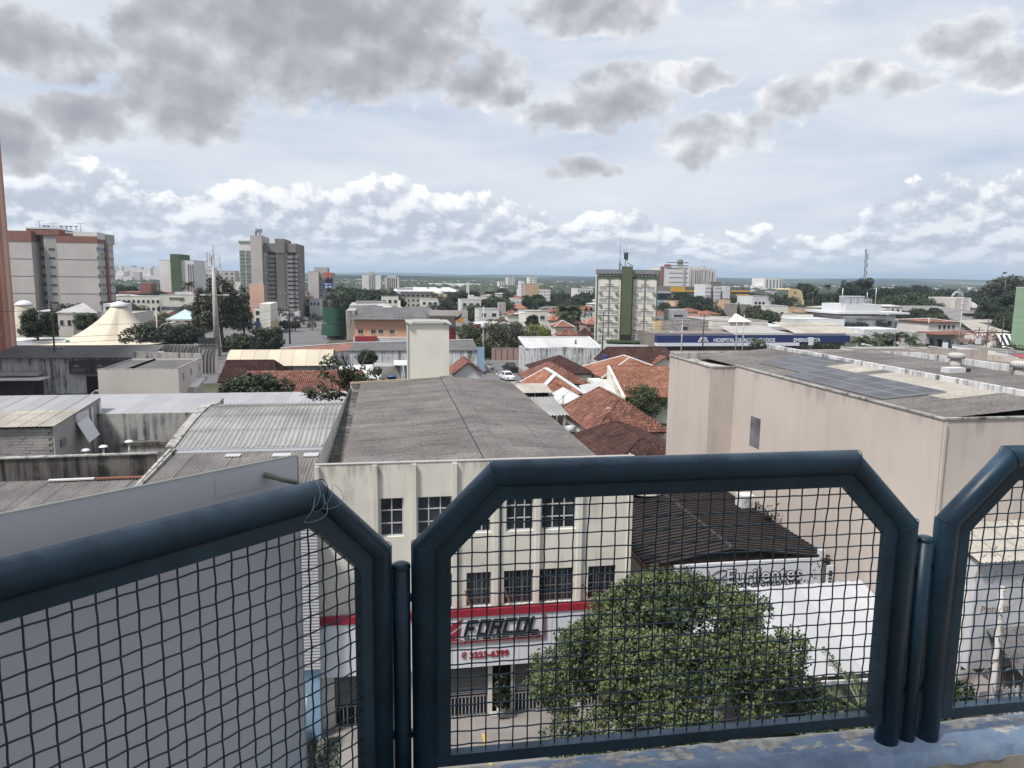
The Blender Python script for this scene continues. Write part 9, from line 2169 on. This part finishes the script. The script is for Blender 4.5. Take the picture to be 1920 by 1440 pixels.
 for i, (u, v, Y, w, k, m)in enumerate(((1278, 548, 400, 24, 'wide', 'leaf_dark'), (1312, 553, 400, 12, 'round', 'leaf_dark'), (1246, 565, 330, 14, 'round', 'leaf_mid'), (1300, 567, 300, 22, 'wide', 'leaf_dark'), (1330, 568, 310, 20, 'round_b', 'leaf_dark'), (1360, 576, 280, 22, 'round', 'leaf_mid'), (1350, 582, 262, 14, 'round_b', 'leaf_dark'), (1265, 572, 300, 12, 'round_b', 'leaf_mid'))):
  T(('wide dark tree left below the yellow band', 'small round dark tree below the yellow band', 'mid green tree touching the right side of the hotel', 'wide dark tree behind the white stair hood', 'bushy dark tree below the white core tower, left one', 'mid green tree below the white core tower', 'bushy dark tree right of the orange roofs', 'mid green bushy tree near the white stair hood')[i], u, v, Y, w, k, m, 'tree', 'dark trees right of the hotel')
 T('round dark tree right of the white core tower', 1385, 555, 360, 16, 'round', 'leaf_dark');T('slim dark conical tree between small grey houses', 1386, 566, 245, 6, 'cone', 'leaf_dark', 'conifer', squash=2.0)
 T('round olive tree below the house with round openings', 1415, 571, 250, 15, 'dome', 'leaf_olive');T('low hedge like dark trees behind the cream block', 1436, 581, 225, 24, 'wide', 'leaf_mid');T('bushy tree in front of the yellow vaulted house', 1485, 553, 330, 16, 'airy', 'leaf_dark');T('dark bushy tree left of the yellow vaulted house', 1467, 553, 350, 14, 'round_b', 'leaf_dark');T('loose tree above the taupe tower house', 1497, 568, 290, 12, 'airy', 'leaf_mid')
 # park trees
 T('great dark domed tree behind the white hospital block', 1611, 519.5, 420, 31, 'dome', 'leaf_dark', squash=1.05);T('broad dark tree behind the yellow vaulted house', 1508, 531, 440, 22, 'wide', 'leaf_dark');T('dark tree left of the great domed tree', 1568, 545, 400, 16, 'round_b', 'leaf_dark')
 for i, (u, v, Y, w, k, m)in enumerate(((1548, 548, 380, 16, 'round', 'leaf_dark'), (1655, 539, 430, 18, 'wide', 'leaf_dark'), (1690, 537, 470, 22, 'wide', 'leaf_dark'), (1725, 535, 480, 26, 'wide', 'leaf_far'), (1712, 549, 400, 28, 'wide', 'leaf_mid'), (1750, 549, 400, 26, 'wide', 'leaf_mid'), (1672, 553, 390, 24, 'wide', 'leaf_mid'), (1775, 540, 470, 20, 'round', 'leaf_far'), (1738, 559, 370, 24, 'wide', 'leaf_mid'), (1690, 565, 360, 24, 'wide', 'leaf_dark'), (1770, 560, 380, 18, 'round_b', 'leaf_dark'), (1832, 545, 500, 22, 'wide', 'leaf_far'), (1655, 562, 370, 18, 'round_b', 'leaf_mid'), (1860, 543, 480, 18, 'wide', 'leaf_dark'))):
  T(('dark spreading', 'mid green spreading', 'dull green spreading', 'round dark')[0 if m=='leaf_dark' and k=='wide' else 1 if m=='leaf_mid' else 2 if m=='leaf_far' else 3]+' park tree, '+('left of the great domed tree' if u<1600 else 'just right of the great domed tree' if u<1680 else '')+('in the middle of the park belt' if 1680<=u<1760 else '')+('behind the ferris wheel' if u>=1760 else '')+(', tallest' if v<541 else ', nearest the white block' if u==1672 else ', lower in front' if v>552 else ''), u, v, Y, w, k, m, 'park_tree', 'trees of the park')
 T('big feathery tree on the skyline at the right edge', 1895, 517, 420, 36, 'wide', 'leaf_olive', squash=1.1);T('big dark round tree in front of the pale hall at the right', 1876, 545, 300, 33, 'dome', 'leaf_dark', squash=1.05);T('yellow green leafy tree beside the pale green tower', 1888, 582, 205, 20, 'round', 'leaf_mid', squash=1.3)
 T('leafy tree right of the white hospital block', 1722, 578, 300, 22, 'wide', 'leaf_mid');T('dark low tree behind the eaves of the white hospital block', 1698, 585, 290, 16, 'wide', 'leaf_dark')
 T('round tree in front of the orange slope left of the beige warehouse', 1208, 716, 88, 42, 'fine', 'leaf_mid', squash=.85)
 for u, v, Y, w, lab in((1422, 636, 150, 16, 'palm like shrub before the letters of ACIDENTADOS'), (1530, 636, 150, 20, 'loose green tree before the word EMERGÊNCIA'), (1556, 640, 150, 18, 'loose green tree right of the word EMERGÊNCIA'), (1510, 645, 146, 12, 'small bush under the sign box on its post'), (1815, 640, 145, 14, 'olive tree behind the blue shop at the right'), (1870, 645, 140, 18, 'brownish bush under the striped awning'), (1900, 640, 140, 22, 'brownish bush below the pale green tower')):T(lab, u, v, Y, w, 'airy', 'leaf_olive' if u>1600 else 'leaf_dark')
 # palms
 P_=lambda u, v, Y:PY(u, v, Y)
 for i, (u, v, nm)in enumerate(((1612, 634, 'far left'), (1632, 636, 'second from left'), (1652, 629, 'third from left, tallest trunk'), (1678, 628, 'fourth from left'), (1707, 630, 'fifth from left, alone at the right'), (1666, 640, 'low one in the middle'), (1720, 643, 'low one furthest right'))):
  q=P_(u, v, 138+i%3);palm('palm_tree', 'palm of the row behind the warehouse parapet, '+nm, q[0], 138+i%3, q[2]-.3, 2.5, 15, i, 'row of palms behind the warehouse', .2, True)
 q=P_(1068, 572, 225);palm('date_palm', 'thick bushy date palm left of the hotel', q[0], 225, q[2]-2.4, 5.6, 60, 3, None, .6)
 q=P_(352, 535, 330);palm('palm_tree', 'dark palm against the white base of the striped tower', q[0], 330, q[2]+.2, 3.8, 16, 5)
 for i, (u, v, Y, lab)in enumerate(((622, 544, 330, 'palm left of the two above the green curved front'), (638, 551, 320, 'palm right of the two above the green curved front'), (1449, 556, 330, 'palm before the house with round openings'), (1552, 538, 400, 'tall palm against the far hills left of the great domed tree'), (1525, 545, 370, 'palm right of the yellow vaulted house'), (1553, 572, 260, 'small palm standing before the pale sheet roof'), (1421, 640, 151, 'low palm before the navy hospital sign'))):
  q=P_(u, v, Y);palm('palm_tree', lab, q[0], Y, q[2]+.2, 3.2 if Y>200 else 2.2, 17, i, None, .25)
  # a bird over the park
 q=PY(1884, 511, 380);b=thing('flag', 'tiny dark flag on a thin pole above the park trees at the right', 'flag', (q[0], 380, 0));MB().tube([(q[0]+1.2, 380, 0), (q[0]+1.2, 380, q[2]+.6)], .08, 5).build('pole', 'grey_metal', b)
 m=MB();m.quad((q[0]+1.1, 380, q[2]+.6), (q[0]-1.2, 380.3, q[2]-.1), (q[0]-1.1, 380.3, q[2]-.9), (q[0]+1.1, 380, q[2]-.5));m.build('cloth', 'dark_metal', b)
 # ------------------------------------------------------------------ fillers: roofs and greenery that nobody could tell apart
def taken():
 """footprints of what stands already, so that fillers stay clear of it"""
 out=[]
 for o in bpy.data.objects:
  if o.parent is None and o.type=='EMPTY' and len(o.children):
   xs=[];ys=[]
   for c in o.children:
    if c.type!='MESH':continue
    b=np.array([c.matrix_basis@Vector(k)for k in c.bound_box]);L=o.location
    xs+=[b[:, 0].min()+L.x, b[:, 0].max()+L.x];ys+=[b[:, 1].min()+L.y, b[:, 1].max()+L.y]
   if xs and max(xs)-min(xs)<90 and max(ys)-min(ys)<90:out.append((min(xs), max(xs), min(ys), max(ys)))
 return out
def fillers():
 r=random.Random(77);boxes=taken()
 def clear(x0, x1, y0, y1, pad=1.0):return not any(x0<b+pad and x1>a-pad and y0<d+pad and y1>c-pad for a, b, c, d in boxes)
 roads=[(-52, -16, 166, 420), (-90, 150, 124, 172)]
 def off_road(x0, x1, y0, y1):
  uu=960+1400*math.tan(math.atan2((x0+x1)/2, (y0+y1)/2)-YAW)
  if 560<uu<810 and y0<340 or 1115<uu<1240 and y0<190:return False
  return not any(x0<b and x1>a and y0<d and y1>c for a, b, c, d in roads)
 protos=[]
 specs=[('cream_plain', 'tile_old', 9, 8, 3.2, 5.0), ('white_render', 'tile_orange', 8, 9, 3.2, 5.0), ('pale_render', 'roof_slate', 12, 9, 3.6, 4.6), ('white_render', 'roof_cream', 11, 12, 4.4, 5.2), ('grey_render', 'tile_dark', 10, 8, 3.2, 5.0), ('cream_plain', 'roof_white', 12, 10, 5.6, 6.2), ('pink_brick', 'tile_red', 9, 9, 3.2, 5.0)]
 words=['low cream house with an old tiled roof in the crowded middle distance', 'low white house with an orange tiled roof in the crowded middle distance', 'low pale house with a slate grey roof in the crowded middle distance', 'low white house with a cream sheet roof in the crowded middle distance', 'low grey house with a dark tiled roof in the crowded middle distance', 'two storey cream house with a white roof in the crowded middle distance', 'low brick house with a red tiled roof in the crowded middle distance']
 for(wm, rm, w, d, ze, zr), wd in zip(specs, words):
  wb=MB().box(-w/2+.3, w/2-.3, -d/2+.3, d/2-.3, 0, ze, skip='b').mesh('wall', wm)
  fs, ls=hip_faces(-w/2, w/2, -d/2, d/2, ze-.05, zr, 'x', .6, .6)
  rb=MB()
  for f in fs:rb.slab(f, .12)
  rb.box(-w/2+.2, w/2-.2, -d/2+.2, d/2-.2, ze-.3, ze-.06)
  g=MB()
  for x in np.arange(-w/2+1.8, w/2-1, 2.6):g.box(x-.5, x+.5, -d/2+.22, -d/2+.28, ze-2.2, ze-1.0)
  wins=MB().box(-.5, .5, -.06, 0, 0, 1.2).mesh('window', 'glass_dark')
  protos.append((wb, rb.mesh('roof', rm), wins, w, d, ze, wd))
 n=0;tries=0
 while n<135 and tries<4000:
  tries+=1
  u=r.uniform(-60, 1960);Y=215+400*r.random()**1.3;x=float(PY(u, 560, Y)[0]);k=r.randrange(len(protos));wb, rm, wm, w, d, ze, wd=protos[k]
  if not clear(x-w/2, x+w/2, Y-d/2, Y+d/2, .6)or not off_road(x-w/2, x+w/2, Y-d/2, Y+d/2):continue
  boxes.append((x-w/2, x+w/2, Y-d/2, Y+d/2));s=r.uniform(.85, 1.2)
  t=thing('small_house', wd, 'house', (x, Y, 0), 'small houses of kind %s'%'abcdefg'[k])
  t['group']='houses like it: '+wd.replace(' in the crowded middle distance', '')
  for nm, me in(('wall', wb), ('roof', rm)):
   o=bpy.data.objects.new(nm, me);COL.objects.link(o);o.parent=t
  if Y<330:
   for xx in np.arange(-w/2+1.8, w/2-1, 2.6):o=bpy.data.objects.new('window', wm);COL.objects.link(o);o.parent=t;o.location=(xx, -d/2+.28, ze-2.3)
  t.scale=(s, s, s*r.uniform(.85, 1.05));n+=1
 n=0;tries=0;kinds=[('round', 'leaf_dark'), ('round_b', 'leaf_mid'), ('wide', 'leaf_dark'), ('airy', 'leaf_olive'), ('round', 'leaf_far')]
 words=['dark round tree among the roofs of the middle distance', 'mid green bushy tree among the roofs of the middle distance', 'wide dark tree among the roofs of the middle distance', 'thin olive tree among the roofs of the middle distance', 'dull green round tree among the roofs of the middle distance']
 while n<295 and tries<9000:
  tries+=1
  u=r.uniform(-60, 1960);Y=225+430*r.random()**1.1;x=float(PY(u, 560, Y)[0]);rad=r.uniform(2.4, 5.0)
  if not clear(x-rad, x+rad, Y-rad, Y+rad, -.8)or not off_road(x-rad, x+rad, Y-rad, Y+rad):continue
  k=r.randrange(5);kd, mt=kinds[k];h=min(rad*r.uniform(1.5, 2.2), 9.5)
  tree('small_tree', words[k], x, Y, h, rad, kd, mt, 'trees like it: '+words[k].replace(' of the middle distance', ''));boxes.append((x-rad*.5, x+rad*.5, Y-rad*.5, Y+rad*.5));n+=1
  # beyond that: woods and pale town blocks merge into one mass
 rr=np.random.default_rng(3)
 ico=[(0, 0, 1)]+[(math.cos(a)*.85, math.sin(a)*.85, .45)for a in np.arange(6)*math.pi/3]+[(math.cos(a+.5), math.sin(a+.5), -.25)for a in np.arange(6)*math.pi/3]
 ico=np.array(ico);F=[(0, 1+i, 1+(i+1)%6)for i in range(6)]+[(1+i, 7+i, 1+(i+1)%6)for i in range(6)]+[(1+(i+1)%6, 7+i, 7+(i+1)%6)for i in range(6)]
 F=np.array(F)
 n=9000;Y=640+2600*rr.random(n)**1.25;U=rr.uniform(-150, 2050, n);tan=(U-960)/1400;ang=np.arctan(tan)+YAW;X=Y*np.tan(ang)
 dens=np.sin(X*.004+1)*np.sin(Y*.005+X*.002)+np.sin(X*.0013+Y*.0021)*.7;keep=(dens>-.55)|(rr.random(n)<.25)
 X, Y=X[keep], Y[keep];n=len(X);R=rr.uniform(4, 8.5, n)*(1+(Y-640)/2600);Hh=rr.uniform(4.5, 8.5, n)
 gz=np.zeros(n)
 V=(ico[None]*np.stack([R, R, Hh*.62], 1)[:, None, :]*rr.uniform(.8, 1.2, (n, 13, 1))+np.stack([X, Y, Hh*.5+gz], 1)[:, None, :]).reshape(-1, 3)
 FF=(F[None]+(np.arange(n)*13)[:, None, None]).reshape(-1, 3)
 me=bpy.data.meshes.new('distant_forest');me.vertices.add(len(V));me.vertices.foreach_set('co', V.astype(np.float32).ravel());me.loops.add(FF.size);me.loops.foreach_set('vertex_index', FF.astype(np.int32).ravel());me.polygons.add(len(FF));me.polygons.foreach_set('loop_start', np.arange(0, FF.size, 3, dtype=np.int32));me.update(calc_edges=True);me.materials.append(MAT['leaf_far'])
 kind(obj('distant_forest', me), 'stuff')
 m=MB();q=random.Random(4)
 for k in range(900):
  u=q.uniform(-60, 1980);y=660+1700*q.random()**1.1
  if 215<u<300 and q.random()<.0:continue
  x=float(PY(u, 530, y)[0]);w=q.uniform(4, 11);h=q.uniform(3, 7.5);m.box(x-w, x+w, y-5, y+5, 0, h, q.choice((0, 0, 1, 2, 3)), skip='b')
 for k in range(34):
  u=q.uniform(560, 1400);y=q.uniform(900, 2100);x=float(PY(u, 530, y)[0]);w=q.uniform(18, 46);m.box(x-w, x+w, y-14, y+14, 0, q.uniform(5, 8), q.choice((0, 0, 1)), skip='b')
 for k in range(150):
  u=q.uniform(205, 300);y=q.uniform(1150, 2350);x=float(PY(u, 520, y)[0]);g0=24*math.exp(-((y-2300)/650)**2)*.55;w=q.uniform(3.5, 9);h=g0+q.choice((q.uniform(5, 10), q.uniform(9, 24)));m.box(x-w, x+w, y-6, y+6, g0*.4, h, q.choice((0, 0, 1)), skip='b')
 kind(m.build('distant_town', ['tower_white', 'tower_grey', 'tile_red', 'roof_slate']), 'stuff')
trees();fillers()
# ------------------------------------------------------------------ the air between here and the hills
def haze():
 m=bpy.data.materials.new('haze_air');m.use_nodes=True;t=NT(m.node_tree);t.n.clear()
 out=t.n.new('ShaderNodeOutputMaterial');v=t.n.new('ShaderNodeVolumePrincipled');t.l.new(v.outputs[0], out.inputs['Volume'])
 v.inputs['Color'].default_value=(0.55, 0.70, 0.90, 1);v.inputs['Density'].default_value=0.00011;v.inputs['Anisotropy'].default_value=0.2
 MAT['haze_air']=m
 kind(MB().box(-14500, 14500, -400, 16500, -1.0, 150).build('haze', 'haze_air'), 'stuff')
haze()
